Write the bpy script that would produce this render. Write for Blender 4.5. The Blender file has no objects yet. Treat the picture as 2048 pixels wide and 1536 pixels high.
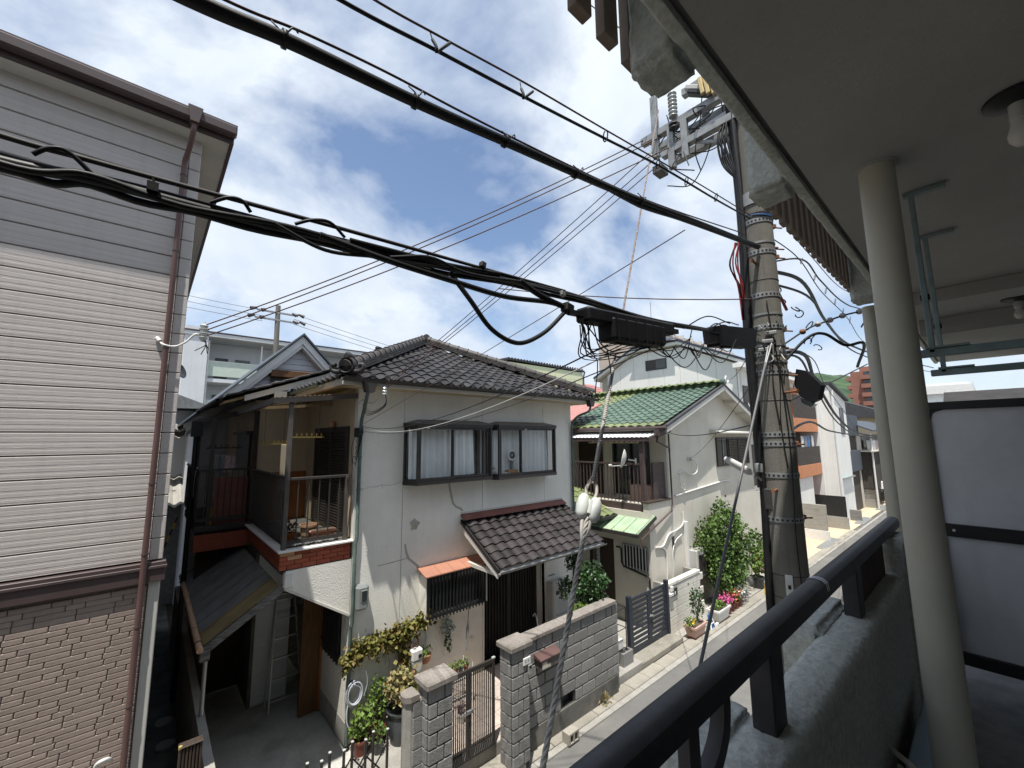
import bpy, bmesh, math, random
from mathutils import Vector, Matrix, noise as mnoise
random.seed(7)
S = bpy.context.scene
C = S.collection
PI = math.pi

# ---------------------------------------------------------------- camera
cam = bpy.data.cameras.new('camera')
cam.sensor_width = 36.0
cam.lens = 36.0 * 831.0 / 2048.0
cam.clip_start = 0.02
cam.clip_end = 6000
camo = bpy.data.objects.new('camera', cam)
C.objects.link(camo)
_p, _r, _y = 0.1307, -0.0086, 0.7185
fwd = Vector((math.sin(_y) * math.cos(_p), math.cos(_y) * math.cos(_p), math.sin(_p)))
rgt = Vector((math.cos(_y), -math.sin(_y), 0))
upv = rgt.cross(fwd)
r1 = rgt * math.cos(_r) + upv * math.sin(_r)
u1 = -rgt * math.sin(_r) + upv * math.cos(_r)
camo.matrix_world = Matrix(((r1.x, u1.x, -fwd.x, 0), (r1.y, u1.y, -fwd.y, 0), (r1.z, u1.z, -fwd.z, 5.2), (0, 0, 0, 1)))
S.camera = camo

# ---------------------------------------------------------------- light
SUN = Vector((-1.3, -1.0, 5.0)).normalized()          # towards the sun
sun = bpy.data.lights.new('sun', 'SUN')
sun.energy = 4.3
sun.angle = math.radians(0.53)
sun.color = (1.0, 0.965, 0.9)
suno = bpy.data.objects.new('sun', sun)
C.objects.link(suno)
suno.rotation_euler = SUN.to_track_quat('Z', 'Y').to_euler()

W = bpy.data.worlds.new('World')
S.world = W
W.use_nodes = True
nt = W.node_tree
N, L = nt.nodes, nt.links
N.clear()
out = N.new('ShaderNodeOutputWorld')
bg = N.new('ShaderNodeBackground')
bg.inputs['Strength'].default_value = 0.12
L.new(bg.outputs[0], out.inputs[0])
sky = N.new('ShaderNodeTexSky')
sky.sky_type = 'NISHITA'
sky.sun_disc = False
sky.sun_elevation = math.asin(SUN.z)
sky.sun_rotation = math.atan2(SUN.x, SUN.y)
sky.air_density = 1.0
sky.dust_density = 0.6
sky.ozone_density = 2.5
tc = N.new('ShaderNodeTexCoord')
sep = N.new('ShaderNodeSeparateXYZ')
L.new(tc.outputs['Generated'], sep.inputs[0])
def wm(op, a, b):
    m = N.new('ShaderNodeMath'); m.operation = op
    for i, v in enumerate((a, b)):
        if isinstance(v, (int, float)): m.inputs[i].default_value = v
        else: L.new(v, m.inputs[i])
    return m.outputs[0]
zz = wm('ADD', wm('MAXIMUM', sep.outputs['Z'], 0.0), 0.5)
cb = N.new('ShaderNodeCombineXYZ')
L.new(wm('DIVIDE', sep.outputs['X'], zz), cb.inputs[0])
L.new(wm('DIVIDE', sep.outputs['Y'], zz), cb.inputs[1])
def wnoise(scale, off, detail, rough, dist):
    mp = N.new('ShaderNodeMapping')
    mp.inputs['Location'].default_value = off
    L.new(cb.outputs[0], mp.inputs[0])
    n = N.new('ShaderNodeTexNoise')
    n.inputs['Scale'].default_value = scale
    n.inputs['Detail'].default_value = detail
    n.inputs['Roughness'].default_value = rough
    n.inputs['Distortion'].default_value = dist
    L.new(mp.outputs[0], n.inputs['Vector'])
    return n.outputs['Fac']
n1 = wnoise(1.7, (23.08, 6.62, 0), 9, 0.56, 0.45)
rp = N.new('ShaderNodeValToRGB')
rp.color_ramp.elements[0].position = 0.385
rp.color_ramp.elements[0].color = (0.05, 0.05, 0.05, 1)
rp.color_ramp.elements[1].position = 0.55
rp.color_ramp.elements[1].color = (1, 1, 1, 1)
L.new(n1, rp.inputs[0])
# clouds close up towards the horizon
hz = N.new('ShaderNodeMapRange')
hz.inputs['From Min'].default_value = 0.02
hz.inputs['From Max'].default_value = 0.36
hz.inputs['To Min'].default_value = 0.85
hz.inputs['To Max'].default_value = 0.0
L.new(sep.outputs['Z'], hz.inputs[0])
cov = wm('MAXIMUM', rp.outputs[0], hz.outputs[0])
n2 = wnoise(2.6, (3.1, 7.7, 0), 8, 0.6, 0.3)
rp2 = N.new('ShaderNodeValToRGB')
rp2.color_ramp.elements[0].position = 0.3
rp2.color_ramp.elements[0].color = (3.7, 4.35, 5.3, 1)
rp2.color_ramp.elements[1].position = 0.68
rp2.color_ramp.elements[1].color = (5.6, 6.0, 6.5, 1)
L.new(n2, rp2.inputs[0])
mx = N.new('ShaderNodeMix'); mx.data_type = 'RGBA'
L.new(cov, mx.inputs['Factor'])
L.new(sky.outputs[0], mx.inputs['A'])
L.new(rp2.outputs[0], mx.inputs['B'])
L.new(mx.outputs['Result'], bg.inputs['Color'])

S.view_settings.view_transform = 'Standard'
S.view_settings.look = 'None'
S.view_settings.exposure = 0.52
S.view_settings.gamma = 1
S.view_settings.use_curve_mapping = False
try:
    S.cycles.max_bounces = 6
    S.cycles.diffuse_bounces = 4
    S.cycles.glossy_bounces = 3
    S.cycles.transmission_bounces = 4
    S.cycles.transparent_max_bounces = 8
    S.cycles.caustics_reflective = False
    S.cycles.caustics_refractive = False
    S.cycles.use_denoising = True
except Exception:
    pass

# ---------------------------------------------------------------- materials
MATS = {}
def mat(name, col, rough=0.8, var=0.12, scale=3.0, bump=0.15, bscale=60.0, dirt=None, dirt_amt=0.5, dirt_scale=1.2,
        streak=None, streak_amt=0.4, metal=0.0, spec=0.35, rand=0.0, bdist=0.01, fine=0.0, trans=0.0, alpha=1.0, voro=False, stretch=None, huevar=0.0, grime=None):
    m = bpy.data.materials.new(name)
    m.use_nodes = True
    t = m.node_tree
    n, l = t.nodes, t.links
    b = n['Principled BSDF']
    b.inputs['Roughness'].default_value = rough
    b.inputs['Metallic'].default_value = metal
    b.inputs['Specular IOR Level'].default_value = spec
    tco = n.new('ShaderNodeTexCoord')
    vec = tco.outputs['Object']
    if stretch:
        mp = n.new('ShaderNodeMapping'); mp.inputs['Scale'].default_value = stretch
        l.new(vec, mp.inputs[0]); vec2 = mp.outputs[0]
    else:
        vec2 = vec
    def noi(sc, det=5, r=0.6, v=None):
        q = n.new('ShaderNodeTexNoise')
        q.inputs['Scale'].default_value = sc; q.inputs['Detail'].default_value = det; q.inputs['Roughness'].default_value = r
        l.new(v or vec, q.inputs['Vector']); return q.outputs['Fac']
    def ramp(f, a, ca, z, cz):
        q = n.new('ShaderNodeValToRGB')
        q.color_ramp.elements[0].position = a; q.color_ramp.elements[0].color = (*ca, 1)
        q.color_ramp.elements[1].position = z; q.color_ramp.elements[1].color = (*cz, 1)
        l.new(f, q.inputs[0]); return q.outputs[0]
    def mix(f, a, c, typ='MIX'):
        q = n.new('ShaderNodeMix'); q.data_type = 'RGBA'; q.blend_type = typ
        if isinstance(f, (int, float)): q.inputs['Factor'].default_value = f
        else: l.new(f, q.inputs['Factor'])
        for k, v in (('A', a), ('B', c)):
            if isinstance(v, tuple): q.inputs[k].default_value = (*v, 1)
            else: l.new(v, q.inputs[k])
        return q.outputs['Result']
    lo = tuple(max(0, c * (1 - var)) for c in col)
    hi = tuple(min(1, c * (1 + var)) for c in col)
    c = ramp(noi(scale, v=vec2), 0.35, lo, 0.65, hi)
    if fine:
        c = mix(ramp(noi(bscale * 0.7, 3), 0.42, (0, 0, 0), 0.6, (1, 1, 1)), c, tuple(x * (1 - fine) for x in col))
    if dirt:
        f = ramp(noi(dirt_scale, 7, 0.65), 0.48, (0, 0, 0), 0.68, (dirt_amt,) * 3)
        c = mix(f, c, dirt)
    if streak:
        mp = n.new('ShaderNodeMapping'); mp.inputs['Scale'].default_value = (9, 9, 0.55)
        l.new(vec, mp.inputs[0])
        f = ramp(noi(1.0, 5, 0.6, mp.outputs[0]), 0.52, (0, 0, 0), 0.74, (streak_amt,) * 3)
        c = mix(f, c, streak)
    if grime:
        za, zb, gc, ga = grime
        sp = n.new('ShaderNodeSeparateXYZ'); l.new(vec, sp.inputs[0])
        nz = noi(2.2, 6, 0.7)
        ad = n.new('ShaderNodeMath'); ad.operation = 'MULTIPLY_ADD'; ad.inputs[1].default_value = -1.1 * (zb - za); l.new(nz, ad.inputs[0]); l.new(sp.outputs['Z'], ad.inputs[2])
        g = n.new('ShaderNodeMapRange'); g.inputs['From Min'].default_value = za - .5 * (zb - za); g.inputs['From Max'].default_value = zb - .5 * (zb - za)
        g.inputs['To Min'].default_value = ga; g.inputs['To Max'].default_value = 0
        l.new(ad.outputs[0], g.inputs[0])
        c = mix(g.outputs[0], c, gc)
    if rand or huevar:
        oi = n.new('ShaderNodeObjectInfo')
        h = n.new('ShaderNodeHueSaturation')
        mr = n.new('ShaderNodeMapRange')
        mr.inputs['To Min'].default_value = 1 - rand; mr.inputs['To Max'].default_value = 1 + rand
        l.new(oi.outputs['Random'], mr.inputs[0]); l.new(mr.outputs[0], h.inputs['Value'])
        if huevar:
            m2 = n.new('ShaderNodeMapRange'); m2.inputs['To Min'].default_value = 0.5 - huevar; m2.inputs['To Max'].default_value = 0.5 + huevar
            mm = n.new('ShaderNodeMath'); mm.operation = 'FRACT'
            m3 = n.new('ShaderNodeMath'); m3.operation = 'MULTIPLY'; m3.inputs[1].default_value = 7.31
            l.new(oi.outputs['Random'], m3.inputs[0]); l.new(m3.outputs[0], mm.inputs[0]); l.new(mm.outputs[0], m2.inputs[0]); l.new(m2.outputs[0], h.inputs['Hue'])
        l.new(c, h.inputs['Color']); c = h.outputs[0]
    l.new(c, b.inputs['Base Color'])
    if bump:
        if voro:
            q = n.new('ShaderNodeTexVoronoi'); q.inputs['Scale'].default_value = bscale; l.new(vec, q.inputs['Vector']); hgt = q.outputs['Distance']
        else:
            hgt = noi(bscale, 6, 0.6, vec2)
        bp = n.new('ShaderNodeBump'); bp.inputs['Strength'].default_value = bump; bp.inputs['Distance'].default_value = bdist
        l.new(hgt, bp.inputs['Height']); l.new(bp.outputs[0], b.inputs['Normal'])
    if trans:
        b.inputs['Transmission Weight'].default_value = trans
    if alpha < 1:
        b.inputs['Alpha'].default_value = alpha
    MATS[name] = m
    return m

M = {}
def dm(key, *a, **k):
    M[key] = mat(key, *a, **k)
dm('siding', (0.55, 0.50, 0.465), var=0.05, scale=2, bump=0.5, bscale=20, stretch=(0.6, 1, 14), bdist=0.004, streak=(0.40, 0.37, 0.35), streak_amt=0.3)
dm('brick_beige', (0.315, 0.25, 0.215), var=0.10, scale=9, bump=0.5, bscale=55, rand=0.08, bdist=0.006)
dm('mortar_brown', (0.22, 0.175, 0.15), var=0.1, scale=5)
dm('brown_metal', (0.075, 0.052, 0.05), rough=0.5, var=0.12, scale=4, bump=0.03, spec=0.4)
dm('pipe_brown', (0.13, 0.075, 0.068), rough=0.42, var=0.12, scale=3, bump=0.03)
dm('soffit', (0.55, 0.54, 0.5), var=0.06, scale=2, bump=0.1)
dm('white_pvc', (0.7, 0.69, 0.66), rough=0.4, var=0.04, bump=0.02)
dm('grey_pvc', (0.12, 0.12, 0.125), rough=0.45, var=0.06, bump=0.02)
dm('green_pipe', (0.10, 0.14, 0.125), rough=0.5, var=0.25, scale=5, bump=0.05)
dm('stucco', (0.82, 0.795, 0.725), rough=0.95, var=0.04, scale=1.5, bump=0.7, bscale=38, bdist=0.012, dirt=(0.55, 0.52, 0.45), dirt_amt=0.3, dirt_scale=0.6, streak=(0.60, 0.57, 0.50), streak_amt=0.22, grime=(0.1, 1.5, (0.40, 0.36, 0.27), 0.55))
dm('stucco_tan', (0.55, 0.45, 0.31), rough=0.95, var=0.06, scale=1.5, bump=0.6, bscale=45, bdist=0.01, streak=(0.30, 0.24, 0.16), streak_amt=0.35)
dm('joint', (0.40, 0.37, 0.31), var=0.2, scale=6)
dm('plinth', (0.30, 0.29, 0.265), var=0.15, scale=4, bump=0.3)
dm('roof_tile', (0.036, 0.033, 0.0325), rough=0.5, var=0.22, scale=14, bump=0.12, rand=0.45, spec=0.35, fine=0.12)
dm('ridge_tile', (0.058, 0.051, 0.049), rough=0.5, var=0.2, scale=9, bump=0.15, rand=0.2, dirt=(0.17, 0.15, 0.13), dirt_amt=0.5, dirt_scale=6)
dm('canopy_tile', (0.037, 0.031, 0.031), rough=0.55, var=0.16, scale=12, bump=0.12, rand=0.42, spec=0.28, huevar=0.012, fine=0.1)
dm('roof_under', (0.035, 0.032, 0.03), var=0.2)
dm('white_wood', (0.62, 0.60, 0.55), rough=0.7, var=0.07, scale=4, bump=0.1, dirt=(0.40, 0.36, 0.30), dirt_amt=0.4, dirt_scale=4)
dm('wood_soffit', (0.34, 0.24, 0.13), rough=0.8, var=0.2, scale=3, stretch=(1, 8, 8), bump=0.1)
dm('bronze', (0.042, 0.036, 0.032), rough=0.5, var=0.15, scale=5, bump=0.03, spec=0.45)
dm('bronze_light', (0.095, 0.085, 0.078), rough=0.4, var=0.15, scale=5, bump=0.03, spec=0.45)
dm('black_metal', (0.018, 0.018, 0.019), rough=0.45, var=0.2, scale=6, bump=0.03, spec=0.4)
dm('navy_metal', (0.028, 0.034, 0.046), rough=0.45, var=0.15, scale=5, bump=0.03)
dm('alu', (0.42, 0.42, 0.41), rough=0.4, var=0.08, metal=0.6, bump=0.03)
dm('galv', (0.30, 0.305, 0.30), rough=0.5, var=0.2, scale=9, metal=0.4, bump=0.05)
dm('rust', (0.26, 0.115, 0.06), rough=0.9, var=0.35, scale=14, bump=0.2)
dm('rust_wire', (0.26, 0.20, 0.175), rough=0.75, var=0.3, scale=30, bump=0.1, dirt=(0.33, 0.32, 0.30), dirt_amt=0.8, dirt_scale=6)
dm('strand', (0.42, 0.40, 0.37), rough=0.6, var=0.25, scale=20, bump=0.1, dirt=(0.30, 0.19, 0.15), dirt_amt=0.8, dirt_scale=5)
dm('curtain', (0.82, 0.85, 0.84), rough=0.95, var=0.05, scale=3, bump=0.1)
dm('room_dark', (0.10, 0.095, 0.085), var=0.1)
dm('glass', (0.9, 0.95, 0.95), rough=0.02, var=0.0, bump=0, trans=1.0, alpha=0.13, spec=0.6)
dm('dark_glass', (0.035, 0.042, 0.045), rough=0.06, var=0.3, scale=0.8, bump=0, spec=0.7)
dm('screen', (0.62, 0.63, 0.62), rough=0.8, var=0.05, bump=0.05, alpha=0.3)
dm('copper', (0.42, 0.20, 0.135), rough=0.5, var=0.1, scale=3, bump=0.05, dirt=(0.33, 0.17, 0.12), dirt_amt=0.5, dirt_scale=5)
dm('red_flash', (0.20, 0.075, 0.06), rough=0.5, var=0.15, scale=4, bump=0.04)
dm('brick_red', (0.34, 0.085, 0.045), rough=0.6, var=0.15, scale=14, bump=0.25, rand=0.16, huevar=0.006)
dm('brick_pale', (0.52, 0.29, 0.16), rough=0.6, var=0.15, scale=14, bump=0.25)
dm('brick_joint', (0.045, 0.03, 0.028), var=0.2)
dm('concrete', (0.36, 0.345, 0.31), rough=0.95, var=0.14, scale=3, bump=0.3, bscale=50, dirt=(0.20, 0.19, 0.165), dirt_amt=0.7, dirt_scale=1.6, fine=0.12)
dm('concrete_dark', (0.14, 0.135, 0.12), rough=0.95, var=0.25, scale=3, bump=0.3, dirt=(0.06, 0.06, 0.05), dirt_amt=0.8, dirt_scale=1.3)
dm('slab', (0.34, 0.315, 0.265), rough=0.95, var=0.16, scale=5, bump=0.35, bscale=45, dirt=(0.19, 0.175, 0.145), dirt_amt=0.7, dirt_scale=2.3, rand=0.12, fine=0.15)
dm('asphalt', (0.17, 0.165, 0.155), rough=0.95, var=0.15, scale=2.2, bump=0.4, bscale=160, dirt=(0.24, 0.23, 0.21), dirt_amt=0.6, dirt_scale=0.7, fine=0.2)
dm('soil', (0.10, 0.085, 0.065), rough=1, var=0.3, scale=6, bump=0.5)
dm('block', (0.27, 0.262, 0.25), rough=0.95, var=0.2, scale=60, bump=0.9, bscale=52, bdist=0.012, rand=0.12, dirt=(0.20, 0.195, 0.18), dirt_amt=0.55, dirt_scale=1.5, fine=0.2)
dm('block_joint', (0.055, 0.053, 0.05), rough=1, var=0.25, scale=9)
dm('coping', (0.31, 0.275, 0.245), rough=0.95, var=0.25, scale=35, bump=0.5, bscale=120, dirt=(0.16, 0.145, 0.125), dirt_amt=0.8, dirt_scale=3, rand=0.1, fine=0.2)
dm('porch_tile', (0.50, 0.42, 0.36), rough=0.7, var=0.1, scale=6, bump=0.1, rand=0.06)
dm('lean_sheet', (0.19, 0.19, 0.185), rough=0.62, var=0.18, scale=3, bump=0.08, dirt=(0.27, 0.26, 0.24), dirt_amt=0.6, dirt_scale=1.8, rand=0.1)
dm('lean_sheet_tan', (0.25, 0.19, 0.09), rough=0.6, var=0.2, scale=3, bump=0.08)
dm('grey_wood', (0.15, 0.145, 0.135), rough=0.9, var=0.5, scale=5, stretch=(1.2, 1, 12), bump=0.4)
dm('brown_wood', (0.13, 0.062, 0.024), rough=0.6, var=0.25, scale=3, stretch=(8, 8, 1), bump=0.08)
dm('dado', (0.26, 0.10, 0.03), rough=0.5, var=0.2, scale=3, stretch=(6, 6, 1), bump=0.05)
dm('dark_wood', (0.05, 0.035, 0.026), rough=0.7, var=0.3, scale=4, stretch=(10, 10, 1), bump=0.1)
dm('louver', (0.085, 0.07, 0.06), rough=0.5, var=0.15, scale=4, bump=0.04)
dm('terracotta', (0.42, 0.19, 0.12), rough=0.8, var=0.12, scale=8, bump=0.1)
dm('terracotta_pale', (0.55, 0.35, 0.22), rough=0.8, var=0.12, scale=8, bump=0.1)
dm('pot_red', (0.17, 0.05, 0.035), rough=0.6, var=0.15, scale=8, bump=0.05)
dm('pot_dark', (0.045, 0.05, 0.055), rough=0.3, var=0.3, scale=6, bump=0.05, spec=0.6)
dm('pot_pink', (0.55, 0.36, 0.29), rough=0.7, var=0.08, scale=8, bump=0.08)
dm('leaf', (0.075, 0.135, 0.022), rough=0.5, var=0.45, scale=7, bump=0, spec=0.5)
dm('leaf_dark', (0.03, 0.075, 0.018), rough=0.42, var=0.45, scale=6, bump=0, spec=0.6)
dm('leaf_vine', (0.16, 0.155, 0.035), rough=0.55, var=0.4, scale=7, bump=0, dirt=(0.20, 0.085, 0.03), dirt_amt=0.8, dirt_scale=5)
dm('leaf_light', (0.12, 0.19, 0.035), rough=0.55, var=0.35, scale=9, bump=0)
dm('leaf_varieg', (0.26, 0.24, 0.10), rough=0.55, var=0.5, scale=18, bump=0, dirt=(0.28, 0.10, 0.05), dirt_amt=0.8, dirt_scale=9)
dm('leaf_silver', (0.42, 0.45, 0.40), rough=0.7, var=0.2, scale=9, bump=0)
dm('stem', (0.10, 0.075, 0.045), rough=0.9, var=0.25, scale=12, bump=0.2)
dm('flower_purple', (0.10, 0.03, 0.06), rough=0.7, var=0.2, scale=15, bump=0)
dm('flower_pink', (0.62, 0.10, 0.30), rough=0.7, var=0.2, scale=15, bump=0)
dm('flower_orange', (0.62, 0.20, 0.10), rough=0.7, var=0.3, scale=15, bump=0)
dm('flower_white', (0.8, 0.78, 0.75), rough=0.7, var=0.05, bump=0)
dm('flower_yellow', (0.8, 0.55, 0.03), rough=0.7, var=0.1, bump=0)
dm('meter_grey', (0.23, 0.25, 0.24), rough=0.45, var=0.07, bump=0.03)
dm('heater_grey', (0.50, 0.49, 0.46), rough=0.45, var=0.05, bump=0.03)
dm('white_paint', (0.74, 0.73, 0.70), rough=0.5, var=0.06, scale=5, bump=0.05)
dm('blue_plastic', (0.05, 0.16, 0.42), rough=0.4, var=0.1, bump=0.03)
dm('hose', (0.50, 0.52, 0.56), rough=0.4, var=0.1, bump=0)
dm('yellow_plastic', (0.83, 0.50, 0.02), rough=0.4, var=0.06, scale=2, bump=0.02, dirt=(0.6, 0.35, 0.03), dirt_amt=0.4, dirt_scale=3)
dm('cable_black', (0.012, 0.012, 0.013), rough=0.5, var=0.3, scale=20, bump=0.05, spec=0.35)
dm('cable_grey', (0.05, 0.046, 0.045), rough=0.6, var=0.2, scale=20, bump=0.05)
dm('cable_brown', (0.11, 0.065, 0.06), rough=0.6, var=0.2, scale=20, bump=0)
dm('cable_white', (0.55, 0.55, 0.52), rough=0.5, var=0.1, bump=0)
dm('cable_red', (0.28, 0.03, 0.03), rough=0.5, var=0.2, bump=0)
dm('cable_blue', (0.04, 0.10, 0.25), rough=0.5, var=0.2, bump=0)
dm('closure', (0.010, 0.010, 0.012), rough=0.6, var=0.3, scale=8, bump=0.08, spec=0.25)
dm('pole_concrete', (0.185, 0.175, 0.152), rough=0.92, var=0.1, scale=3, bump=0.35, bscale=90, streak=(0.105, 0.098, 0.085), streak_amt=0.7, dirt=(0.24, 0.225, 0.20), dirt_amt=0.5, dirt_scale=4, fine=0.1)
dm('porcelain', (0.50, 0.52, 0.49), rough=0.18, var=0.12, scale=6, bump=0.02, spec=0.6)
dm('porcelain_dark', (0.05, 0.045, 0.05), rough=0.6, var=0.2, bump=0.02, spec=0.6)
dm('cream_plastic', (0.66, 0.50, 0.24), rough=0.5, var=0.1, bump=0.02)
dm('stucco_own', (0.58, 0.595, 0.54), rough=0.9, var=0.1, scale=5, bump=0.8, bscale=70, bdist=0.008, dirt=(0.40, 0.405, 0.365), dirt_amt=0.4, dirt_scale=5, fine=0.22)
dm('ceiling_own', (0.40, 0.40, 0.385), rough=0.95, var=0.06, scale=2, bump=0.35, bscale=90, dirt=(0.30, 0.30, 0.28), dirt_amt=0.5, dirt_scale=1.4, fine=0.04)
dm('pipe_cream', (0.54, 0.515, 0.43), rough=0.55, var=0.06, scale=3, bump=0.05, dirt=(0.44, 0.405, 0.30), dirt_amt=0.5, dirt_scale=3)
dm('rail_dark', (0.040, 0.036, 0.037), rough=0.5, var=0.25, scale=6, bump=0.08, spec=0.45, dirt=(0.075, 0.072, 0.075), dirt_amt=0.6, dirt_scale=7)
dm('slat_brown', (0.26, 0.20, 0.155), rough=0.75, var=0.18, scale=5, bump=0.08, rand=0.12)
dm('slat_dark', (0.075, 0.052, 0.042), rough=0.8, var=0.25, scale=5, bump=0.1, rand=0.12, streak=(0.12, 0.09, 0.07), streak_amt=0.5)
dm('panel_grey', (0.66, 0.675, 0.695), rough=0.7, var=0.05, scale=3, bump=0.05, dirt=(0.52, 0.52, 0.52), dirt_amt=0.5, dirt_scale=2.5, streak=(0.54, 0.54, 0.53), streak_amt=0.4)
dm('teal_metal', (0.22, 0.285, 0.285), rough=0.6, var=0.15, scale=9, bump=0.05)
dm('blue_box', (0.30, 0.40, 0.46), rough=0.6, var=0.08, scale=6, bump=0.05)
dm('own_floor', (0.2, 0.2, 0.196), rough=0.9, var=0.2, scale=6, bump=0.2)
dm('rope', (0.62, 0.58, 0.50), rough=0.95, var=0.1, scale=30, bump=0.4, bscale=200)
dm('green_tile', (0.095, 0.145, 0.105), rough=0.38, var=0.15, scale=8, bump=0.08, rand=0.16, spec=0.5, fine=0.08)
dm('sunlit_tile', (0.20, 0.235, 0.105), rough=0.4, var=0.22, scale=8, bump=0.1, rand=0.16, spec=0.45, fine=0.15)  # sunlit copy of the green tile, the light put into its colour
dm('wall_cream', (0.66, 0.62, 0.535), rough=0.95, var=0.05, scale=1.5, bump=0.45, bscale=50, dirt=(0.52, 0.47, 0.38), dirt_amt=0.4, dirt_scale=0.9, streak=(0.48, 0.43, 0.35), streak_amt=0.3, grime=(0.0, 1.4, (0.38, 0.34, 0.26), 0.5))
dm('wall_white', (0.80, 0.785, 0.74), rough=0.9, var=0.04, scale=1, bump=0.2, streak=(0.58, 0.56, 0.50), streak_amt=0.25)
dm('block_white', (0.66, 0.63, 0.56), rough=0.9, var=0.06, scale=6, bump=0.2, rand=0.04)
dm('green_sheet', (0.36, 0.48, 0.33), rough=0.45, var=0.12, scale=5, bump=0.05, dirt=(0.5, 0.42, 0.2), dirt_amt=0.3, dirt_scale=4)
dm('yellow_wall', (0.74, 0.75, 0.50), rough=0.9, var=0.05, scale=1, bump=0.1)
dm('navy_roof', (0.035, 0.045, 0.075), rough=0.55, var=0.15, bump=0.05)
dm('dark_roof', (0.055, 0.055, 0.058), rough=0.6, var=0.2, scale=3, bump=0.1)
dm('pink_roof', (0.40, 0.19, 0.17), rough=0.7, var=0.15, scale=6, bump=0.1)
dm('apt_white', (0.66, 0.68, 0.69), rough=0.9, var=0.05, scale=0.5, bump=0.05, streak=(0.5, 0.52, 0.52), streak_amt=0.4)
dm('apt_panel', (0.52, 0.60, 0.52), rough=0.6, var=0.05, bump=0.02)
dm('apt_beige', (0.47, 0.40, 0.34), rough=0.9, var=0.06, scale=0.4, bump=0.05)
dm('apt_beige_light', (0.60, 0.56, 0.52), rough=0.9, var=0.05, bump=0.02)
dm('tower_red', (0.30, 0.14, 0.105), rough=0.9, var=0.1, scale=0.2, bump=0.05)
dm('gable_white', (0.62, 0.63, 0.66), rough=0.8, var=0.06, scale=2, bump=0.1, stretch=(0.6, 1, 10))
dm('orange_wall', (0.56, 0.24, 0.12), rough=0.9, var=0.08, scale=1, bump=0.1)
dm('slate_blue', (0.075, 0.088, 0.105), rough=0.6, var=0.1, scale=2, bump=0.05)
dm('brown_wall', (0.068, 0.058, 0.05), rough=0.8, var=0.2, scale=6, bump=0.1)
dm('forecourt', (0.58, 0.47, 0.33), rough=0.9, var=0.1, scale=0.8, bump=0.1, dirt=(0.42, 0.34, 0.25), dirt_amt=0.5, dirt_scale=0.6)
dm('glass_green', (0.25, 0.40, 0.38), rough=0.1, var=0.05, bump=0, alpha=0.75, spec=0.6)
dm('carport', (0.50, 0.49, 0.45), rough=0.95, var=0.12, scale=2, bump=0.3, bscale=50, dirt=(0.20, 0.19, 0.165), dirt_amt=0.6, dirt_scale=1.2, fine=0.1)
dm('forest', (0.030, 0.060, 0.032), rough=1, var=0.5, scale=0.012, bump=0, dirt=(0.085, 0.13, 0.05), dirt_amt=0.7, dirt_scale=0.006)
dm('blue_tile', (0.05, 0.16, 0.42), rough=0.3, var=0.2, scale=4, bump=0.05, rand=0.15, spec=0.6)
dm('cloth_white', (0.65, 0.63, 0.60), rough=0.95, var=0.05, bump=0.1)
dm('cloth_pink', (0.55, 0.40, 0.42), rough=0.95, var=0.25, scale=14, bump=0.1)
dm('cloth_grey', (0.25, 0.26, 0.27), rough=0.95, var=0.1, bump=0.1)
dm('gold_rack', (0.42, 0.31, 0.10), rough=0.6, var=0.15, bump=0.05)
dm('board_cream', (0.60, 0.52, 0.38), rough=0.9, var=0.08, scale=5, stretch=(6, 6, 1), bump=0.1)
dm('foil', (0.45, 0.45, 0.44), rough=0.25, var=0.3, scale=12, metal=0.8, bump=0.5, bscale=30)
dm('tan_box', (0.36, 0.21, 0.09), rough=0.8, var=0.1, bump=0.05)
dm('red_plastic', (0.5, 0.03, 0.03), rough=0.4, var=0.1, bump=0)
dm('clear_sheet', (0.36, 0.27, 0.16), rough=0.5, var=0.1, bump=0.05, alpha=0.55)
dm('stain', (0.44, 0.39, 0.30), rough=0.95, var=0.15, scale=12, bump=0.3)
dm('patch', (0.40, 0.385, 0.35), rough=0.95, var=0.12, scale=12, bump=0.3)

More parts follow.
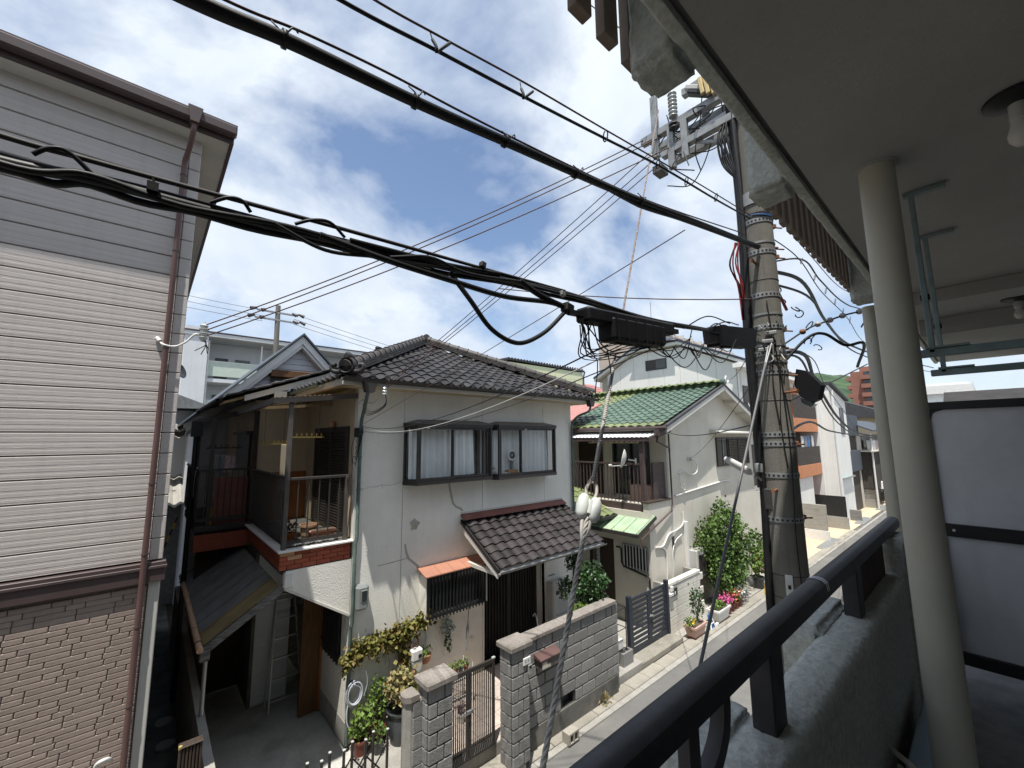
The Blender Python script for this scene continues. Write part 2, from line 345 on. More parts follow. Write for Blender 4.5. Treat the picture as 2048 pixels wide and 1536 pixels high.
# ---------------------------------------------------------------- helpers
def gloc(o):
    v = Vector((0, 0, 0))
    while o is not None:
        v = v + o.location
        o = o.parent
    return v
def tag(o, label=None, cat=None, group=None, kind=None):
    if label: o['label'] = label
    if cat: o['category'] = cat
    if group: o['group'] = group
    if kind: o['kind'] = kind
    return o
def thing(name, label, cat, loc=(0, 0, 0), group=None):
    o = bpy.data.objects.new(name, None)
    o.empty_display_size = 0.2
    C.objects.link(o)
    o.location = loc
    return tag(o, label, cat, group)
class MB:
    def __init__(s):
        s.v, s.f, s.mi = [], [], []
        s.m = 0
    def poly(s, pts):
        i = len(s.v)
        s.v += [tuple(p) for p in pts]
        s.f.append(tuple(range(i, i + len(pts)))); s.mi.append(s.m)
        return s
    def grid(s, rows, closed=False):
        i0 = len(s.v); n = len(rows[0])
        for r in rows: s.v += [tuple(p) for p in r]
        for a in range(len(rows) - 1):
            for b in range(n if closed else n - 1):
                c = (b + 1) % n
                s.f.append((i0 + a * n + b, i0 + a * n + c, i0 + (a + 1) * n + c, i0 + (a + 1) * n + b)); s.mi.append(s.m)
        return s
    def box(s, x0, x1, y0, y1, z0, z1, ch=0.0):
        if x0 > x1: x0, x1 = x1, x0
        if y0 > y1: y0, y1 = y1, y0
        if z0 > z1: z0, z1 = z1, z0
        c = [Vector(((x0 + x1) / 2, (y0 + y1) / 2, (z0 + z1) / 2)), Vector((1, 0, 0)), Vector((0, 1, 0)), Vector((0, 0, 1))]
        return s.obox(c[0], c[1], c[2], c[3], (x1 - x0) / 2, (y1 - y0) / 2, (z1 - z0) / 2, ch)
    def obox(s, c, ax, ay, az, hx, hy, hz, ch=0.0):
        c, ax, ay, az = Vector(c), Vector(ax), Vector(ay), Vector(az)
        if ch <= 0:
            i = len(s.v)
            for dz in (-1, 1):
                for dx, dy in ((-1, -1), (1, -1), (1, 1), (-1, 1)):
                    s.v.append(tuple(c + ax * hx * dx + ay * hy * dy + az * hz * dz))
            for q in ((3, 2, 1, 0), (4, 5, 6, 7), (0, 1, 5, 4), (1, 2, 6, 5), (2, 3, 7, 6), (3, 0, 4, 7)):
                s.f.append(tuple(i + k for k in q)); s.mi.append(s.m)
            return s
        ch = min(ch, hx * .9, hy * .9, hz * .9)
        i = len(s.v)
        idx = {}
        for sx in (-1, 1):
            for sy in (-1, 1):
                for sz in (-1, 1):
                    for k in range(3):
                        h = [hx, hy, hz]
                        d = [h[0] - ch, h[1] - ch, h[2] - ch]; d[k] = h[k]
                        idx[(sx, sy, sz, k)] = len(s.v)
                        s.v.append(tuple(c + ax * d[0] * sx + ay * d[1] * sy + az * d[2] * sz))
        def F(*q):
            s.f.append(tuple(q)); s.mi.append(s.m)
        I = idx
        for t in (-1, 1):
            for k in range(3):
                a, b = (k + 1) % 3, (k + 2) % 3
                q = []
                for (p, r) in ((-1, -1), (1, -1), (1, 1), (-1, 1)):
                    e = [0, 0, 0]; e[k] = t; e[a] = p; e[b] = r
                    q.append(I[(*e, k)])
                F(*(q if t > 0 else q[::-1]))
        for k in range(3):
            a, b = (k + 1) % 3, (k + 2) % 3
            for p in (-1, 1):
                for r in (-1, 1):
                    e0 = [0, 0, 0]; e1 = [0, 0, 0]
                    e0[k] = -1; e1[k] = 1
                    e0[a] = e1[a] = p; e0[b] = e1[b] = r
                    q = [I[(*e0, a)], I[(*e1, a)], I[(*e1, b)], I[(*e0, b)]]
                    F(*(q if p * r < 0 else q[::-1]))
        for sx in (-1, 1):
            for sy in (-1, 1):
                for sz in (-1, 1):
                    q = [I[(sx, sy, sz, k)] for k in range(3)]
                    F(*(q if sx * sy * sz > 0 else q[::-1]))
        return s
    def bar(s, a, b, w, h=None, up=(0, 0, 1), ch=0.0):
        a, b = Vector(a), Vector(b); h = h or w
        d = b - a; ln = d.length; d.normalize()
        u = Vector(up)
        if abs(d.dot(u)) > 0.98: u = Vector((0, 1, 0))
        x = d.cross(u).normalized(); z = x.cross(d).normalized()
        return s.obox((a + b) / 2, x, d, z, w / 2, ln / 2, h / 2, ch)
    def tube(s, pts, r, n=8, cap=True, rs=None):
        pts = [Vector(p) for p in pts]
        rows = []
        u = None
        for i, p in enumerate(pts):
            d = (pts[min(i + 1, len(pts) - 1)] - pts[max(i - 1, 0)])
            if d.length < 1e-9: d = Vector((0, 0, 1))
            d.normalize()
            if u is None:
                u = d.orthogonal().normalized()
            else:
                u = (u - d * u.dot(d))
                if u.length < 1e-6: u = d.orthogonal()
                u.normalize()
            w = d.cross(u)
            rr = rs[i] if rs else r
            rows.append([p + (u * math.cos(2 * PI * k / n) + w * math.sin(2 * PI * k / n)) * rr for k in range(n)])
        s.grid(rows, True)
        if cap:
            s.poly(rows[0][::-1]); s.poly(rows[-1])
        return s
    def lathe(s, c, prof, n=16, axis=(0, 0, 1)):
        c = Vector(c); az = Vector(axis).normalized(); ax = az.orthogonal().normalized(); ay = az.cross(ax)
        rows = [[c + az * z + (ax * math.cos(2 * PI * k / n) + ay * math.sin(2 * PI * k / n)) * r for k in range(n)] for r, z in prof]
        s.grid(rows, True)
        if prof[0][0] > 1e-4: s.poly(rows[0][::-1])
        if prof[-1][0] > 1e-4: s.poly(rows[-1])
        return s
    def prism(s, pts, d):
        d = Vector(d); a = [Vector(p) for p in pts]; b = [p + d for p in a]
        s.poly(a[::-1]); s.poly(b)
        n = len(a)
        for i in range(n):
            j = (i + 1) % n
            s.poly([a[i], a[j], b[j], b[i]])
        return s
    def mesh(s, name, mats, off=(0, 0, 0), smooth=False):
        me = bpy.data.meshes.new(name)
        o = Vector(off)
        me.from_pydata([(p[0] - o.x, p[1] - o.y, p[2] - o.z) for p in s.v], [], s.f)
        if not isinstance(mats, (list, tuple)): mats = [mats]
        for m in mats: me.materials.append(m)
        if len(mats) > 1: me.polygons.foreach_set('material_index', s.mi)
        if smooth:
            me.polygons.foreach_set('use_smooth', [True] * len(me.polygons))
            if smooth is not True:
                try: me.set_sharp_from_angle(angle=math.radians(smooth))
                except Exception: pass
        me.update()
        return me
    def build(s, name, mats, parent=None, smooth=False, label=None, kind=None, fix=True):
        off = gloc(parent) if parent is not None else Vector((0, 0, 0))
        me = s.mesh(name, mats, off, smooth)
        if fix:
            bm = bmesh.new(); bm.from_mesh(me)
            bmesh.ops.recalc_face_normals(bm, faces=bm.faces)
            bm.to_mesh(me); bm.free()
        o = bpy.data.objects.new(name, me)
        C.objects.link(o)
        if parent is not None: o.parent = parent
        if label: o['label'] = label
        if kind: o['kind'] = kind
        return o
def single(mb, name, mats, label, cat, loc, group=None, smooth=False):
    """a thing that is one mesh, origin at loc"""
    me = mb.mesh(name, mats, loc, smooth)
    bm = bmesh.new(); bm.from_mesh(me); bmesh.ops.recalc_face_normals(bm, faces=bm.faces); bm.to_mesh(me); bm.free()
    o = bpy.data.objects.new(name, me); C.objects.link(o); o.location = loc
    return tag(o, label, cat, group)
def inst(name, me, parent, loc, rot=None):
    """an object sharing mesh data me, at world loc, under parent"""
    o = bpy.data.objects.new(name, me)
    C.objects.link(o)
    o.parent = parent
    l = Vector(loc) - gloc(parent) if parent is not None else Vector(loc)
    if rot is not None:
        o.matrix_local = Matrix.Translation(l) @ rot.to_4x4()
    else:
        o.location = l
    return o
def copy_tree(o, parent=None):
    c = o.copy(); C.objects.link(c); c.parent = parent
    for ch in list(o.children): copy_tree(ch, c)
    return c
def B(x0, x1, y0, y1, z0, z1, ch=0.0):
    return MB().box(x0, x1, y0, y1, z0, z1, ch)
def wallgrid(mb, x0, x1, z0, z1, y0, y1, holes, ax='x'):
    """wall of thickness y0..y1 with rectangular holes (a0,a1,z0,z1); ax='y' swaps the axes"""
    xs = sorted({x0, x1, *[min(max(h[k], x0), x1) for h in holes for k in (0, 1)]})
    zs = sorted({z0, z1, *[min(max(h[k], z0), z1) for h in holes for k in (2, 3)]})
    for i in range(len(xs) - 1):
        run = None
        for j in range(len(zs) - 1):
            cx, cz = (xs[i] + xs[i + 1]) / 2, (zs[j] + zs[j + 1]) / 2
            solid = not any(h[0] < cx < h[1] and h[2] < cz < h[3] for h in holes)
            if solid:
                if run is None: run = zs[j]
            if run is not None and (not solid or j == len(zs) - 2):
                e = zs[j + 1] if solid else zs[j]
                if ax == 'x': mb.box(xs[i], xs[i + 1], y0, y1, run, e)
                else: mb.box(y0, y1, xs[i], xs[i + 1], run, e)
                run = None
    return mb
def tile_mesh(name, m, w, l, amp=0.028, th=0.02, n=8, flat=False):
    """wavy roof tile: x across (0..w), y up-slope (0..l), z out of the roof; lower edge at y=0 raised"""
    mb = MB()
    def prof(t):
        if flat: return amp * 0.5 * (1 - math.cos(2 * PI * t)) * 0.5 + (amp if t > 0.86 else 0) * 0.5
        return amp * (-math.sin(2 * PI * t) * 0.8 + 0.35 * math.cos(4 * PI * t) * 0.3)
    lip = [Vector((w * i / n, 0, prof(i / n))) for i in range(n + 1)]
    top0 = [Vector((w * i / n, 0.0, prof(i / n) + th + 0.012)) for i in range(n + 1)]
    top1 = [Vector((w * i / n, l * 1.06, prof(i / n) + 0.004)) for i in range(n + 1)]
    mb.grid([lip, top0, top1])
    return mb.mesh(name, m, smooth=35)
def frame(ud, vd):
    ud, vd = Vector(ud).normalized(), Vector(vd).normalized()
    nd = ud.cross(vd)
    return Matrix((ud, vd, nd)).transposed()
def tiles(parent, me, o, ud, vd, nu, nv, w, l, inside, name, rows_rev=False, limit=300, stuff_m=None):
    R = frame(ud, vd)
    o = Vector(o)
    cells = []
    for j in range(nv):
        for i in range(nu):
            if inside((i + .5) * w, (j + .5) * l): cells.append((i, j))
    for (i, j) in cells[:limit]:
        p = o + R @ Vector((i * w, j * l, random.uniform(0, .004)))
        inst(name, me, parent, p, R @ Matrix.Rotation(random.uniform(-.016, .016), 3, 'Z') @ Matrix.Rotation(random.uniform(-.012, .012), 3, 'Y'))
    rest = cells[limit:]
    if rest:
        mb = MB()
        src = [(v.co.copy()) for v in me.vertices]
        for (i, j) in rest:
            k = len(mb.v)
            mb.v += [tuple(o + R @ (Vector((i * w, j * l, 0)) + v)) for v in src]
            for f in me.polygons:
                mb.f.append(tuple(k + q for q in f.vertices)); mb.mi.append(0)
        mb.build(name + '_field', stuff_m, parent, smooth=35, kind='stuff', fix=False)
def sag(a, b, s, n=14):
    a, b = Vector(a), Vector(b)
    return [a.lerp(b, i / n) + Vector((0, 0, -4 * s * (i / n) * (1 - i / n))) for i in range(n + 1)]
def spline(pts, n=6):
    P = [Vector(p) for p in pts]
    P = [P[0] * 2 - P[1]] + P + [P[-1] * 2 - P[-2]]
    o = []
    for i in range(1, len(P) - 2):
        a, b, c, d = P[i - 1], P[i], P[i + 1], P[i + 2]
        t0 = 0.0
        t1 = t0 + max((b - a).length, 1e-6) ** .5
        t2 = t1 + max((c - b).length, 1e-6) ** .5
        t3 = t2 + max((d - c).length, 1e-6) ** .5
        for k in range(n):
            t = t1 + (t2 - t1) * k / n
            a1 = a * ((t1 - t) / (t1 - t0)) + b * ((t - t0) / (t1 - t0))
            a2 = b * ((t2 - t) / (t2 - t1)) + c * ((t - t1) / (t2 - t1))
            a3 = c * ((t3 - t) / (t3 - t2)) + d * ((t - t2) / (t3 - t2))
            b1 = a1 * ((t2 - t) / (t2 - t0)) + a2 * ((t - t0) / (t2 - t0))
            b2 = a2 * ((t3 - t) / (t3 - t1)) + a3 * ((t - t1) / (t3 - t1))
            o.append(b1 * ((t2 - t) / (t2 - t1)) + b2 * ((t - t1) / (t2 - t1)))
    o.append(P[-2])
    return o
def leaves(mb, pts, size, spread=0.4, up=0.4, n=1, aspect=0.45):
    """leaf-shaped folded quads at given points"""
    for p in pts:
        p = Vector(p)
        for _ in range(n):
            d = Vector((random.gauss(0, 1), random.gauss(0, 1), random.gauss(0, 1) + up)).normalized()
            w = d.orthogonal().normalized()
            w = (Matrix.Rotation(random.uniform(0, 2 * PI), 3, d) @ w)
            s = size * random.uniform(.65, 1.3)
            nn = d.cross(w) * s * .12
            a = p + Vector((random.gauss(0, 1), random.gauss(0, 1), random.gauss(0, 1))) * size * spread
            i = len(mb.v)
            mb.v += [tuple(a), tuple(a + d * s * .5 + w * s * aspect + nn), tuple(a + d * s), tuple(a + d * s * .5 - w * s * aspect + nn)]
            mb.f += [(i, i + 1, i + 2), (i, i + 2, i + 3)]; mb.mi += [mb.m, mb.m]
def blob_pts(c, r, n, lump=0.35, shell=0.5, seed=0):
    """points in an uneven crown around c with radii r"""
    rnd = random.Random(seed)
    o = []
    while len(o) < n:
        d = Vector((rnd.gauss(0, 1), rnd.gauss(0, 1), rnd.gauss(0, 1))).normalized()
        k = 1 + lump * mnoise.noise(d * 1.9 + Vector((seed * 3.3, 1, 2))) * 1.6 + lump * .6 * mnoise.noise(d * 4.7 + Vector((seed, 5, 2)))
        q = shell + (1 - shell) * rnd.random() ** .5
        if mnoise.noise(d * 3.3 * q + Vector((seed * 1.7, 9, 4))) < -0.22: continue
        o.append(Vector((c[0] + d.x * r[0] * k * q, c[1] + d.y * r[1] * k * q, c[2] + d.z * r[2] * k * q)))
    return o

# ---------------------------------------------------------------- the setting
def struct(mb, name, m, loc=(0, 0, 0), smooth=False):
    o = mb.build(name, m, None, smooth); tag(o, kind='structure'); return o
struct(MB().poly([(-400, -400, -0.03), (3000, -400, -0.03), (3000, 1500, -0.03), (-400, 1500, -0.03)]), 'ground', M['soil'])
struct(MB().poly([(-60, 0.95, 0), (60, 0.95, 0), (60, 5.28, 0), (-60, 5.28, 0)]), 'road', M['asphalt'])
struct(MB().poly([(-60, -8, -0.012), (60, -8, -0.012), (60, 0.97, -0.012), (-60, 0.97, -0.012)]), 'apron', M['concrete'])
g = MB()
for i in range(-8, 40):
    g.box(i * 1.02 + .004, i * 1.02 + 1.016, 5.28, 5.40, -0.05, 0.03, .008)
struct(g, 'kerb', M['concrete'])
gut = struct(MB().box(-8, 60, 5.4, 5.74, -0.3, -0.006), 'gutter', M['concrete_dark'])
me = MB().box(-.298, .298, -.145, .145, -.06, 0, .012).mesh('gutter_slab', M['slab'])
for i in range(2, 46):
    x = 2.3 + i * .606
    o = inst('gutter_slab', me, gut, (x + random.uniform(-.006, .006), 5.565 + random.uniform(-.006, .006), 0.018 + random.uniform(0, .012)),
             Matrix.Rotation(random.uniform(-.012, .012), 3, 'Z') @ Matrix.Rotation(random.uniform(-.02, .02), 3, 'X'))
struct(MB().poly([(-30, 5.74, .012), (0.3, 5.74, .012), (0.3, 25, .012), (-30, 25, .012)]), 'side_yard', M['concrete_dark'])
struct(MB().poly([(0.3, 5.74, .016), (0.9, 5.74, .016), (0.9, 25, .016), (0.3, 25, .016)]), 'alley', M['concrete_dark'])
cp = struct(MB().poly([(0.86, 5.74, .05), (2.95, 5.74, .10), (2.95, 13, .10), (0.86, 13, .05)]), 'carport_floor', M['carport'])
pf = struct(MB().box(2.95, 8.9, 5.74, 7.6, -.1, .15), 'front_yard', M['concrete'])
me = MB().box(-.148, .148, -.148, .148, -.012, 0.0, .004).mesh('porch_tile', M['porch_tile'])
po = struct(MB().box(3.58, 6.9, 5.76, 7.59, .152, .335), 'porch', M['plinth'])
for i in range(11):
    for j in range(6):
        inst('porch_tile', me, po, (3.74 + i * .302, 5.92 + j * .302, .347))
struct(MB().box(3.56, 4.9, 5.33, 5.74, .0, .17, .012), 'door_step', M['slab'])
struct(MB().box(8.85, 10.75, 5.72, 6.08, .0, .14, .015), 'gate_step', M['slab'])
struct(MB().poly([(8.9, 5.74, .006), (21.5, 5.74, .006), (21.5, 14, .006), (8.9, 14, .006)]), 'neighbour_yard', M['concrete'])
fc = struct(MB().poly([(21.5, 5.62, .008), (60, 5.62, .008), (60, 12, .008), (21.5, 12, .008)]), 'forecourt', M['forecourt'])
me = MB().box(-1.4, 1.4, -.22, .22, -.02, .0, .006).mesh('drain_cover', M['galv'])
for x in (25.4, 33.6, 40.5):
    inst('drain_cover', me, fc, (x, 5.72, .04), Matrix.Rotation(.10, 3, 'X'))
# two round concrete stepping discs in the alley
for i, (y, w) in enumerate(((10.64, 'farther'), (9.84, 'nearer'))):
    single(MB().lathe((.66, y, .02), [(.0, .05), (.13, .05), (.14, .04), (.14, 0)], 20), 'stepping_disc', M['concrete'],
           'pale round stepping disc in dark alley, %s of the two' % w, 'stepping stone', (.66, y, .02), 'round discs in the alley')
# hills far away
def hillz(x, y):
    t = max(0.0, min(1.0, (x - 620) / 880)); t = t * t * (3 - 2 * t)
    ridge = 176 + (y - 260) * .27 if y < 341 else 198 - (y - 341) * .10
    e = max(0.0, min(1.0, (y - 60) / 160)); e = e * e * (3 - 2 * e)
    h = ridge * t * e
    h *= 1 + .10 * mnoise.noise(Vector((x * .006, y * .008, 3))) * (1 - t * .8)
    return h - 4 + 6 * mnoise.noise(Vector((x * .02, y * .03, 0))) + 3 * mnoise.noise(Vector((x * .07, y * .09, 5)))
mb = MB()
mb.grid([[(600 + 14 * i, 40 + 8 * j, hillz(600 + 14 * i, 40 + 8 * j)) for j in range(130)] for i in range(72)])
struct(mb, 'hills', M['forest'], smooth=True)

# ---------------------------------------------------------------- left building: pale siding over brick cladding
T = thing('siding_house', 'two-storey house with pale ribbed siding over brown brick-look cladding', 'house', (0.2, 6.1, 0))
MB().box(-9, .235, 6.14, 16, 0, 8.95).build('wall', M['mortar_brown'], T)
def siding_board(z, h):
    mb = MB()
    prof = [(6.125, 0), (6.088, .012)]
    ribs = (0.02, .032, .044, .05, .078, .092, .10, .124, .132, .145, .16, .167)
    k = h / .2275
    last = .012
    zz = [.014, .03, .05, .052, .075, .077, .098, .112, .114, .135, .137, .16, .175, .177, .2, .217]
    rs = [.0015, .0, .0, .0012, .0012, .0, .0, .0, .0010, .0012, .0, .0, .0, .0010, .0, .0]
    for a, b in zip(zz, rs): prof.append((6.088 + b, a * k))
    prof += [(6.092, .221 * k), (6.108, h)]
    mb.grid([[(x, y, z + q) for y, q in prof] for x in (-9, .12)])
    return mb
z = 3.935
hb = .2275
for i in range(22):
    siding_board(z + i * hb, hb).build('siding_board', M['siding'], T)
me = MB().box(-.055, .055, -.012, .05, 0, hb - .008, .006).mesh('corner_block', M['siding'])
for i in range(22):
    inst('corner_block', me, T, (.182, 6.085, z + i * hb + .004))
# side wall of siding facing the alley
mb = MB()
for i in range(22): mb.box(.21, .238, 6.14, 16, z + i * hb + .006, z + (i + 1) * hb - .004)
mb.build('side_siding', M['siding'], T)
mb = MB().box(-9, .27, 6.03, 6.13, 3.72, 3.925, .006)
mb.box(-9, .28, 6.015, 6.12, 3.855, 3.885, .004)
mb.build('band_board', M['brown_metal'], T)
MB().box(-9, .24, 6.10, 6.139, 0, 3.72).build('joint_backing', M['mortar_brown'], T)
bl = MB().box(-.135, .135, -.014, .02, -.0256, .0256, .006).mesh('brick', M['brick_beige'])
bs = MB().box(-.066, .066, -.014, .02, -.0256, .0256, .006).mesh('brick', M['brick_beige'])
nrow = 33
cnt = 0
for j in range(nrow):
    zb = 3.655 - j * .0533
    x = .10 - (j * .233 % .46)
    xe = .125
    pat = j % 3
    x = .13
    k = 0
    off = [.0, .18, .10, .24, .06, .15][j % 6]
    # first cut piece against the corner
    w0 = max(.06, off)
    wmesh = MB().box(-w0 / 2 + .003, w0 / 2 - .003, -.014, .02, -.0256, .0256, .006).mesh('brick', M['brick_beige']) if w0 > .07 else None
    if wmesh: inst('brick', wmesh, T, (x - w0 / 2, 6.095, zb)); x -= w0
    while x > -1.55:
        if (k + j) % 3 == 2:
            inst('brick', bs, T, (x - .068, 6.095, zb)); x -= .137
        else:
            inst('brick', bl, T, (x - .137, 6.095, zb)); x -= .275
        k += 1
mb = MB()
for j in range(66):
    zb = 3.655 - j * .0533
    if zb < .2: break
    x = -1.66 if j < nrow else .13
    while x > -9:
        mb.box(x - .22, x - .006, 6.083, 6.115, zb - .0253, zb + .0253); x -= .3
mb.build('brick_field', M['brick_beige'], T, kind='stuff')
MB().box(.14, .235, 6.075, 6.2, 0, 3.72, .006).build('corner_trim', M['soffit'], T)
MB().box(.238, .30, 6.12, 16, 0, .4).build('plinth', M['plinth'], T)
# eaves
MB().box(-9, .49, 5.875, 16, 8.88, 8.92).build('soffit', M['soffit'], T)
MB().box(-9, .53, 5.835, 5.874, 8.87, 9.04, .006).build('fascia', M['brown_metal'], T)
MB().box(.491, .531, 5.84, 16, 8.86, 9.06, .006).build('verge_board', M['brown_metal'], T)
MB().box(-9, .548, 5.715, 5.832, 8.92, 9.045, .02).build('gutter', M['brown_metal'], T)
MB().prism([(-9.2, 5.76, 9.05), (-9.2, 5.76, 9.08), (-9.2, 11, 11.2), (-9.2, 16, 9.1), (-9.2, 16, 9.05)], (9.75, 0, 0)).build('roof', M['brown_metal'], T)
MB().prism([(.06, 5.69, 9.07), (.20, 5.69, 9.07), (.17, 5.69, 8.88), (.09, 5.69, 8.88)], (0, .12, 0)).build('rain_head', M['brown_metal'], T)
dp = MB().tube(spline([(.13, 5.75, 8.90), (.13, 5.75, 8.80), (.11, 5.88, 8.62), (.085, 6.0, 8.52), (.085, 6.02, 8.4)], 5) + [(.085, 6.02, 0.0)], .028, 12).build('downpipe', M['pipe_brown'], T, smooth=40)
for zc in (8.35, 7.4, 6.25, 4.75, 4.02, 3.3, 2.55, 1.6):
    MB().lathe((.085, 6.02, zc), [(.0325, -.008), (.0325, .008), (.028, .008)], 12).build('clamp', M['brown_metal'], dp)
# the service bracket and insulator on the corner
t = thing('service_bracket', 'bent pale pipe bracket holding grey insulator at siding corner', 'bracket', (.08, 6.05, 6.28))
MB().tube(spline([(.02, 6.06, 6.33), (.06, 6.0, 6.28), (.16, 5.99, 6.27), (.25, 5.98, 6.33), (.34, 5.98, 6.44), (.41, 5.98, 6.42)], 6), .011, 8).build('arm', M['white_pvc'], t, smooth=40)
MB().tube([(.0, 6.075, 6.36), (.03, 6.03, 6.32)], .022, 10).build('pipe_end', M['white_pvc'], t, smooth=40)
MB().lathe((.41, 5.98, 6.36), [(.015, 0), (.03, .02), (.045, .05), (.03, .06), (.05, .10), (.03, .11), (.048, .15), (.028, .16), (.044, .19), (.012, .215), (.008, .24)], 14).build('insulator', M['porcelain'], t, smooth=40)
for k, e in enumerate(((.34, 5.97, 6.24), (.40, 5.95, 6.2), (.46, 5.96, 6.22), (.47, 5.97, 6.27))):
    MB().tube(spline([(.40 + .01 * k, 5.98, 6.42 - .02 * k), (.44, 5.95, 6.33), e], 5), .005, 6).build('lead_wire', M['cable_black'], t)
mb = MB().tube(spline([(-0.118, 6.020, 2.044), (-0.113, 6.000, 2.117), (-0.076, 5.970, 2.150), (-0.034, 5.990, 2.138), (-0.011, 6.050, 2.079)], 5), .017, 10)
single(mb, 'vent_pipe', M['white_pvc'], 'short white bent vent pipe poking from brick cladding', 'pipe', (-.1, 6.0, 2.05), smooth=40)
t = thing('satellite_dish', 'small grey satellite dish mounted on alley side of siding house', 'satellite dish', (.3, 7.4, 6.1))
MB().lathe((.30, 8.6, 6.33), [(.0, 0), (.06, .01), (.10, .025), (.13, .045), (.125, .05), (.06, .018), (.0, .008)], 20, (.75, -.5, .3)).build('reflector', M['dark_glass'], t, smooth=40)
MB().bar((.24, 8.75, 6.3), (.33, 8.62, 6.33), .03).build('mount', M['galv'], t)

# ---------------------------------------------------------------- alley
T = thing('alley_wall', 'low narrow concrete wall running back between two houses', 'wall', (.86, 6.2, 0))
MB().prism([(.815, 6.1, 0), (.915, 6.1, 0), (.915, 6.1, 1.40), (.815, 6.1, 1.40)], (.06, 8.5, 0)).build('wall_body', M['concrete'], T)
t = thing('folded_gate_bundle', 'brown ribbed folded gate bundle standing beside low alley wall', 'gate', (.62, 6.0, 0))
mb = MB()
for k in range(7): mb.box(.52 + .03 * k, .542 + .03 * k, 5.96, 6.05, .05, 1.98 - .01 * (k % 2), .006)
mb.build('ribs', M['dark_wood'], t)
MB().box(.515, .735, 5.95, 6.06, 1.98, 2.0, .01).build('top_cap', M['dark_wood'], t)
MB().lathe((.53, 5.97, 1.99), [(0, -.02), (.018, -.01), (.018, .02), (0, .03)], 10).build('knob', M['gold_rack'], t)

# ---------------------------------------------------------------- the tiled house
T = thing('tiled_house', 'cream stucco two-storey house with dark tiled hip roof and bay windows', 'house', (2.88, 7.6, 0))
HA = T
holes = [(3.90, 5.68, 4.40, 5.42), (5.92, 7.74, 4.38, 5.42), (4.30, 5.60, 1.86, 2.60), (5.79, 7.66, 0, 2.74)]
def cutpanel(x0, x1):
    mb = MB(); wallgrid(mb, x0, x1, .45, 6.18, 7.60, 7.74, holes, 'x'); return mb
edges = [2.88, 3.815, 5.745, 7.70, 8.79]
for a, b in zip(edges[:-1], edges[1:]):
    cutpanel(a + .006, b - .006).build('wall_panel', M['stucco'], T)
mb = MB(); wallgrid(mb, 2.9, 8.77, .16, 6.16, 7.61, 7.70, holes, 'x'); mb.build('joint_strip', M['joint'], T)
mb = MB(); wallgrid(mb, 2.88, 8.79, .15, .45, 7.615, 7.75, holes, 'x'); mb.build('plinth', M['plinth'], T)
MB().box(8.65, 8.785, 7.745, 14, .15, 6.18).build('side_wall', M['stucco'], T)
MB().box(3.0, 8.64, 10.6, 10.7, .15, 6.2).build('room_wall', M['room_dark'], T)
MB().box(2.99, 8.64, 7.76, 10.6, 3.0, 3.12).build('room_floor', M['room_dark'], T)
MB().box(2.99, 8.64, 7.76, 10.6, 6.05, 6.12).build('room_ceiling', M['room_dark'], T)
# cracks, repairs and the rusty stain on the front wall
mb = MB().tube([(x, 7.598, z) for x, z in ((2.93, 4.33), (3.05, 4.32), (3.15, 4.345), (3.27, 4.335), (3.38, 4.36), (3.55, 4.34), (3.65, 4.36), (3.78, 4.395))], .0035, 5)
mb.tube([(3.02, 7.598, 4.32), (3.02, 7.598, 4.27)], .003, 4); mb.tube([(3.4, 7.598, 4.35), (3.4, 7.598, 4.29)], .003, 4)
mb.build('crack', M['joint'], T)
def ribbon(pts, w, nm, m):
    mb = MB()
    P = [Vector((a, 7.597, b)) for a, b in pts]
    rows = []
    for i, p in enumerate(P):
        d = (P[min(i + 1, len(P) - 1)] - P[max(i - 1, 0)]).normalized()
        s = Vector((-d.z, 0, d.x)) * w * random.uniform(.4, .6)
        rows.append([p - s, p + s])
    mb.grid(rows); return mb.build(nm, m, T, fix=False)
ribbon([(4.86, 4.33), (4.88, 4.2), (4.93, 4.0), (4.97, 3.86), (5.05, 3.78), (5.15, 3.74), (5.22, 3.68)], .045, 'crack_repair', M['patch'])
ribbon([(3.89, 3.22), (3.92, 3.06), (3.97, 2.94), (4.08, 2.84), (4.19, 2.74)], .04, 'crack_repair', M['patch'])
ribbon([(3.35, 2.92), (3.6, 2.93), (3.84, 2.94), (3.96, 2.955)], .012, 'crack_repair', M['patch'])
for (cx, cz, r) in ((4.08, 3.55, .095),):
    mb = MB(); mb.poly([(cx + r * math.cos(a) * (1 + .22 * math.sin(3 * a + 1) + .1 * math.sin(7 * a)), 7.5965, cz + 1.1 * r * math.sin(a) * (1 + .15 * math.sin(5 * a))) for a in [k * PI / 14 for k in range(28)]])
    mb.build('stain', M['patch'], T)
    mb = MB(); mb.poly([(cx - .005 + r * .45 * math.cos(a), 7.5955, cz - .01 + r * .5 * math.sin(a) * (1 + .2 * math.sin(3 * a))) for a in [k * PI / 10 for k in range(20)]])
    mb.build('stain', M['stain'], T)
MB().lathe((5.46, 7.598, 1.06), [(.055, 0), (.05, -.012), (0, -.014)], 18, (0, 1, 0)).build('vent_cap', M['wall_cream'], T)

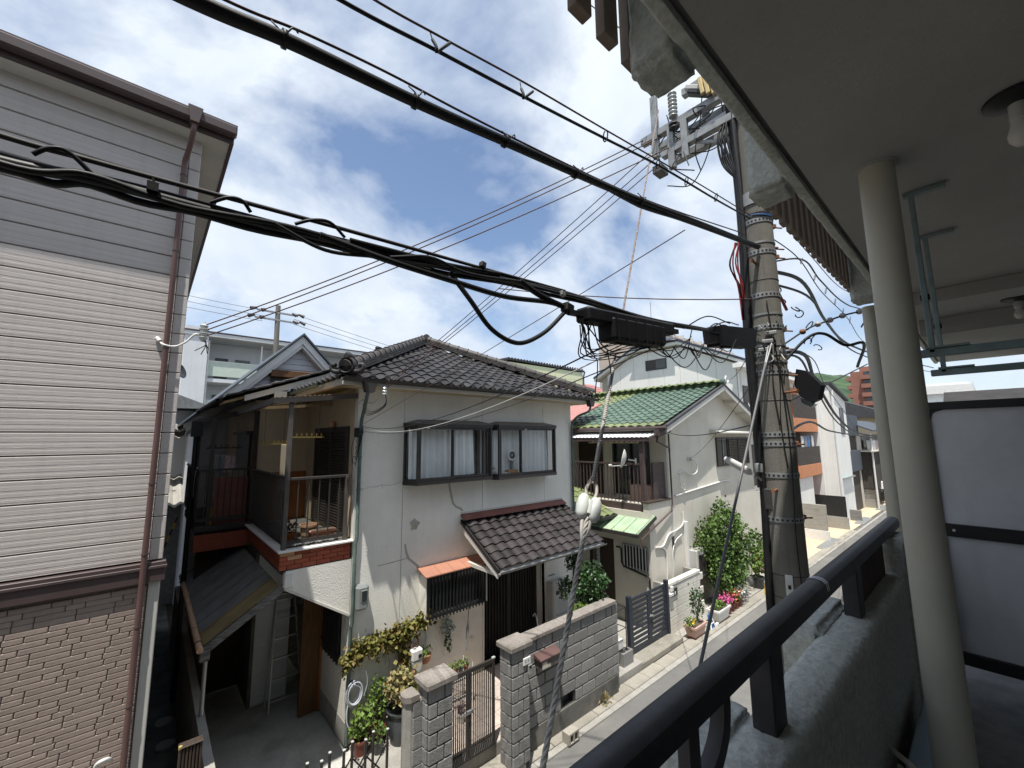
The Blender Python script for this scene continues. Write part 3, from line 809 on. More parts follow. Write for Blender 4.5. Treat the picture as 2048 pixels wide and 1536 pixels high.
# bay windows
def bay(x0, x1, split, zb, nm_left):
    bw = MB()
    zt = 5.44
    # sill and head boxes (trapezoid plans)
    def ring(z0, z1, e=0.0):
        bw.prism([(x0 - e, 7.6, z0), (x0 + .13 - e, 7.26 - e, z0), (x1 - .02 + e, 7.26 - e, z0), (x1 + e, 7.6, z0)], (0, 0, z1 - z0))
    ring(zb, zb + .075, .012)
    ring(zt, zt + .055, .02)
    W = bw.build('bay_window', M['bronze'], T)
    MB().prism([(x0 - .03, 7.599, zt + .058), (x0 + .10, 7.22, zt + .058), (x1 + .0, 7.22, zt + .058), (x1 + .03, 7.599, zt + .058)], (0, 0, .02)).build('hood_edge', M['bronze_light'], W)
    mb = MB()
    a = [(x0 - .03, 7.598, zt + .079), (x0 + .10, 7.22, zt + .079), (x1, 7.22, zt + .079), (x1 + .03, 7.598, zt + .079)]
    b = [(x0 + .30, 7.598, zt + .16), (x0 + .38, 7.40, zt + .15), (x1 - .30, 7.40, zt + .15), (x1 - .22, 7.598, zt + .16)]
    for i in range(3): mb.poly([a[i], a[i + 1], b[i + 1], b[i]])
    mb.poly(b)
    mb.build('hood', M['bronze_light'], W)
    z0, z1 = zb + .075, zt
    for (px, py) in ((x0 + .02, 7.575), (x0 + .135, 7.275), (x1 - .035, 7.275), (x1 - .02, 7.575)):
        MB().box(px - .022, px + .022, py - .022, py + .022, z0, z1, .004).build('post', M['bronze'], W)
    # side pane (left) and its frame
    d = (Vector((x0 + .135, 7.275, 0)) - Vector((x0 + .02, 7.575, 0)))
    mb = MB()
    for z in (z0 + .02, z1 - .025): mb.bar((x0 + .02, 7.575, z), (x0 + .135, 7.275, z), .03, .05)
    mb.build('side_frame', M['bronze'], W)
    mb = MB(); mb.poly([(x0 + .03, 7.55, z0 + .04), (x0 + .125, 7.30, z0 + .04), (x0 + .125, 7.30, z1 - .05), (x0 + .03, 7.55, z1 - .05)])
    mb.build('side_pane', M['glass'], W, fix=False)
    mb = MB(); mb.poly([(x1 - .03, 7.55, z0 + .04), (x1 - .033, 7.30, z0 + .04), (x1 - .033, 7.30, z1 - .05), (x1 - .03, 7.55, z1 - .05)])
    mb.build('side_pane', M['glass'], W, fix=False)
    # sashes
    xa, xb = x0 + .16, x1 - .06
    xm = split
    def sash(a, b, y):
        mb = MB()
        mb.box(a, b, y - .016, y + .016, z0 + .005, z0 + .055).box(a, b, y - .016, y + .016, z1 - .045, z1 - .005)
        mb.box(a, a + .032, y - .0155, y + .0155, z0 + .055, z1 - .045).box(b - .032, b, y - .0155, y + .0155, z0 + .055, z1 - .045)
        mb.build('sash', M['bronze'], W)
        g = MB(); g.poly([(a + .03, y, z0 + .05), (b - .03, y, z0 + .05), (b - .03, y, z1 - .04), (a + .03, y, z1 - .04)])
        g.build('glass_pane', M['glass'], W, fix=False)
    sash(xa, xm + .02, 7.27); sash(xm - .02, xb, 7.305)
    return W, xa, xb, z0, z1
def curtain(W, pts, z0, z1, y, amp=.022, freq=9.5, nm='curtain', skew=0.0):
    rows = []
    a, b = pts
    n = int((b - a) * 60)
    for r in range(9):
        t = r / 8
        row = []
        for i in range(n + 1):
            x = a + (b - a) * i / n
            ph = freq * 2 * PI * (x - a) / (b - a) * (b - a) / 1.0
            yy = y + amp * (.6 + .5 * t) * math.sin(ph + .5 * math.sin(x * 23)) + .008 * math.sin(3.1 * ph + 1)
            row.append((x + skew * (1 - t) * (x - a) + .012 * math.sin(ph * .5 + t * 2), yy, z0 + (z1 - z0) * (1 - t)))
        rows.append(row)
    mb = MB().grid(rows); return mb.build(nm, M['curtain'], W, smooth=True, fix=False)
W1, xa, xb, z0, z1 = bay(3.815, 5.765, 4.74, 4.325, 'l')
curtain(W1, (3.86, 4.86), z0 + .02, z1 - .03, 7.50, freq=7)
curtain(W1, (4.78, 5.42), z0 + .05, z1 - .03, 7.46, freq=5.5, amp=.03, skew=-.04)
curtain(W1, (3.845, 3.93), z0 + .03, z1 - .03, 7.45, freq=16, amp=.015)
W2, xa, xb, z0, z1 = bay(5.825, 7.81, 6.62, 4.295, 'r')
curtain(W2, (5.86, 6.65), z0 + .02, z1 - .03, 7.50, freq=6.5, amp=.03)
curtain(W2, (6.62, 7.72), z0 + .02, z1 - .03, 7.52, freq=7)
g = MB(); g.poly([(6.66, 7.255, z0 + .05), (7.40, 7.255, z0 + .05), (7.40, 7.255, z1 - .045), (6.66, 7.255, z1 - .045)])
g.build('insect_screen', M['screen'], W2, fix=False)
for x in (4.13, 6.74):
    MB().box(x, x + .06, 7.252, 7.26, 5.41, 5.425).build('label_sticker', M['white_paint'], W1 if x < 5 else W2)
MB().box(3.86, 7.8, 7.585, 7.595, 4.38, 4.402).build('inner_sill', M['bronze'], T)
# small things standing in the right bay window
t = thing('electric_fan', 'round wire electric fan standing inside right bay window', 'fan', (6.45, 7.42, 4.37))
mb = MB()
for k in range(3): mb.lathe((6.45, 7.40, 4.82), [(.055 + .035 * k, -.003), (.055 + .035 * k, .003), (.05 + .035 * k, .003)], 22, (0, 1, 0))
for k in range(14):
    a = k * PI / 7; mb.tube([(6.45, 7.39, 4.82), (6.45 + .125 * math.cos(a), 7.40, 4.82 + .125 * math.sin(a))], .0018, 4)
mb.build('cage', M['white_paint'], t)
MB().box(6.43, 6.47, 7.41, 7.45, 4.37, 4.78).build('stand', M['grey_pvc'], t)
MB().lathe((6.45, 7.40, 4.82), [(0, 0), (.03, 0), (.03, .05), (0, .06)], 14, (0, 1, 0)).build('motor', M['white_paint'], t)
single(MB().box(6.27, 6.58, 7.33, 7.45, 4.372, 4.49, .006), 'wooden_box', M['tan_box'], 'small brown wooden box on right bay window sill', 'box', (6.42, 7.39, 4.372))
mb = MB()
for k in range(5): mb.obox((6.10 + .05 * k, 7.36 + .01 * (k % 2), 4.40 + .012 * (k % 3)), (1, .1 * (k - 2), 0), (-.1 * (k - 2), 1, 0), (0, 0, 1), .05, .04, .018, .012)
single(mb, 'folded_cloths', M['cloth_white'], 'pile of folded white cloths on right bay window sill', 'cloths', (6.15, 7.37, 4.372), smooth=40)
mb = MB()
for c, r in (((5.945, 7.46, 4.45), (.055, .05, .07)), ((5.95, 7.45, 4.55), (.045, .04, .045)), ((5.985, 7.42, 4.44), (.035, .03, .055))):
    mb.lathe(c, [(0, -r[2])] + [(r[0] * math.cos(a), r[2] * math.sin(a)) for a in [x * PI / 10 for x in range(-4, 5)]] + [(0, r[2])], 12)
single(mb, 'stuffed_toy', M['cloth_white'], 'pale stuffed toy behind side pane of right bay window', 'toy', (5.95, 7.45, 4.372), smooth=True)

# main roof: hip end towards the street, ridge running back
E0, E1, YF, ZE = 2.40, 9.08, 7.0, 6.27
SL = .476
ax, ay, az = 5.74, 10.34, ZE + 3.34 * SL
mb = MB()
mb.poly([(E0, YF, ZE - .03), (E1, YF, ZE - .03), (ax, ay, az - .03)])
mb.poly([(E1, YF, ZE - .03), (E1, 15, ZE - .03), (ax, 15, az - .03), (ax, ay, az - .03)])
mb.poly([(E0, YF, ZE - .03), (ax, ay, az - .03), (ax, 15, az - .03), (E0, 15, ZE - .03)])
R_ = mb.build('roof_deck', M['roof_under'], T)
MB().box(E0 + .04, E1 - .04, YF + .03, 7.62, ZE - .13, ZE - .10).build('eaves_soffit', M['stucco_tan'], T)
MB().box(E0, E1, YF, YF + .028, ZE - .15, ZE - .03, .004).build('fascia', M['white_wood'], T)
MB().box(E1 - .03, E1, YF + .03, 15, ZE - .15, ZE - .03, .004).build('fascia', M['white_wood'], T)
MB().box(8.79, E1 - .04, 7.63, 15, ZE - .13, ZE - .10).build('eaves_soffit', M['stucco_tan'], T)
w, l = .265, .262
tm = tile_mesh('roof_tile', M['roof_tile'], w, l, .026, .018)
vd = Vector((0, 1, SL)).normalized()
sl = math.sqrt(1 + SL * SL)
nv = int(3.34 * sl / l) + 1
def inA(u, v):
    y = v / sl; x = E0 + u
    return E0 + y - .10 < x < E1 - y + .10
tiles(T, tm, (E0, YF - .05, ZE - .02), (1, 0, 0), vd, 25, nv, w, l, inA, 'roof_tile', limit=300, stuff_m=M['roof_tile'])
# eaves end caps
me = MB().lathe((0, 0, 0), [(.0, -.012), (.045, -.012), (.052, 0), (.052, .03)], 12, (0, 1, 0)).mesh('eave_cap', M['ridge_tile'])
for i in range(25): inst('eave_cap', me, T, (E0 + (i + .80) * w, YF - .055, ZE + .022))
# left and right slopes, seen edge on
def slope_sheet(o, ud, vd, nu, nv, ins, nm):
    tiles(T, tm, o, ud, vd, nu, nv, w, l, ins, nm, limit=0, stuff_m=M['roof_tile'])
slope_sheet((E0 - .05, 15, ZE - .02), (0, -1, 0), Vector((1, 0, SL)).normalized(), 30, nv, lambda u, v: (15 - u) > YF + v / sl - .1, 'left_slope')
slope_sheet((E1 + .05, YF, ZE - .02), (0, 1, 0), Vector((-1, 0, SL)).normalized(), 30, nv, lambda u, v: u > v / sl - .1, 'right_slope')
# hip ridges
rt = MB()
rt.grid([[(r * math.cos(a), y, r * math.sin(a)) for a in [k * PI / 8 for k in range(9)]] for y, r in ((-.145, .098), (-.145, .108), (-.115, .108), (-.11, .092), (.145, .088))])
rt.poly([(.098 * math.cos(a), -.145, .098 * math.sin(a)) for a in [k * PI / 8 for k in range(9)]])
rtm = rt.mesh('ridge_tile', M['ridge_tile'], smooth=40)
def ridge(a, b, parent, nm='hip_ridge', h=.13, step=.27, wd=.105):
    a, b = Vector(a), Vector(b)
    d = (b - a).normalized(); x = d.cross(Vector((0, 0, 1))).normalized(); z = x.cross(d)
    mb = MB(); ln = (b - a).length
    for k in range(3):
        mb.obox((a + b) / 2 + z * (h * (k + .5) / 3), x, d, z, wd + .012 - .012 * k, ln / 2, h / 6 - .006)
    rb = mb.build(nm, M['ridge_tile'], parent)
    n = int(ln / step)
    Rm = Matrix((x, d, z)).transposed()
    for i in range(n + 1):
        p = a + d * (ln * i / n) + z * h
        inst('ridge_tile', rtm, rb, p, Rm)
    return rb
ridge((E0 + .12, YF + .10, ZE + .08), (ax, ay, az + .04), T)
ridge((E1 - .12, YF + .10, ZE + .08), (ax, ay, az + .04), T)
ridge((ax, ay, az + .05), (ax, 15, az + .05), T, 'main_ridge')
def oni(p, d, parent, s=1.0):
    """demon-tile style ridge end: round boss, rim and two curling feet"""
    p = Vector(p); d = Vector(d).normalized(); x = d.cross(Vector((0, 0, 1))).normalized(); z = Vector((0, 0, 1))
    mb = MB()
    mb.lathe(p + z * .13 * s, [(0, .0), (.13 * s, .0), (.15 * s, .05 * s), (.13 * s, .12 * s), (.09 * s, .08 * s), (.06 * s, .11 * s), (0, .13 * s)], 16, d)
    for sg in (-1, 1):
        mb.tube(spline([p + x * sg * .05 * s + z * .05 * s + d * .05 * s, p + x * sg * .17 * s + z * .02 * s + d * .06 * s, p + x * sg * .26 * s + z * .05 * s + d * .06 * s, p + x * sg * .27 * s + z * .13 * s + d * .06 * s, p + x * sg * .2 * s + z * .13 * s + d * .07 * s], 5), .04 * s, 8)
    mb.lathe(p + z * .29 * s + d * .02, [(0, -.1 * s), (.06 * s, -.1 * s), (.07 * s, .06 * s), (.04 * s, .1 * s), (0, .1 * s)], 12, d)
    mb.obox(p + z * .04 * s + d * .03, x, d, z, .15 * s, .05 * s, .07 * s, .02 * s)
    return mb.build('ridge_end_tile', M['roof_tile'], parent, smooth=50)
oni((E0 + .10, YF + .06, ZE + .05), (-1, -1, 0), T, 1.0)
oni((E1 - .10, YF + .06, ZE + .05), (1, -1, 0), T, .62)
oni((5.12, 12.0, 7.68), (-1, -.35, 0), T, .95)
ridge((5.15, 12.0, 7.72), (ax, 12.0, az + .1), T, 'side_ridge', .10)
# gutter, rain heads, downpipes
mb = MB()
mb.grid([[(x, YF - .07 + .065 * math.cos(a), ZE - .03 + .065 * math.sin(a)) for a in [PI + k * PI / 8 for k in range(9)]] for x in [E0 - .05, E1 + .05]])
mb.grid([[(x, YF - .07 + .058 * math.cos(a), ZE - .028 + .058 * math.sin(a)) for a in [PI + k * PI / 8 for k in range(9)]] for x in [E0 - .05, E1 + .05]])
gt = mb.build('gutter', M['bronze'], T, smooth=40)
for i in range(14):
    x = E0 + .25 + i * .485
    MB().box(x - .012, x + .012, YF - .142, YF - .0, ZE - .034, ZE - .024).build('gutter_strap', M['galv'], gt)
MB().prism([(2.70, 6.88, ZE - .07), (2.94, 6.88, ZE - .07), (2.89, 6.88, ZE - .26), (2.75, 6.88, ZE - .26)], (0, .14, 0)).build('rain_head', M['bronze'], T)
d = MB().tube(spline([(2.80, 6.95, ZE - .25), (2.80, 7.0, 5.92), (2.90, 7.35, 5.72), (2.93, 7.52, 5.55), (2.93, 7.545, 5.35)], 5) + [(2.93, 7.545, 3.46), (2.90, 7.53, 3.40), (2.90, 7.53, 2.1), (2.885, 7.545, 2.0), (2.885, 7.545, .2)], .032, 12).build('downpipe', M['green_pipe'], T, smooth=40)
for zc in (5.3, 4.9, 4.32, 2.05):
    MB().lathe((2.93 if zc > 3.4 else 2.89, 7.54, zc), [(.038, -.015), (.038, .015), (.032, .015)], 12).build('pipe_joint', M['green_pipe'], d)
MB().prism([(8.74, 6.88, ZE - .07), (8.96, 6.88, ZE - .07), (8.91, 6.88, ZE - .24), (8.79, 6.88, ZE - .24)], (0, .14, 0)).build('rain_head', M['bronze'], T)
MB().tube(spline([(8.85, 6.95, ZE - .23), (8.85, 7.0, 5.92), (8.78, 7.35, 5.78), (8.75, 7.52, 5.6), (8.75, 7.55, 5.4)], 5) + [(8.75, 7.55, .2)], .03, 12).build('downpipe', M['green_pipe'], T, smooth=40)
# tiled canopy over the entrance
def canopy():
    x0, x1, yt, ye, zt, ze = 5.19, 8.40, 7.6, 6.40, 3.52, 2.80
    mb = MB()
    mb.prism([(x0, yt, zt - .06), (x0, ye, ze - .06), (x0, ye, ze - .14), (x0, yt - .0, zt - .16)], (x1 - x0, 0, 0))
    Cn = mb.build('entrance_canopy', M['white_wood'], T)
    s = (zt - ze) / (yt - ye); q = math.sqrt(1 + s * s); ln = (yt - ye) * q
    vd = Vector((0, 1, s)).normalized()
    w = .268; l = ln / 7.0
    cm = tile_mesh('canopy_tile', M['canopy_tile'], w, l, .03, .022)
    tiles(Cn, cm, (x0, ye - .05, ze - .035), (1, 0, 0), vd, 12, 7, w, l, lambda u, v: True, 'canopy_tile')
    MB().prism([(x0 - .03, yt, zt - .02), (x0 - .03, ye - .06, ze - .04), (x0 - .03, ye - .06, ze - .12), (x0 - .03, yt, zt - .10)], (.05, 0, 0)).build('verge_board', M['roof_tile'], Cn)
    MB().prism([(x0 - .02, yt, zt - .10), (x0 - .02, ye - .02, ze - .12), (x0 - .02, ye - .02, ze - .21), (x0 - .02, yt, zt - .24)], (.03, 0, 0)).build('barge_board', M['white_wood'], Cn)
    mb = MB().prism([(x0 - .02, yt + .0, zt + .10), (x0 - .02, yt - .16, zt + .02), (x0 - .02, yt - .16, zt - .01), (x0 - .02, yt, zt + .05)], (1.62, 0, 0))
    mb.prism([(x0 + 1.604, yt + .0, zt + .10), (x0 + 1.604, yt - .16, zt + .02), (x0 + 1.604, yt - .16, zt - .01), (x0 + 1.604, yt, zt + .05)], (1.55, 0, 0))
    mb.build('flashing', M['red_flash'], Cn)
    MB().box(x0, x1 - .05, yt - .02, yt, zt + .10, zt + .135).build('flashing_strip', M['white_wood'], Cn)
    mb = MB(); mb.grid([[(x, ye - .09 + .052 * math.cos(a), ze - .075 + .052 * math.sin(a)) for a in [PI + k * PI / 8 for k in range(9)]] for x in (x0 - .03, x1 + .03)])
    mb.grid([[(x, ye - .09 + .046 * math.cos(a), ze - .073 + .046 * math.sin(a)) for a in [PI + k * PI / 8 for k in range(9)]] for x in (x0 - .03, x1 + .03)])
    mb.build('gutter', M['galv'], Cn, smooth=40)
    mb = MB()
    for x in (x0 + .02, x1 - .14): mb.box(x, x + .09, ye + .02, yt, ze - .19, ze - .12)
    mb.build('bracket', M['white_wood'], Cn)
    MB().box(8.28, 8.40, 6.46, 6.58, .15, ze - .14, .006).build('post', M['grey_wood'], Cn)
canopy()
# copper hood and lattice window
Wn = MB().box(4.225, 4.30, 7.35, 7.6, 1.82, 2.60).box(5.60, 5.68, 7.35, 7.6, 1.82, 2.60).box(4.301, 5.599, 7.38, 7.6, 1.80, 1.86).build('lattice_window', M['stucco'], T)
MB().prism([(4.16, 7.598, 2.735), (4.16, 7.26, 2.625), (4.16, 7.26, 2.605), (4.16, 7.598, 2.70)], (1.72, 0, 0)).build('copper_hood', M['copper'], Wn)
mb = MB()
for k in range(5): mb.bar((4.5 + .3 * k, 7.59, 2.737), (4.5 + .3 * k, 7.265, 2.631), .012, .008)
mb.build('hood_seam', M['copper'], Wn)
mb = MB().box(4.235, 5.64, 7.335, 7.375, 2.56, 2.60).box(4.235, 5.64, 7.335, 7.375, 1.82, 1.87).box(4.235, 4.27, 7.336, 7.374, 1.87, 2.56).box(5.60, 5.64, 7.336, 7.374, 1.87, 2.56).box(4.90, 4.94, 7.336, 7.374, 1.87, 2.56)
mb.build('frame', M['black_metal'], Wn)
for k in range(17):
    x = 4.29 + k * .0785
    MB().box(x - .014, x + .014, 7.330, 7.352, 1.78, 2.56, .003).build('lattice_bar', M['black_metal'], Wn)
g = MB(); g.poly([(4.3, 7.45, 1.87), (5.6, 7.45, 1.87), (5.6, 7.45, 2.56), (4.3, 7.45, 2.56)]); g.build('glass_pane', M['dark_glass'], Wn, fix=False)
# entrance door: dark sliding lattice
D = MB().box(5.80, 7.65, 7.93, 7.97, .34, 2.73).build('sliding_door', M['black_metal'], T)
MB().box(5.80, 7.65, 7.66, 7.93, 2.66, 2.735).build('lintel', M['black_metal'], D)
MB().box(6.70, 6.76, 7.88, 7.93, .36, 2.66).box(5.80, 5.86, 7.88, 7.93, .36, 2.66).box(7.59, 7.65, 7.88, 7.93, .36, 2.66).build('stile', M['bronze'], D)
for k in range(20):
    x = 5.91 + k * .087
    MB().box(x - .012, x + .012, 7.89, 7.928, .4, 2.64).build('lattice_bar', M['bronze'], D)
MB().box(5.795, 5.80, 7.6, 7.93, .34, 2.73).box(7.65, 7.656, 7.75, 7.93, .34, 2.73).build('jamb', M['stucco'], D)
single(MB().lathe((8.03, 7.55, 2.30), [(0, -.06), (.07, -.05), (.09, 0), (.09, .04), (0, .05)], 18, (0, 1, 0)), 'wall_lamp', M['galv'], 'round grey wall lamp under tiled canopy', 'lamp', (8.03, 7.55, 2.30), smooth=40)

# side of the house above and behind the carport
mb = MB(); wallgrid(mb, 7.74, 8.95, .2, 3.12, 2.88, 2.98, [(7.95, 8.9, 1.35, 2.15)], 'y'); mb.build('carport_wall', M['stucco'], T)
mb = MB()
for k in range(13):
    y = 7.98 + k * .072; mb.box(2.835, 2.86, y - .01, y + .01, 1.28 - .02 * (k % 2), 2.15)
mb.box(2.84, 2.87, 7.94, 8.92, 1.42, 1.46).box(2.84, 2.87, 7.94, 8.92, 2.09, 2.13)
sw = mb.build('side_window', M['black_metal'], T)
g = MB(); g.poly([(2.92, 7.95, 1.35), (2.92, 8.9, 1.35), (2.92, 8.9, 2.15), (2.92, 7.95, 2.15)]); g.build('glass_pane', M['dark_glass'], sw, fix=False)
MB().box(2.875, 2.93, 7.62, 8.95, .15, .5, .004).build('side_plinth', M['plinth'], T)
MB().box(2.52, 2.88, 8.98, 9.06, .12, 3.1).build('wood_panel', M['brown_wood'], T)
MB().box(2.84, 2.90, 8.93, 9.0, .12, 3.1).build('door_frame', M['dado'], T)
MB().box(1.88, 2.52, 9.92, 10.0, .12, 3.1).build('back_panel', M['gable_white'], T)
MB().box(.95, 1.88, 11.0, 11.1, .12, 3.2).build('back_door', M['dark_wood'], T)
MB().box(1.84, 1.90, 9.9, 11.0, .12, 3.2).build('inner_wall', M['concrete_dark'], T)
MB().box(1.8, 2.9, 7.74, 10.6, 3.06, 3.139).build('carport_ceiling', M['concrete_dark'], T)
# upper side walls
mb = MB(); wallgrid(mb, 7.74, 10.6, 3.46, 6.2, 2.88, 2.98, [(8.0, 9.9, 3.5, 5.42)], 'y'); mb.build('balcony_wall', M['stucco_tan'], T)
sh = MB().box(2.84, 2.90, 9.86, 9.98, 3.48, 5.46).box(2.84, 2.90, 7.94, 8.06, 3.48, 5.46).box(2.84, 2.90, 8.06, 9.86, 5.36, 5.46).build('louver_door', M['bronze'], T)
for p, (ya, yb) in enumerate(((8.07, 8.94), (8.97, 9.85))):
    MB().box(2.855, 2.885, ya, ya + .06, 3.5, 5.36).box(2.855, 2.885, yb - .06, yb, 3.5, 5.36).box(2.855, 2.885, ya + .06, yb - .06, 4.38, 4.46).build('stile', M['bronze'], sh)
    lm = MB().obox((0, 0, 0), (1, 0, .8), (0, 1, 0), (-.8, 0, 1), .022, (yb - ya) / 2 - .06, .004).mesh('louver', M['louver'])
    for k in range(34):
        zz = 3.55 + k * .053
        if abs(zz - 4.42) < .05: continue
        inst('louver', lm, sh, (2.868, (ya + yb) / 2, zz))
MB().box(2.91, 2.93, 8.0, 9.9, 3.5, 5.42).build('door_back', M['room_dark'], sh)
MB().box(1.84, 2.88, 10.6, 10.7, 4.50, 5.95).build('tan_wall', M['stucco_tan'], T)
MB().box(1.84, 2.86, 10.585, 10.7, 3.46, 4.50).build('dado_panel', M['dado'], T)
MB().box(1.75, 1.84, 10.52, 10.62, 3.4, 5.85, .004).build('corner_post', M['dark_wood'], T)
MB().box(1.80, 1.90, 10.70, 15, 3.0, 6.1).build('rear_wall', M['stucco_tan'], T)
rw = MB().box(1.74, 1.80, 10.95, 12.6, 3.5, 5.35).build('rear_window', M['black_metal'], T)
MB().box(1.66, 1.80, 10.9, 12.7, 5.35, 5.42).build('rear_hood', M['bronze'], rw)
# rear-left roof with its white barge board
mb = MB()
zr = lambda x: 6.03 + (x - 1.05) * .372
mb.poly([(1.05, 10.0, zr(1.05)), (3.35, 10.0, zr(3.35)), (3.35, 15, zr(3.35)), (1.05, 15, zr(1.05))])
mb.build('rear_roof_deck', M['roof_under'], T)
MB().prism([(1.45, 9.97, zr(1.45) - .05), (3.3, 9.97, zr(3.3) - .05), (3.3, 9.97, zr(3.3) - .17), (1.45, 9.97, zr(1.45) - .17)], (0, .04, 0)).build('barge_board', M['white_wood'], T)
MB().prism([(1.1, 10.02, zr(1.1) - .06), (3.3, 10.02, zr(3.3) - .06), (3.3, 10.02, zr(3.3) - .11), (1.1, 10.02, zr(1.1) - .11)], (0, .62, 0)).build('verge_soffit', M['wood_soffit'], T)
me = MB().obox((0, 0, 0), (1, 0, .372), (0, 1, 0), (-.372, 0, 1), .135, .17, .02, .008).mesh('verge_tile', M['roof_tile'])
for k in range(9): inst('verge_tile', me, T, (1.28 + .25 * k, 10.06, zr(1.28 + .25 * k) + .03 + .004 * (k % 2)), Matrix.Rotation(.07, 3, 'Y'))
for k in range(16): inst('eave_cap', bpy.data.meshes['eave_cap'], T, (1.06, 10.1 + k * .265, zr(1.06) + .02), Matrix.Rotation(-PI / 2, 3, 'Z'))
slope_sheet((1.0, 14.9, zr(1.0)), (0, -1, 0), Vector((1, 0, .372)).normalized(), 18, 8, lambda u, v: True, 'rear_slope')
MB().box(1.98, 2.22, 9.95, 10.0, zr(2.1) - .36, zr(2.1) - .17).build('purlin_end', M['white_wood'], T)
# eave of the main left slope over the balcony
for k in range(12): inst('eave_cap', bpy.data.meshes['eave_cap'], T, (E0 - .055, YF + .2 + k * .265, ZE + .02), Matrix.Rotation(-PI / 2, 3, 'Z'))
MB().box(E0, E0 + .03, YF + .03, 10.0, ZE - .14, ZE - .03).build('fascia', M['white_wood'], T)
MB().prism([(E0 + .02, YF + .05, ZE - .16), (2.88, YF + .05, ZE - .10), (2.88, YF + .05, ZE - .05), (E0 + .02, YF + .05, ZE - .11)], (0, 3.0, 0)).build('eaves_soffit', M['wood_soffit'], T)
mb = MB(); mb.grid([[(E0 - .09 + .05 * math.cos(a), y, ZE - .04 + .05 * math.sin(a)) for a in [PI + k * PI / 8 for k in range(9)]] for y in (8.0, 10.1)])
mb.build('gutter', M['green_pipe'], T, smooth=40)

# ---- balcony
Bk = MB().box(1.78, 2.87, 7.63, 10.55, 3.14, 3.43).build('balcony_floor', M['brick_joint'], T)
MB().box(1.70, 2.885, 7.545, 7.72, 3.43, 3.462, .006).box(1.70, 1.86, 7.72, 10.6, 3.43, 3.461, .006).build('ledge', M['white_paint'], Bk)
MB().box(1.86, 2.87, 7.72, 10.5, 3.431, 3.45).build('deck', M['concrete_dark'], Bk)
bmr = MB().box(-.108, .108, -.012, .012, -.0325, .0325, .004).mesh('band_brick', M['brick_red'])
bmh = MB().box(-.052, .052, -.012, .012, -.0325, .0325, .004).mesh('band_brick', M['brick_red'])
bmp = MB().box(-.108, .108, -.012, .012, -.0325, .0325, .004).mesh('band_brick', M['brick_pale'])
for j in range(4):
    zb = 3.398 - j * .0705
    x = 1.755 + (.112 if j % 2 else .0)
    if j % 2 == 0: pass
    xs = 1.738
    if j % 2: inst('band_brick', bmh, Bk, (xs + .052, 7.62, zb)); xs += .112
    while xs < 2.80:
        o = bmp if (j, round(xs, 1)) in ((1, 1.9), (0, 1.7)) else bmr
        if xs + .216 > 2.88: inst('band_brick', bmh, Bk, (xs + .052, 7.62, zb)); break
        inst('band_brick', o, Bk, (xs + .108, 7.62, zb)); xs += .224
    ys = 7.63 + (.112 if j % 2 else 0)
    while ys < 10.4:
        inst('band_brick', bmr, Bk, (1.768, ys + .108, zb), Matrix.Rotation(PI / 2, 3, 'Z')); ys += .224
# the white stucco panel with the sloping lower edge
MB().prism([(1.84, 7.605, 3.135), (2.875, 7.605, 3.135), (2.875, 7.605, 2.22), (1.84, 7.605, 2.88)], (0, .12, 0)).build('sloping_panel', M['stucco'], T)
MB().bar((1.83, 7.655, 2.875), (2.875, 7.655, 2.205), .13, .035).build('panel_trim', M['white_wood'], T)
MB().box(1.81, 1.96, 7.575, 7.70, 2.88, 3.115, .02).build('trim_end', M['white_paint'], T)
def railing(nm, p0, p1, zb, zt, parent, step=.112, bs=.018, posts=(True, True)):
    p0, p1 = Vector(p0), Vector(p1); d = (p1 - p0); ln = d.length; d.normalize()
    mb = MB().bar((*p0[:2], zt), (*p1[:2], zt), .05, .045, ch=.006)
    r = mb.build(nm, M['bronze'], parent)
    MB().bar((*p0[:2], zb), (*p1[:2], zb), .035, .06).build('bottom_rail', M['bronze'], r)
    n = int(ln / step)
    bm_ = MB().box(-bs / 2, bs / 2, -bs / 2, bs / 2, zb, zt - .02).mesh('baluster', M['bronze'])
    for i in range(1, n):
        q = p0 + d * (ln * i / n); inst('baluster', bm_, r, (q.x, q.y, 0))
    return r
railing('balcony_railing', (1.80, 7.66, 0), (2.80, 7.66, 0), 3.56, 4.57, T, step=.145)
railing('balcony_railing', (1.785, 7.68, 0), (1.785, 10.55, 0), 3.56, 4.59, T)
MB().box(1.755, 1.825, 7.62, 7.69, 3.46, 5.86, .005).build('railing_post', M['bronze_light'], T)
MB().box(2.73, 2.79, 7.63, 7.69, 3.46, 4.57, .005).build('railing_post', M['bronze_light'], T)
MB().box(1.76, 1.815, 10.45, 10.515, 3.46, 4.6, .005).build('railing_post', M['bronze_light'], T)
# balcony roof
Br = MB().prism([(1.50, 7.58, 5.80), (1.50, 7.58, 5.89), (2.875, 7.58, 6.05), (2.875, 7.58, 5.96)], (0, .06, 0)).build('balcony_roof', M['bronze_light'], T)
MB().bar((1.53, 7.64, 5.85), (1.55, 11.4, 5.83), .06, .10).build('side_beam', M['bronze_light'], Br)
mb = MB(); mb.grid([[(x, y, 5.895 + (x - 1.5) * .116 + .008 * math.sin(x * 2 * PI / .076)) for x in [1.48 + k * .019 for k in range(74)]] for y in (7.55, 10.0)])
mb.build('roof_sheet', M['clear_sheet'], Br, smooth=True)
MB().bar((2.2, 9.0, 5.87), (2.86, 9.0, 5.95), .05, .06).bar((1.55, 9.0, 5.81), (2.2, 9.0, 5.87), .05, .06).build('rafter', M['wood_soffit'], Br)
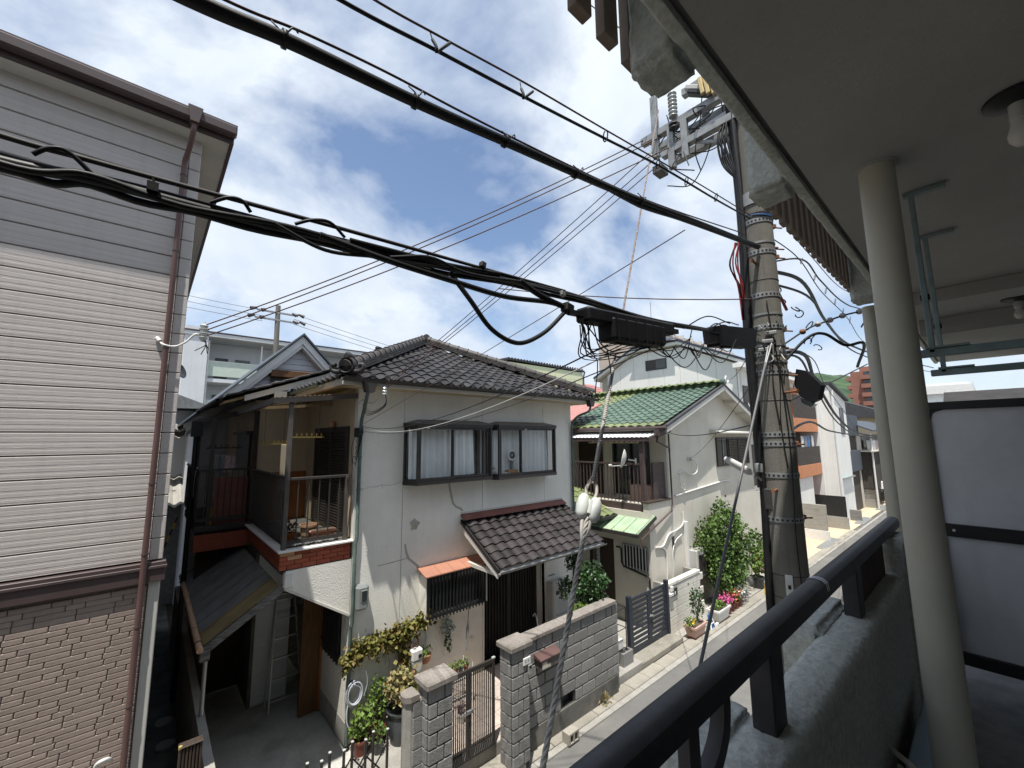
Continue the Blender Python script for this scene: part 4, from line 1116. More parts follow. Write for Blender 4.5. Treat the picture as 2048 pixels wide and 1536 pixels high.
# second balcony further back
Bk2 = MB().box(.90, 1.80, 10.62, 14, 3.30, 3.45).build('rear_balcony_floor', M['brick_joint'], T)
MB().box(.86, 1.80, 10.58, 10.625, 3.02, 3.34, .005).build('red_band', M['brick_red'], Bk2)
MB().box(.84, 1.80, 10.55, 10.70, 3.40, 3.5, .006).build('ledge', M['bronze'], Bk2)
railing('rear_railing', (.88, 10.64, 0), (1.76, 10.64, 0), 3.62, 4.61, T, step=.1)
railing('rear_railing', (.87, 10.66, 0), (.87, 13.9, 0), 3.62, 4.61, T)
MB().box(1.02, 1.09, 10.62, 10.69, 3.5, 5.66, .005).build('railing_post', M['bronze'], T)
MB().box(.84, .90, 11.35, 11.41, 3.5, 5.6, .005).build('railing_post', M['bronze'], T)
Br2 = MB().bar((1.58, 11.4, 5.84), (.72, 11.4, 5.60), .06, .10, ch=.006).build('rear_balcony_roof', M['bronze_light'], T)
MB().bar((.74, 11.43, 5.60), (.74, 14, 5.60), .06, .10).build('side_beam', M['bronze_light'], Br2)
mb = MB(); mb.grid([[(x, y, 5.665 + (x - .72) * .279) for x in (.70, 1.6)] for y in (11.38, 14)]); mb.build('roof_sheet', M['clear_sheet'], Br2)
MB().box(1.15, 1.73, 10.70, 10.74, 3.5, 4.45).build('inner_board', M['red_flash'], Bk2)
# pipes on the far left corner of the house
mb = MB().tube([(.80, 11.2, 5.55), (.80, 11.2, .1)], .045, 10)
mb.build('downpipe', M['black_metal'], T, smooth=40)
MB().box(.70, .90, 11.1, 11.28, 5.3, 5.62).build('rain_head', M['black_metal'], T)
# lean-to roof beside the carport
L_ = thing('lean_to_roof', 'grey metal sheet lean-to roof with beige gutter beside house', 'lean-to roof', (1.3, 7.65, 2.4))
zl = lambda x: 2.33 + (x - .86) * .66
for k in range(9):
    y0 = 7.66 + k * .46
    mb = MB().prism([(.84, y0 + .005, zl(.84)), (1.76, y0 + .005, zl(1.76)), (1.76, y0 + .005, zl(1.76) + .012), (.84, y0 + .005, zl(.84) + .012)], (0, .45, 0))
    mb.bar((.84, y0 + .45, zl(.84) + .018), (1.76, y0 + .45, zl(1.76) + .018), .02, .025)
    mb.build('roof_sheet', M['lean_sheet_tan' if k == 0 else 'lean_sheet'], L_)
MB().prism([(.83, 7.62, zl(.83) - .005), (1.84, 7.62, zl(1.84) - .005), (1.84, 7.62, zl(1.84) - .14), (.83, 7.62, zl(.83) - .13)], (0, .035, 0)).build('barge_board', M['grey_wood'], L_)
gt = MB().tube([(.80, 7.6, 2.29), (.80, 11.8, 2.33)], .042, 12).build('gutter', M['terracotta_pale'], L_, smooth=40, label='faded beige round gutter pipe')
for k in range(7):
    MB().lathe((.80, 7.85 + k * .6, 2.295), [(.046, -.01), (.046, .01), (.042, .01)], 12, (0, 1, 0)).build('clamp', M['black_metal'], gt)
MB().box(.80, .92, 7.58, 7.70, 2.13, 2.26, .01).build('gutter_end', M['grey_wood'], L_)
MB().tube([(.88, 7.66, 2.2), (.88, 7.66, .06)], .028, 10).build('post', M['alu'], L_, smooth=40)
for y in (8.6, 10.2):
    MB().bar((.85, y, 2.28), (1.76, y, 2.87), .05, .06).build('rafter', M['dark_wood'], L_)
# ladder
t = thing('step_ladder', 'aluminium step ladder leaning on the back panel of carport', 'ladder', (2.44, 9.45, .1))
a0, a1 = Vector((2.13, 9.45, .1)), Vector((2.26, 9.86, 2.1)); b0, b1 = Vector((2.72, 9.45, .1)), Vector((2.58, 9.86, 2.1))
MB().bar(a0, a1, .025, .05).build('stile', M['alu'], t)
MB().bar(b0, b1, .025, .05).build('stile', M['alu'], t)
for k in range(6):
    q = .1 + k * .17
    MB().bar(a0.lerp(a1, q), b0.lerp(b1, q), .05, .022).build('rung', M['alu'], t)
MB().bar(a1, b1, .11, .03).build('top_plate', M['alu'], t)
MB().bar((2.76, 9.6, .1), (2.62, 9.9, 2.0), .02, .035).bar((2.10, 9.7, .1), (2.24, 9.9, 2.0), .02, .035).build('rear_leg', M['alu'], t)

# ---------------------------------------------------------------- things on and around the tiled house
t = thing('electric_meter', 'grey electric meter box with dark window beside the green downpipe', 'meter', (3.03, 7.55, 2.28))
MB().box(2.93, 3.15, 7.42, 7.6, 2.28, 2.70, .045).build('box', M['meter_grey'], t, smooth=30)
MB().box(3.0, 3.11, 7.412, 7.43, 2.43, 2.62, .006).build('window_frame', M['alu'], t)
g = MB().box(3.012, 3.098, 7.406, 7.413, 2.442, 2.608); g.build('window', M['dark_glass'], t)
t = thing('gas_meter', 'white gas meter with pipe hanging on wall among the vine', 'gas meter', (4.07, 7.5, 1.0))
MB().box(3.96, 4.18, 7.34, 7.52, 1.17, 1.37, .025).build('body', M['white_paint'], t, smooth=30)
MB().prism([(3.965, 7.35, 1.165), (4.175, 7.35, 1.165), (4.15, 7.35, 1.02), (4.07, 7.35, .97), (3.99, 7.35, 1.02)], (0, .15, 0)).build('lower_case', M['heater_grey'], t)
MB().box(4.08, 4.15, 7.332, 7.342, 1.22, 1.28).build('dial', M['black_metal'], t)
MB().tube([(4.0, 7.45, 1.36), (4.0, 7.45, 1.46), (4.0, 7.58, 1.48)], .018, 8).tube([(4.13, 7.45, 1.36), (4.13, 7.45, 1.5), (4.13, 7.58, 1.52)], .018, 8).build('pipes', M['rust'], t)
t = thing('water_heater', 'tall grey gas water heater on wall right of the dark entrance', 'water heater', (7.98, 7.5, .75))
MB().box(7.70, 8.24, 7.36, 7.6, .80, 1.72, .03).build('body', M['heater_grey'], t, smooth=30)
MB().box(7.80, 7.90, 7.352, 7.365, 1.42, 1.50).build('exhaust', M['bronze'], t)
MB().box(7.80, 8.18, 7.354, 7.362, .95, .965).box(8.00, 8.19, 7.354, 7.362, 1.56, 1.63).build('panel_lines', M['meter_grey'], t)
for k in range(3): MB().tube([(7.8 + .1 * k, 7.5, .8), (7.8 + .1 * k, 7.5, .2)], .014, 8).build('pipe', M['white_pvc'], t)
MB().box(7.78, 8.0, 7.585, 7.598, 1.80, 1.83).build('vent_slot', M['meter_grey'], t)
# hose coil
t = thing('hose_coil', 'coiled pale grey garden hose hanging at corner downpipe', 'hose', (2.93, 7.45, 1.0))
mb = MB()
for k in range(7):
    rr = .125 + .012 * (k % 4); oy = -.012 * k
    mb.tube([(2.93 + rr * .8 * math.cos(a) + .004 * k, 7.47 + oy, 1.02 - .02 * (k % 3) + rr * 1.15 * math.sin(a)) for a in [q * PI / 12 for q in range(25)]], .011, 6, cap=False)
mb.build('coil', M['hose'], t, smooth=True)
MB().tube(spline([(2.86, 7.44, .92), (2.83, 7.43, .7), (2.86, 7.42, .55), (2.92, 7.42, .48)], 6), .011, 6).tube(spline([(3.02, 7.45, 1.25), (3.12, 7.46, 1.3), (3.18, 7.46, 1.1), (3.12, 7.45, .9)], 6), .006, 6).build('loose_end', M['hose'], t, smooth=True)
MB().box(2.90, 2.97, 7.46, 7.55, 1.14, 1.17).build('hook', M['black_metal'], t)
# vine on the wall
t = thing('wall_vine', 'yellow-green climbing vine trained along and down the stucco wall', 'vine', (3.8, 7.58, .2))
path = [(2.78, 7.5, 1.52), (3.0, 7.52, 1.62), (3.25, 7.52, 1.66), (3.5, 7.53, 1.66), (3.75, 7.53, 1.70), (4.0, 7.52, 1.74), (4.25, 7.5, 1.82), (4.36, 7.48, 1.9)]
down = [(3.85, 7.53, 1.65), (3.88, 7.52, 1.3), (3.9, 7.5, .95), (3.9, 7.48, .6), (3.92, 7.46, .3)]
mb = MB(); mb.tube(spline(path, 4), .018, 6).tube(spline(down, 4), .022, 6).tube(spline([(3.4, 7.54, 1.65), (3.6, 7.55, 1.5), (3.8, 7.54, 1.4)], 4), .01, 5)
mb.build('stem', M['stem'], t)
mb = MB()
P = []
for p in spline(path, 14): P += [(p.x + random.gauss(0, .05), p.y - abs(random.gauss(0, .05)), p.z + random.gauss(-.01, .075)) for _ in range(13)]
for p in spline(down, 10): P += [(p.x + random.gauss(0, .045), p.y - abs(random.gauss(0, .04)), p.z + random.gauss(0, .05)) for _ in range(9)]
P += [(random.gauss(3.62, .22), 7.53 - abs(random.gauss(0, .06)), random.gauss(1.60, .09)) for _ in range(240)]
leaves(mb, P, .085, .3, -.3, 1, .36)
mb.build('foliage', M['leaf_vine'], t, fix=False)
mb = MB()
for (x, z, h) in ((3.55, 1.2, .25), (3.62, 1.1, .2), (3.74, 1.2, .3), (4.28, 1.65, .25), (4.33, 1.5, .3), (4.36, 1.3, .25), (4.9, .95, .12), (4.95, 1.0, .14), (3.5, 1.32, .14), (4.25, 1.75, .2)):
    mb.tube(spline([(x, 7.592, z), (x + .02, 7.592, z + h * .5), (x - .01, 7.592, z + h)], 4), .006, 4)
mb.build('dry_stems', M['porcelain'], t)
# hanging things on the wall
def plant(nm, label, cat, loc, pot, foliage, group=None, extra=None):
    t = thing(nm, label, cat, loc, group); return t
t = thing('hanging_pot', 'terracotta half pot of greenery hanging right of gas meter', 'plant pot', (4.31, 7.5, 1.0))
MB().lathe((4.31, 7.50, 1.0), [(.045, 0), (.095, .05), (.115, .15), (.12, .16), (.10, .155)], 18).build('pot', M['terracotta'], t, smooth=40)
mb = MB(); leaves(mb, blob_pts((4.30, 7.47, 1.22), (.11, .08, .08), 60, seed=3), .06, .2, .4); mb.build('foliage', M['leaf_light'], t, fix=False)
t = thing('flower_wreath', 'silver-white dried flower spray hanging below the lattice window', 'wreath', (4.82, 7.55, 1.2))
mb = MB(); leaves(mb, blob_pts((4.80, 7.50, 1.52), (.13, .06, .13), 150, seed=5), .06, .3, .0); mb.build('flowers', M['leaf_silver'], t, fix=False)
mb = MB(); leaves(mb, [(4.83 + random.gauss(0, .03), 7.52, 1.45 - random.random() * .38) for _ in range(60)], .06, .2, -1.2); mb.build('trailing_stems', M['leaf_dark'], t, fix=False)
t = thing('hanging_umbrella', 'closed dark blue umbrella hanging from the lattice window', 'umbrella', (5.23, 7.5, .9))
MB().tube([(5.265, 7.42, 1.80), (5.262, 7.45, 1.58)], .008, 6).build('handle', M['black_metal'], t)
MB().lathe((5.235, 7.47, .92), [(.004, 0), (.012, .05), (.02, .2), (.03, .45), (.012, .56), (.008, .66)], 9, (.05, -.03, 1)).build('canopy', M['cloth_grey'], t)
t = thing('walking_cane', 'black cane with curved pale handle leaning behind the block wall', 'cane', (6.33, 6.5, .35))
MB().tube(spline([(6.45, 6.5, .40), (6.33, 6.5, 1.42), (6.29, 6.5, 1.6), (6.24, 6.5, 1.66), (6.20, 6.5, 1.62)], 6), .016, 8).build('stick', M['galv'], t, smooth=True)
# potted plants by the wall
def pot(c, r, h, m, t, taper=.72, rim=True):
    MB().lathe(c, [(r * taper, 0), (r * .97, h * .86), (r * (1.07 if rim else 1), h * .86), (r * 1.07, h), (r * .9, h), (r * .86, h * .88), (0, h * .88)], 22).build('pot', m, t, smooth=35)
def green(t, c, r, n, m, size, seed, stems=5, z0=None, name='foliage', up=.4):
    mb = MB(); leaves(mb, blob_pts(c, r, n, seed=seed), size, .3, up); mb.build(name, m, t, fix=False)
    if stems:
        mb = MB(); rnd = random.Random(seed)
        for k in range(stems):
            e = Vector((c[0] + rnd.uniform(-.7, .7) * r[0], c[1] + rnd.uniform(-.7, .7) * r[1], c[2] + rnd.uniform(-.2, .6) * r[2]))
            b = Vector((c[0] + rnd.uniform(-.1, .1) * r[0], c[1] + rnd.uniform(-.1, .1) * r[1], z0))
            mb.tube(spline([b, b.lerp(e, .5) + Vector((0, 0, .06)), e], 4), .007, 5)
        mb.build('stem', M['stem'], t)
G_ = 'potted plants along the house wall'
t = thing('potted_plant', 'leafy plant in dark red pot nearest the folding gate', 'potted plant', (3.02, 7.28, .12), G_)
pot((3.02, 7.28, .12), .12, .26, M['pot_red'], t); green(t, (3.02, 7.25, .62), (.19, .17, .24), 260, M['leaf_light'], .07, 11, 5, .36)
t = thing('potted_plant', 'feathery pale green plant in brown pot against the wall', 'potted plant', (3.33, 7.36, .14), G_)
pot((3.33, 7.36, .14), .13, .26, M['pot_red'], t); green(t, (3.36, 7.36, .82), (.22, .17, .34), 340, M['leaf_light'], .06, 12, 7, .38)
t = thing('potted_plant', 'red and cream variegated bush in large glazed grey urn', 'potted plant', (3.64, 7.12, .14), G_)
MB().lathe((3.64, 7.12, .14), [(.15, 0), (.18, .1), (.225, .35), (.20, .46), (.24, .50), (.25, .53), (.215, .53), (.18, .47), (0, .45)], 26).build('pot', M['pot_dark'], t, smooth=35)
green(t, (3.67, 7.12, .98), (.28, .24, .30), 520, M['leaf_varieg'], .075, 13, 6, .6)
t = thing('potted_plant', 'low green plant in small dark pot behind the folding gate', 'potted plant', (3.24, 7.1, .13), G_)
pot((3.24, 7.1, .13), .08, .2, M['pot_dark'], t); green(t, (3.24, 7.1, .46), (.12, .12, .12), 90, M['leaf'], .055, 14, 4, .3)
t = thing('garden_stone', 'pale rounded boulder by the carport corner', 'stone', (2.78, 6.9, .08))
mb = MB(); mb.lathe((2.78, 6.95, .0), [(.0, .0), (.2, .02), (.24, .1), (.18, .2), (.08, .25), (0, .26)], 14); mb.v = [(x + .04 * mnoise.noise(Vector((x * 5, y * 5, z * 5))), y + .05 * mnoise.noise(Vector((x * 5 + 3, y * 5, z * 5))), z) for x, y, z in mb.v]
mb.build('stone', M['concrete'], t, smooth=True)
# porch things behind the bar gate
t = thing('plant_stand', 'white wire stand of small flower pots behind the bar gate', 'plant stand', (4.72, 7.0, .35))
mb = MB()
for z in (.55, .85):
    for a, b in (((4.5, 6.85), (4.95, 6.85)), ((4.5, 7.15), (4.95, 7.15)), ((4.5, 6.85), (4.5, 7.15)), ((4.95, 6.85), (4.95, 7.15))): mb.tube([(*a, z), (*b, z)], .008, 5)
for x in (4.5, 4.95):
    for y in (6.85, 7.15): mb.tube([(x, y, .35), (x, y, 1.05)], .009, 5)
mb.build('frame', M['white_paint'], t)
for k in range(4):
    x = 4.57 + .11 * k; MB().lathe((x, 7.0, .86), [(.035, 0), (.05, .09), (.04, .09)], 10).build('flower_pot', M['pot_red' if k % 2 else 'pot_dark'], t)
    mb = MB(); leaves(mb, blob_pts((x, 7.0, 1.02), (.06, .06, .06), 40, seed=40 + k), .04, .2); mb.build('foliage', M['leaf_light'], t, fix=False)
t = thing('potted_plant', 'dark leafy plant in black pot left behind the bar gate', 'potted plant', (3.95, 7.2, .35), G_)
pot((3.95, 7.2, .35), .13, .22, M['pot_dark'], t); green(t, (3.95, 7.15, .8), (.2, .16, .22), 200, M['leaf'], .07, 16, 5, .55)
t = thing('potted_plant', 'small purple-red plant in white pot on the porch tiles', 'potted plant', (4.50, 6.55, .35), G_)
pot((4.50, 6.55, .35), .07, .13, M['white_paint'], t); green(t, (4.50, 6.55, .55), (.09, .09, .07), 70, M['flower_purple'], .04, 17, 3, .45)

# ---------------------------------------------------------------- block wall, gate pillars and gates
t = thing('block_wall', 'grey textured concrete block wall with stone coping along the kerb', 'wall', (6.35, 5.6, 0))
BW = t
MB().box(4.99, 7.74, 5.585, 5.76, -.05, .355, .01).build('foundation', M['concrete_dark'], t)
wb = MB(); wallgrid(wb, 5.0, 7.70, .35, 1.735, 5.612, 5.74, [(6.05, 6.36, .36, .57)], 'x'); wb.build('joint_backing', M['block_joint'], t)
bm4 = MB().box(-.191, .191, -.03, .02, -.0895, .0895, .009).mesh('block', M['block'])
bm2 = MB().box(-.091, .091, -.03, .02, -.0895, .0895, .009).mesh('block', M['block'])
for j in range(7):
    z = .355 + .0985 + j * .197
    x = 5.005
    if j % 2: inst('block', bm2, t, (x + .1, 5.622, z)); x += .2
    while x < 7.69:
        if x + .4 > 7.71: inst('block', bm2, t, (x + .1, 5.622, z)); x += .2; continue
        if j == 0 and 5.85 < x + .2 < 6.5:
            inst('block', bm2, t, (x + .1 if x < 6.0 else x + .3, 5.622, z)) if not (6.05 < (x + .1 if x < 6.0 else x + .3) < 6.36) else None
        else:
            inst('block', bm4, t, (x + .2, 5.622, z))
        x += .4
MB().box(6.05, 6.36, 5.70, 5.72, .36, .57).build('drain_hole', M['black_metal'], t)
for k in range(5):
    w = 2.72 / 5; MB().box(5.0 + k * w + .003, 5.0 + (k + 1) * w - .003, 5.555, 5.80, 1.737, 1.815, .012).build('coping_stone', M['coping'], t)
def pillar(nm, label, x0, x1, y0, y1, z0, z1, low=False):
    t = thing(nm, label, 'gate pillar', ((x0 + x1) / 2, (y0 + y1) / 2, 0), 'block gate pillars')
    MB().box(x0 + .012, x1 - .012, y0 + .012, y1 - .012, 0, z1).build('core', M['block_joint'], t)
    n = int(round((z1 - z0) / .197)); h = (z1 - z0) / n
    for j in range(n):
        z = z0 + j * h
        a = x0 + (x1 - x0) * (.36 if j % 2 else .64)
        c = y0 + (y1 - y0) * (.36 if j % 2 else .64)
        for p, q in ((x0, a), (a, x1)):
            MB().box(p + .007, q - .007, y0 - .012, y0 + .03, z + .008, z + h - .008, .009).build('block', M['block'], t)
        for p, q in ((y0 + .034, c), (c, y1)):
            MB().box(x0 - .012, x0 + .03, p + .004, q - .004, z + .006, z + h - .006, .008).build('block', M['block'], t)
            MB().box(x1 - .03, x1 + .012, p + .004, q - .004, z + .006, z + h - .006, .008).build('block', M['block'], t)
    MB().box(x0 - .05, x1 + .05, y0 - .05, y1 + .05, z1 + .003, z1 + .085, .012).box(x0 - .035, x1 + .035, y0 - .035, y1 + .035, z1 + .08, z1 + .092, .006).build('cap_stone', M['coping'], t)
    return t
pR = pillar('gate_pillar', 'grey block gate pillar with nameplate at right of bar gate', 4.60, 4.97, 5.32, 5.61, .17, 1.855)
pL = pillar('gate_pillar', 'wide grey block gate pillar at left of bar gate', 3.13, 3.52, 5.33, 5.60, .17, 1.855)
t = thing('wall_stub', 'short rounded grey wall end beside left gate pillar', 'wall', (2.97, 5.6, 0))
mb = MB(); mb.prism([(3.12, 5.50, 0), (2.96, 5.50, 0), (2.90, 5.53, 0), (2.885, 5.58, 0), (2.90, 5.64, 0), (2.96, 5.67, 0), (3.12, 5.67, 0)], (0, 0, 1.70)); mb.build('end_post', M['concrete'], t)
mb = MB(); mb.prism([(3.075, 5.47, 1.70), (2.95, 5.47, 1.70), (2.88, 5.51, 1.70), (2.86, 5.58, 1.70), (2.88, 5.66, 1.70), (2.95, 5.70, 1.70), (3.075, 5.70, 1.70)], (0, 0, .075)); mb.build('coping_stone', M['coping'], t)
for j in range(8): MB().box(2.985, 3.12, 5.475, 5.52, .12 + j * .197, .31 + j * .197, .008).build('block', M['block'], t)
t = thing('mailbox', 'bronze mailbox with cream flap on front of block wall', 'mailbox', (5.57, 5.5, 1.28))
MB().box(5.36, 5.82, 5.43, 5.585, 1.285, 1.44, .006).build('body', M['bronze_light'], t)
MB().prism([(5.33, 5.59, 1.51), (5.33, 5.41, 1.455), (5.33, 5.41, 1.435), (5.33, 5.59, 1.44)], (.52, 0, 0)).build('lid', M['pipe_brown'], t)
MB().box(5.38, 5.58, 5.424, 5.432, 1.30, 1.405).build('flap', M['wall_cream'], t)
MB().box(5.50, 5.58, 5.420, 5.4245, 1.36, 1.405).build('slot_label', M['bronze'], t)
t = thing('nameplate', 'white marble nameplate with faint characters on right gate pillar', 'nameplate', (4.92, 5.3, 1.6))
MB().box(4.82, 4.975, 5.285, 5.308, 1.60, 1.705, .004).build('plate', M['white_paint'], t)
mb = MB()
for k, x in enumerate((4.865, 4.925)):
    mb.box(x - .018, x + .018, 5.2825, 5.286, 1.668, 1.673).box(x - .002, x + .002, 5.2825, 5.286, 1.632, 1.68).box(x - .015, x + .015, 5.2825, 5.286, 1.645, 1.649)
mb.build('character', M['meter_grey'], t)
t = thing('intercom', 'silver door intercom below nameplate on right gate pillar', 'intercom', (4.95, 5.3, 1.45))
MB().box(4.915, 5.0, 5.275, 5.308, 1.44, 1.585, .01).build('case', M['alu'], t)
MB().box(4.935, 4.98, 5.271, 5.276, 1.53, 1.57).build('lens', M['black_metal'], t)
# bar gate
t = thing('bar_gate', 'dark bronze double gate of thin vertical bars between block pillars', 'gate', (4.06, 5.72, .3))
for a, b in ((3.56, 4.055), (4.065, 4.565)):
    y = 5.72
    lf = MB().box(a, a + .045, y - .02, y + .02, .40, 1.66, .004).box(b - .045, b, y - .02, y + .02, .40, 1.66, .004).box(a + .045, b - .045, y - .019, y + .019, 1.60, 1.655).box(a + .045, b - .045, y - .019, y + .019, .40, .52).build('gate_leaf', M['bronze'], t)
    n = 11
    bm_ = MB().box(-.008, .008, -.008, .008, .52, 1.60).mesh('bar', M['bronze'])
    for k in range(1, n): inst('bar', bm_, lf, (a + .045 + (b - a - .09) * k / n, y, 0))
    for k in range(8): MB().bar((a + .09 + .045 * k, y - .021, .41), (a + .12 + .045 * k, y - .021, .51), .005).build('kick_line', M['galv'], lf)
MB().box(4.0, 4.12, 5.69, 5.70, 1.02, 1.09, .004).tube([(3.99, 5.66, 1.10), (4.06, 5.65, 1.10), (4.14, 5.66, 1.10)], .009, 6).build('latch', M['galv'], t)
MB().box(4.52, 4.575, 5.70, 5.74, 1.655, 1.675).box(3.56, 3.60, 5.70, 5.74, 1.655, 1.675).build('hinge_cap', M['porcelain'], t)
# scissor gate
t = thing('folding_gate', 'dark concertina folding gate with pale post caps across carport', 'gate', (2.4, 6.0, .05))
mps = MB().box(-.014, .014, -.014, .014, .07, 1.19).mesh('post', M['bronze'])
mcap = MB().box(-.017, .017, -.017, .017, 1.19, 1.205, .003).mesh('post_cap', M['porcelain'])
xs = [1.10, 1.25, 1.38, 1.53, 1.66, 1.838, 1.985, 2.11, 2.262, 2.40, 2.55, 2.69, 2.86]
for k, x in enumerate(xs):
    y = 5.97 if k % 2 == 0 else 6.05
    p = inst('post', mps, t, (x, y, 0)); inst('post_cap', mcap, p, (x, y, 0))
for k in range(len(xs) - 2):
    y = 5.97 if k % 2 == 0 else 6.05
    for (za, zb) in ((.25, .62), (.62, .25), (.62, 1.0), (1.0, .62)):
        MB().bar((xs[k], y + .016, za), (xs[k + 2], y + .016, zb), .007, .02).build('strut', M['bronze'], t)
# shrub above the block wall
t = thing('potted_shrub', 'glossy rounded green shrub rising behind the block wall', 'shrub', (7.62, 6.15, .15))
pot((7.62, 6.15, .15), .2, .45, M['pot_dark'], t)
mb = MB(); leaves(mb, blob_pts((7.62, 6.12, 2.0), (.38, .33, .42), 1100, lump=.4, seed=21), .085, .25, .3, 1, .42); mb.build('foliage', M['leaf_dark'], t, fix=False)
mb = MB()
for k in range(6): mb.tube(spline([(7.62, 6.15, .55), (7.6 + random.uniform(-.1, .1), 6.15 + random.uniform(-.1, .1), 1.2), (7.62 + random.uniform(-.25, .25), 6.12 + random.uniform(-.2, .2), 2.0)], 4), .014, 6)
mb.build('stem', M['stem'], t)
t = thing('dark_tree', 'dark thin-leaved little tree beside the canopy post', 'small tree', (7.55, 6.6, .15))
MB().tube(spline([(7.6, 6.65, .15), (7.55, 6.6, 1.4), (7.6, 6.6, 2.3)], 5), .02, 6).build('trunk', M['stem'], t)
mb = MB()
for c, r, n, s in (((7.55, 6.6, 2.42), (.17, .14, .16), 170, 31), ((7.25, 6.55, 1.92), (.22, .14, .2), 200, 32)): leaves(mb, blob_pts(c, r, n, seed=s), .07, .3, .2)
mb.build('crown', M['leaf_dark'], t, fix=False)
t = thing('wall_plant', 'low yellow-green plant spilling over coping of block wall', 'plant', (6.95, 5.95, 1.2))
mb = MB(); leaves(mb, blob_pts((6.95, 5.92, 1.72), (.2, .1, .1), 120, seed=33), .06, .3, .3); mb.build('foliage', M['leaf_light'], t, fix=False)
MB().tube([(6.95, 5.95, .15), (6.95, 5.93, 1.7)], .01, 5).build('stem', M['stem'], t)
t = thing('kerb_weed', 'reddish weed tuft growing at the foot of the block wall', 'weed', (7.2, 5.7, 0))
mb = MB(); leaves(mb, [(7.2 + random.gauss(0, .07), 5.55 + random.gauss(0, .03), .04 + abs(random.gauss(0, .07))) for _ in range(110)], .06, .2, .9, 1, .2); mb.build('foliage', M['leaf_varieg'], t, fix=False)
t = thing('drain_block', 'broken hollow concrete block lying at road edge by kerb', 'block', (5.98, 5.33, .0))
mb = MB(); wallgrid(mb, 5.80, 6.06, .03, .2, 5.24, 5.40, [(5.84, 5.92, .05, .17), (5.95, 6.03, .05, .17)], 'x'); mb.build('block_body', M['slab'], t)
MB().box(5.81, 6.05, 5.385, 5.395, .04, .19).build('core', M['black_metal'], t)
# passage things between the houses
t = thing('passage_rack', 'dark wire rack with tools in gap beside navy gate', 'rack', (8.3, 6.2, .15))
mb = MB()
for x in (7.95, 8.6):
    for y in (5.95, 6.35): mb.tube([(x, y, .1), (x, y, 1.35)], .012, 5)
for z in (.45, .9, 1.33):
    for y in (5.95, 6.35): mb.tube([(7.95, y, z), (8.6, y, z)], .009, 5)
    for x in (7.95, 8.6): mb.tube([(x, 5.95, z), (x, 6.35, z)], .009, 5)
mb.build('frame', M['black_metal'], t)
MB().box(7.98, 8.3, 5.98, 6.3, .91, 1.1, .01).build('storage_bin', M['pot_dark'], t)
MB().box(8.3, 8.55, 6.0, 6.3, .46, .66, .01).build('storage_bin', M['cloth_white'], t)
MB().lathe((8.1, 6.0, .72), [(0, -.05), (.05, -.03), (.05, .03), (0, .05)], 12).build('ball', M['red_plastic'], t)
t = thing('hollow_block', 'grey hollow concrete block standing beside navy gate post', 'block', (8.55, 5.98, .02))
MB().box(8.36, 8.74, 5.88, 5.92, .02, .42).box(8.36, 8.74, 6.02, 6.06, .02, .42).box(8.36, 8.40, 5.92, 6.02, .02, .42).box(8.70, 8.74, 5.92, 6.02, .02, .42).box(8.53, 8.57, 5.92, 6.02, .02, .42).build('block_body', M['block'], t)
t = thing('passage_fence', 'dark timber fence at the back of passage between houses', 'fence', (9.7, 9.0, 0))
for k in range(9): MB().box(8.85, 10.68, 9.0, 9.03, .1 + k * .24, .33 + k * .24, .004).build('board', M['dark_wood'], t)

# ---------------------------------------------------------------- laundry and other things on the balconies
def hanger_bar(label, x0, x1, y, z, n, m='gold_rack', ztop=5.85):
    t = thing('drying_rack', label, 'drying rack', ((x0 + x1) / 2, y, z), 'hanging drying racks')
    MB().bar((x0, y, z), (x1, y, z), .02, .025).build('bar', M[m], t)
    for k in range(n):
        x = x0 + (x1 - x0) * (k + .5) / n
        MB().bar((x, y, z), (x, y, z + .06), .012, .02).bar((x - .015, y, z + .06), (x + .015, y, z + .06), .012, .012).build('peg', M[m], t)
    for x in (x0 + .15 * (x1 - x0), x1 - .15 * (x1 - x0)): MB().tube([(x, y, z), (x, y, ztop)], .004, 4).build('cord', M['cable_grey'], t)
hanger_bar('golden plastic drying rack hanging in front of the louver doors', 1.95, 2.55, 8.4, 5.26, 7, ztop=5.92)
hanger_bar('golden plastic drying rack hanging left of tall balcony post', 1.62, 2.1, 9.1, 5.14, 7)
hanger_bar('dark drying rack hanging over the rear balcony laundry', 1.0, 1.65, 11.25, 5.05, 6, 'dark_wood', 5.65)
t = thing('wall_light', 'round brown lamp fitting on tan wall above louver doors', 'lamp', (2.84, 8.6, 5.55))
MB().lathe((2.80, 8.75, 5.52), [(0, -.06), (.06, -.05), (.075, 0), (.05, .05), (0, .06)], 14, (1, 0, 0)).build('shade', M['terracotta_pale'], t, smooth=True)
single(MB().box(1.90, 1.925, 8.25, 8.72, 4.30, 5.13, .012), 'ironing_board', M['board_cream'], 'cream folded board standing upright behind tall balcony post', 'board', (1.91, 8.5, 4.3))
t = thing('board_stand', 'pale metal folding stand holding the cream board on balcony', 'stand', (1.95, 8.5, 3.46))
MB().tube([(1.92, 8.3, 4.32), (2.0, 8.3, 3.46)], .012, 6).tube([(1.92, 8.66, 4.32), (2.0, 8.66, 3.46)], .012, 6).tube([(1.96, 8.3, 3.9), (1.96, 8.66, 3.9)], .01, 6).build('frame', M['gold_rack'], t)
t = thing('planter_pot', 'rectangular terracotta planter with bare soil on balcony floor', 'planter', (2.45, 8.0, 3.455))
MB().prism([(2.28, 7.88, 3.455), (2.66, 7.88, 3.455), (2.66, 8.10, 3.455), (2.28, 8.10, 3.455)], (0, 0, .15)).box(2.25, 2.69, 7.85, 8.13, 3.605, 3.645, .012).build('pot', M['terracotta'], t)
MB().box(2.275, 2.665, 7.88, 8.10, 3.63, 3.648).build('soil', M['soil'], t)
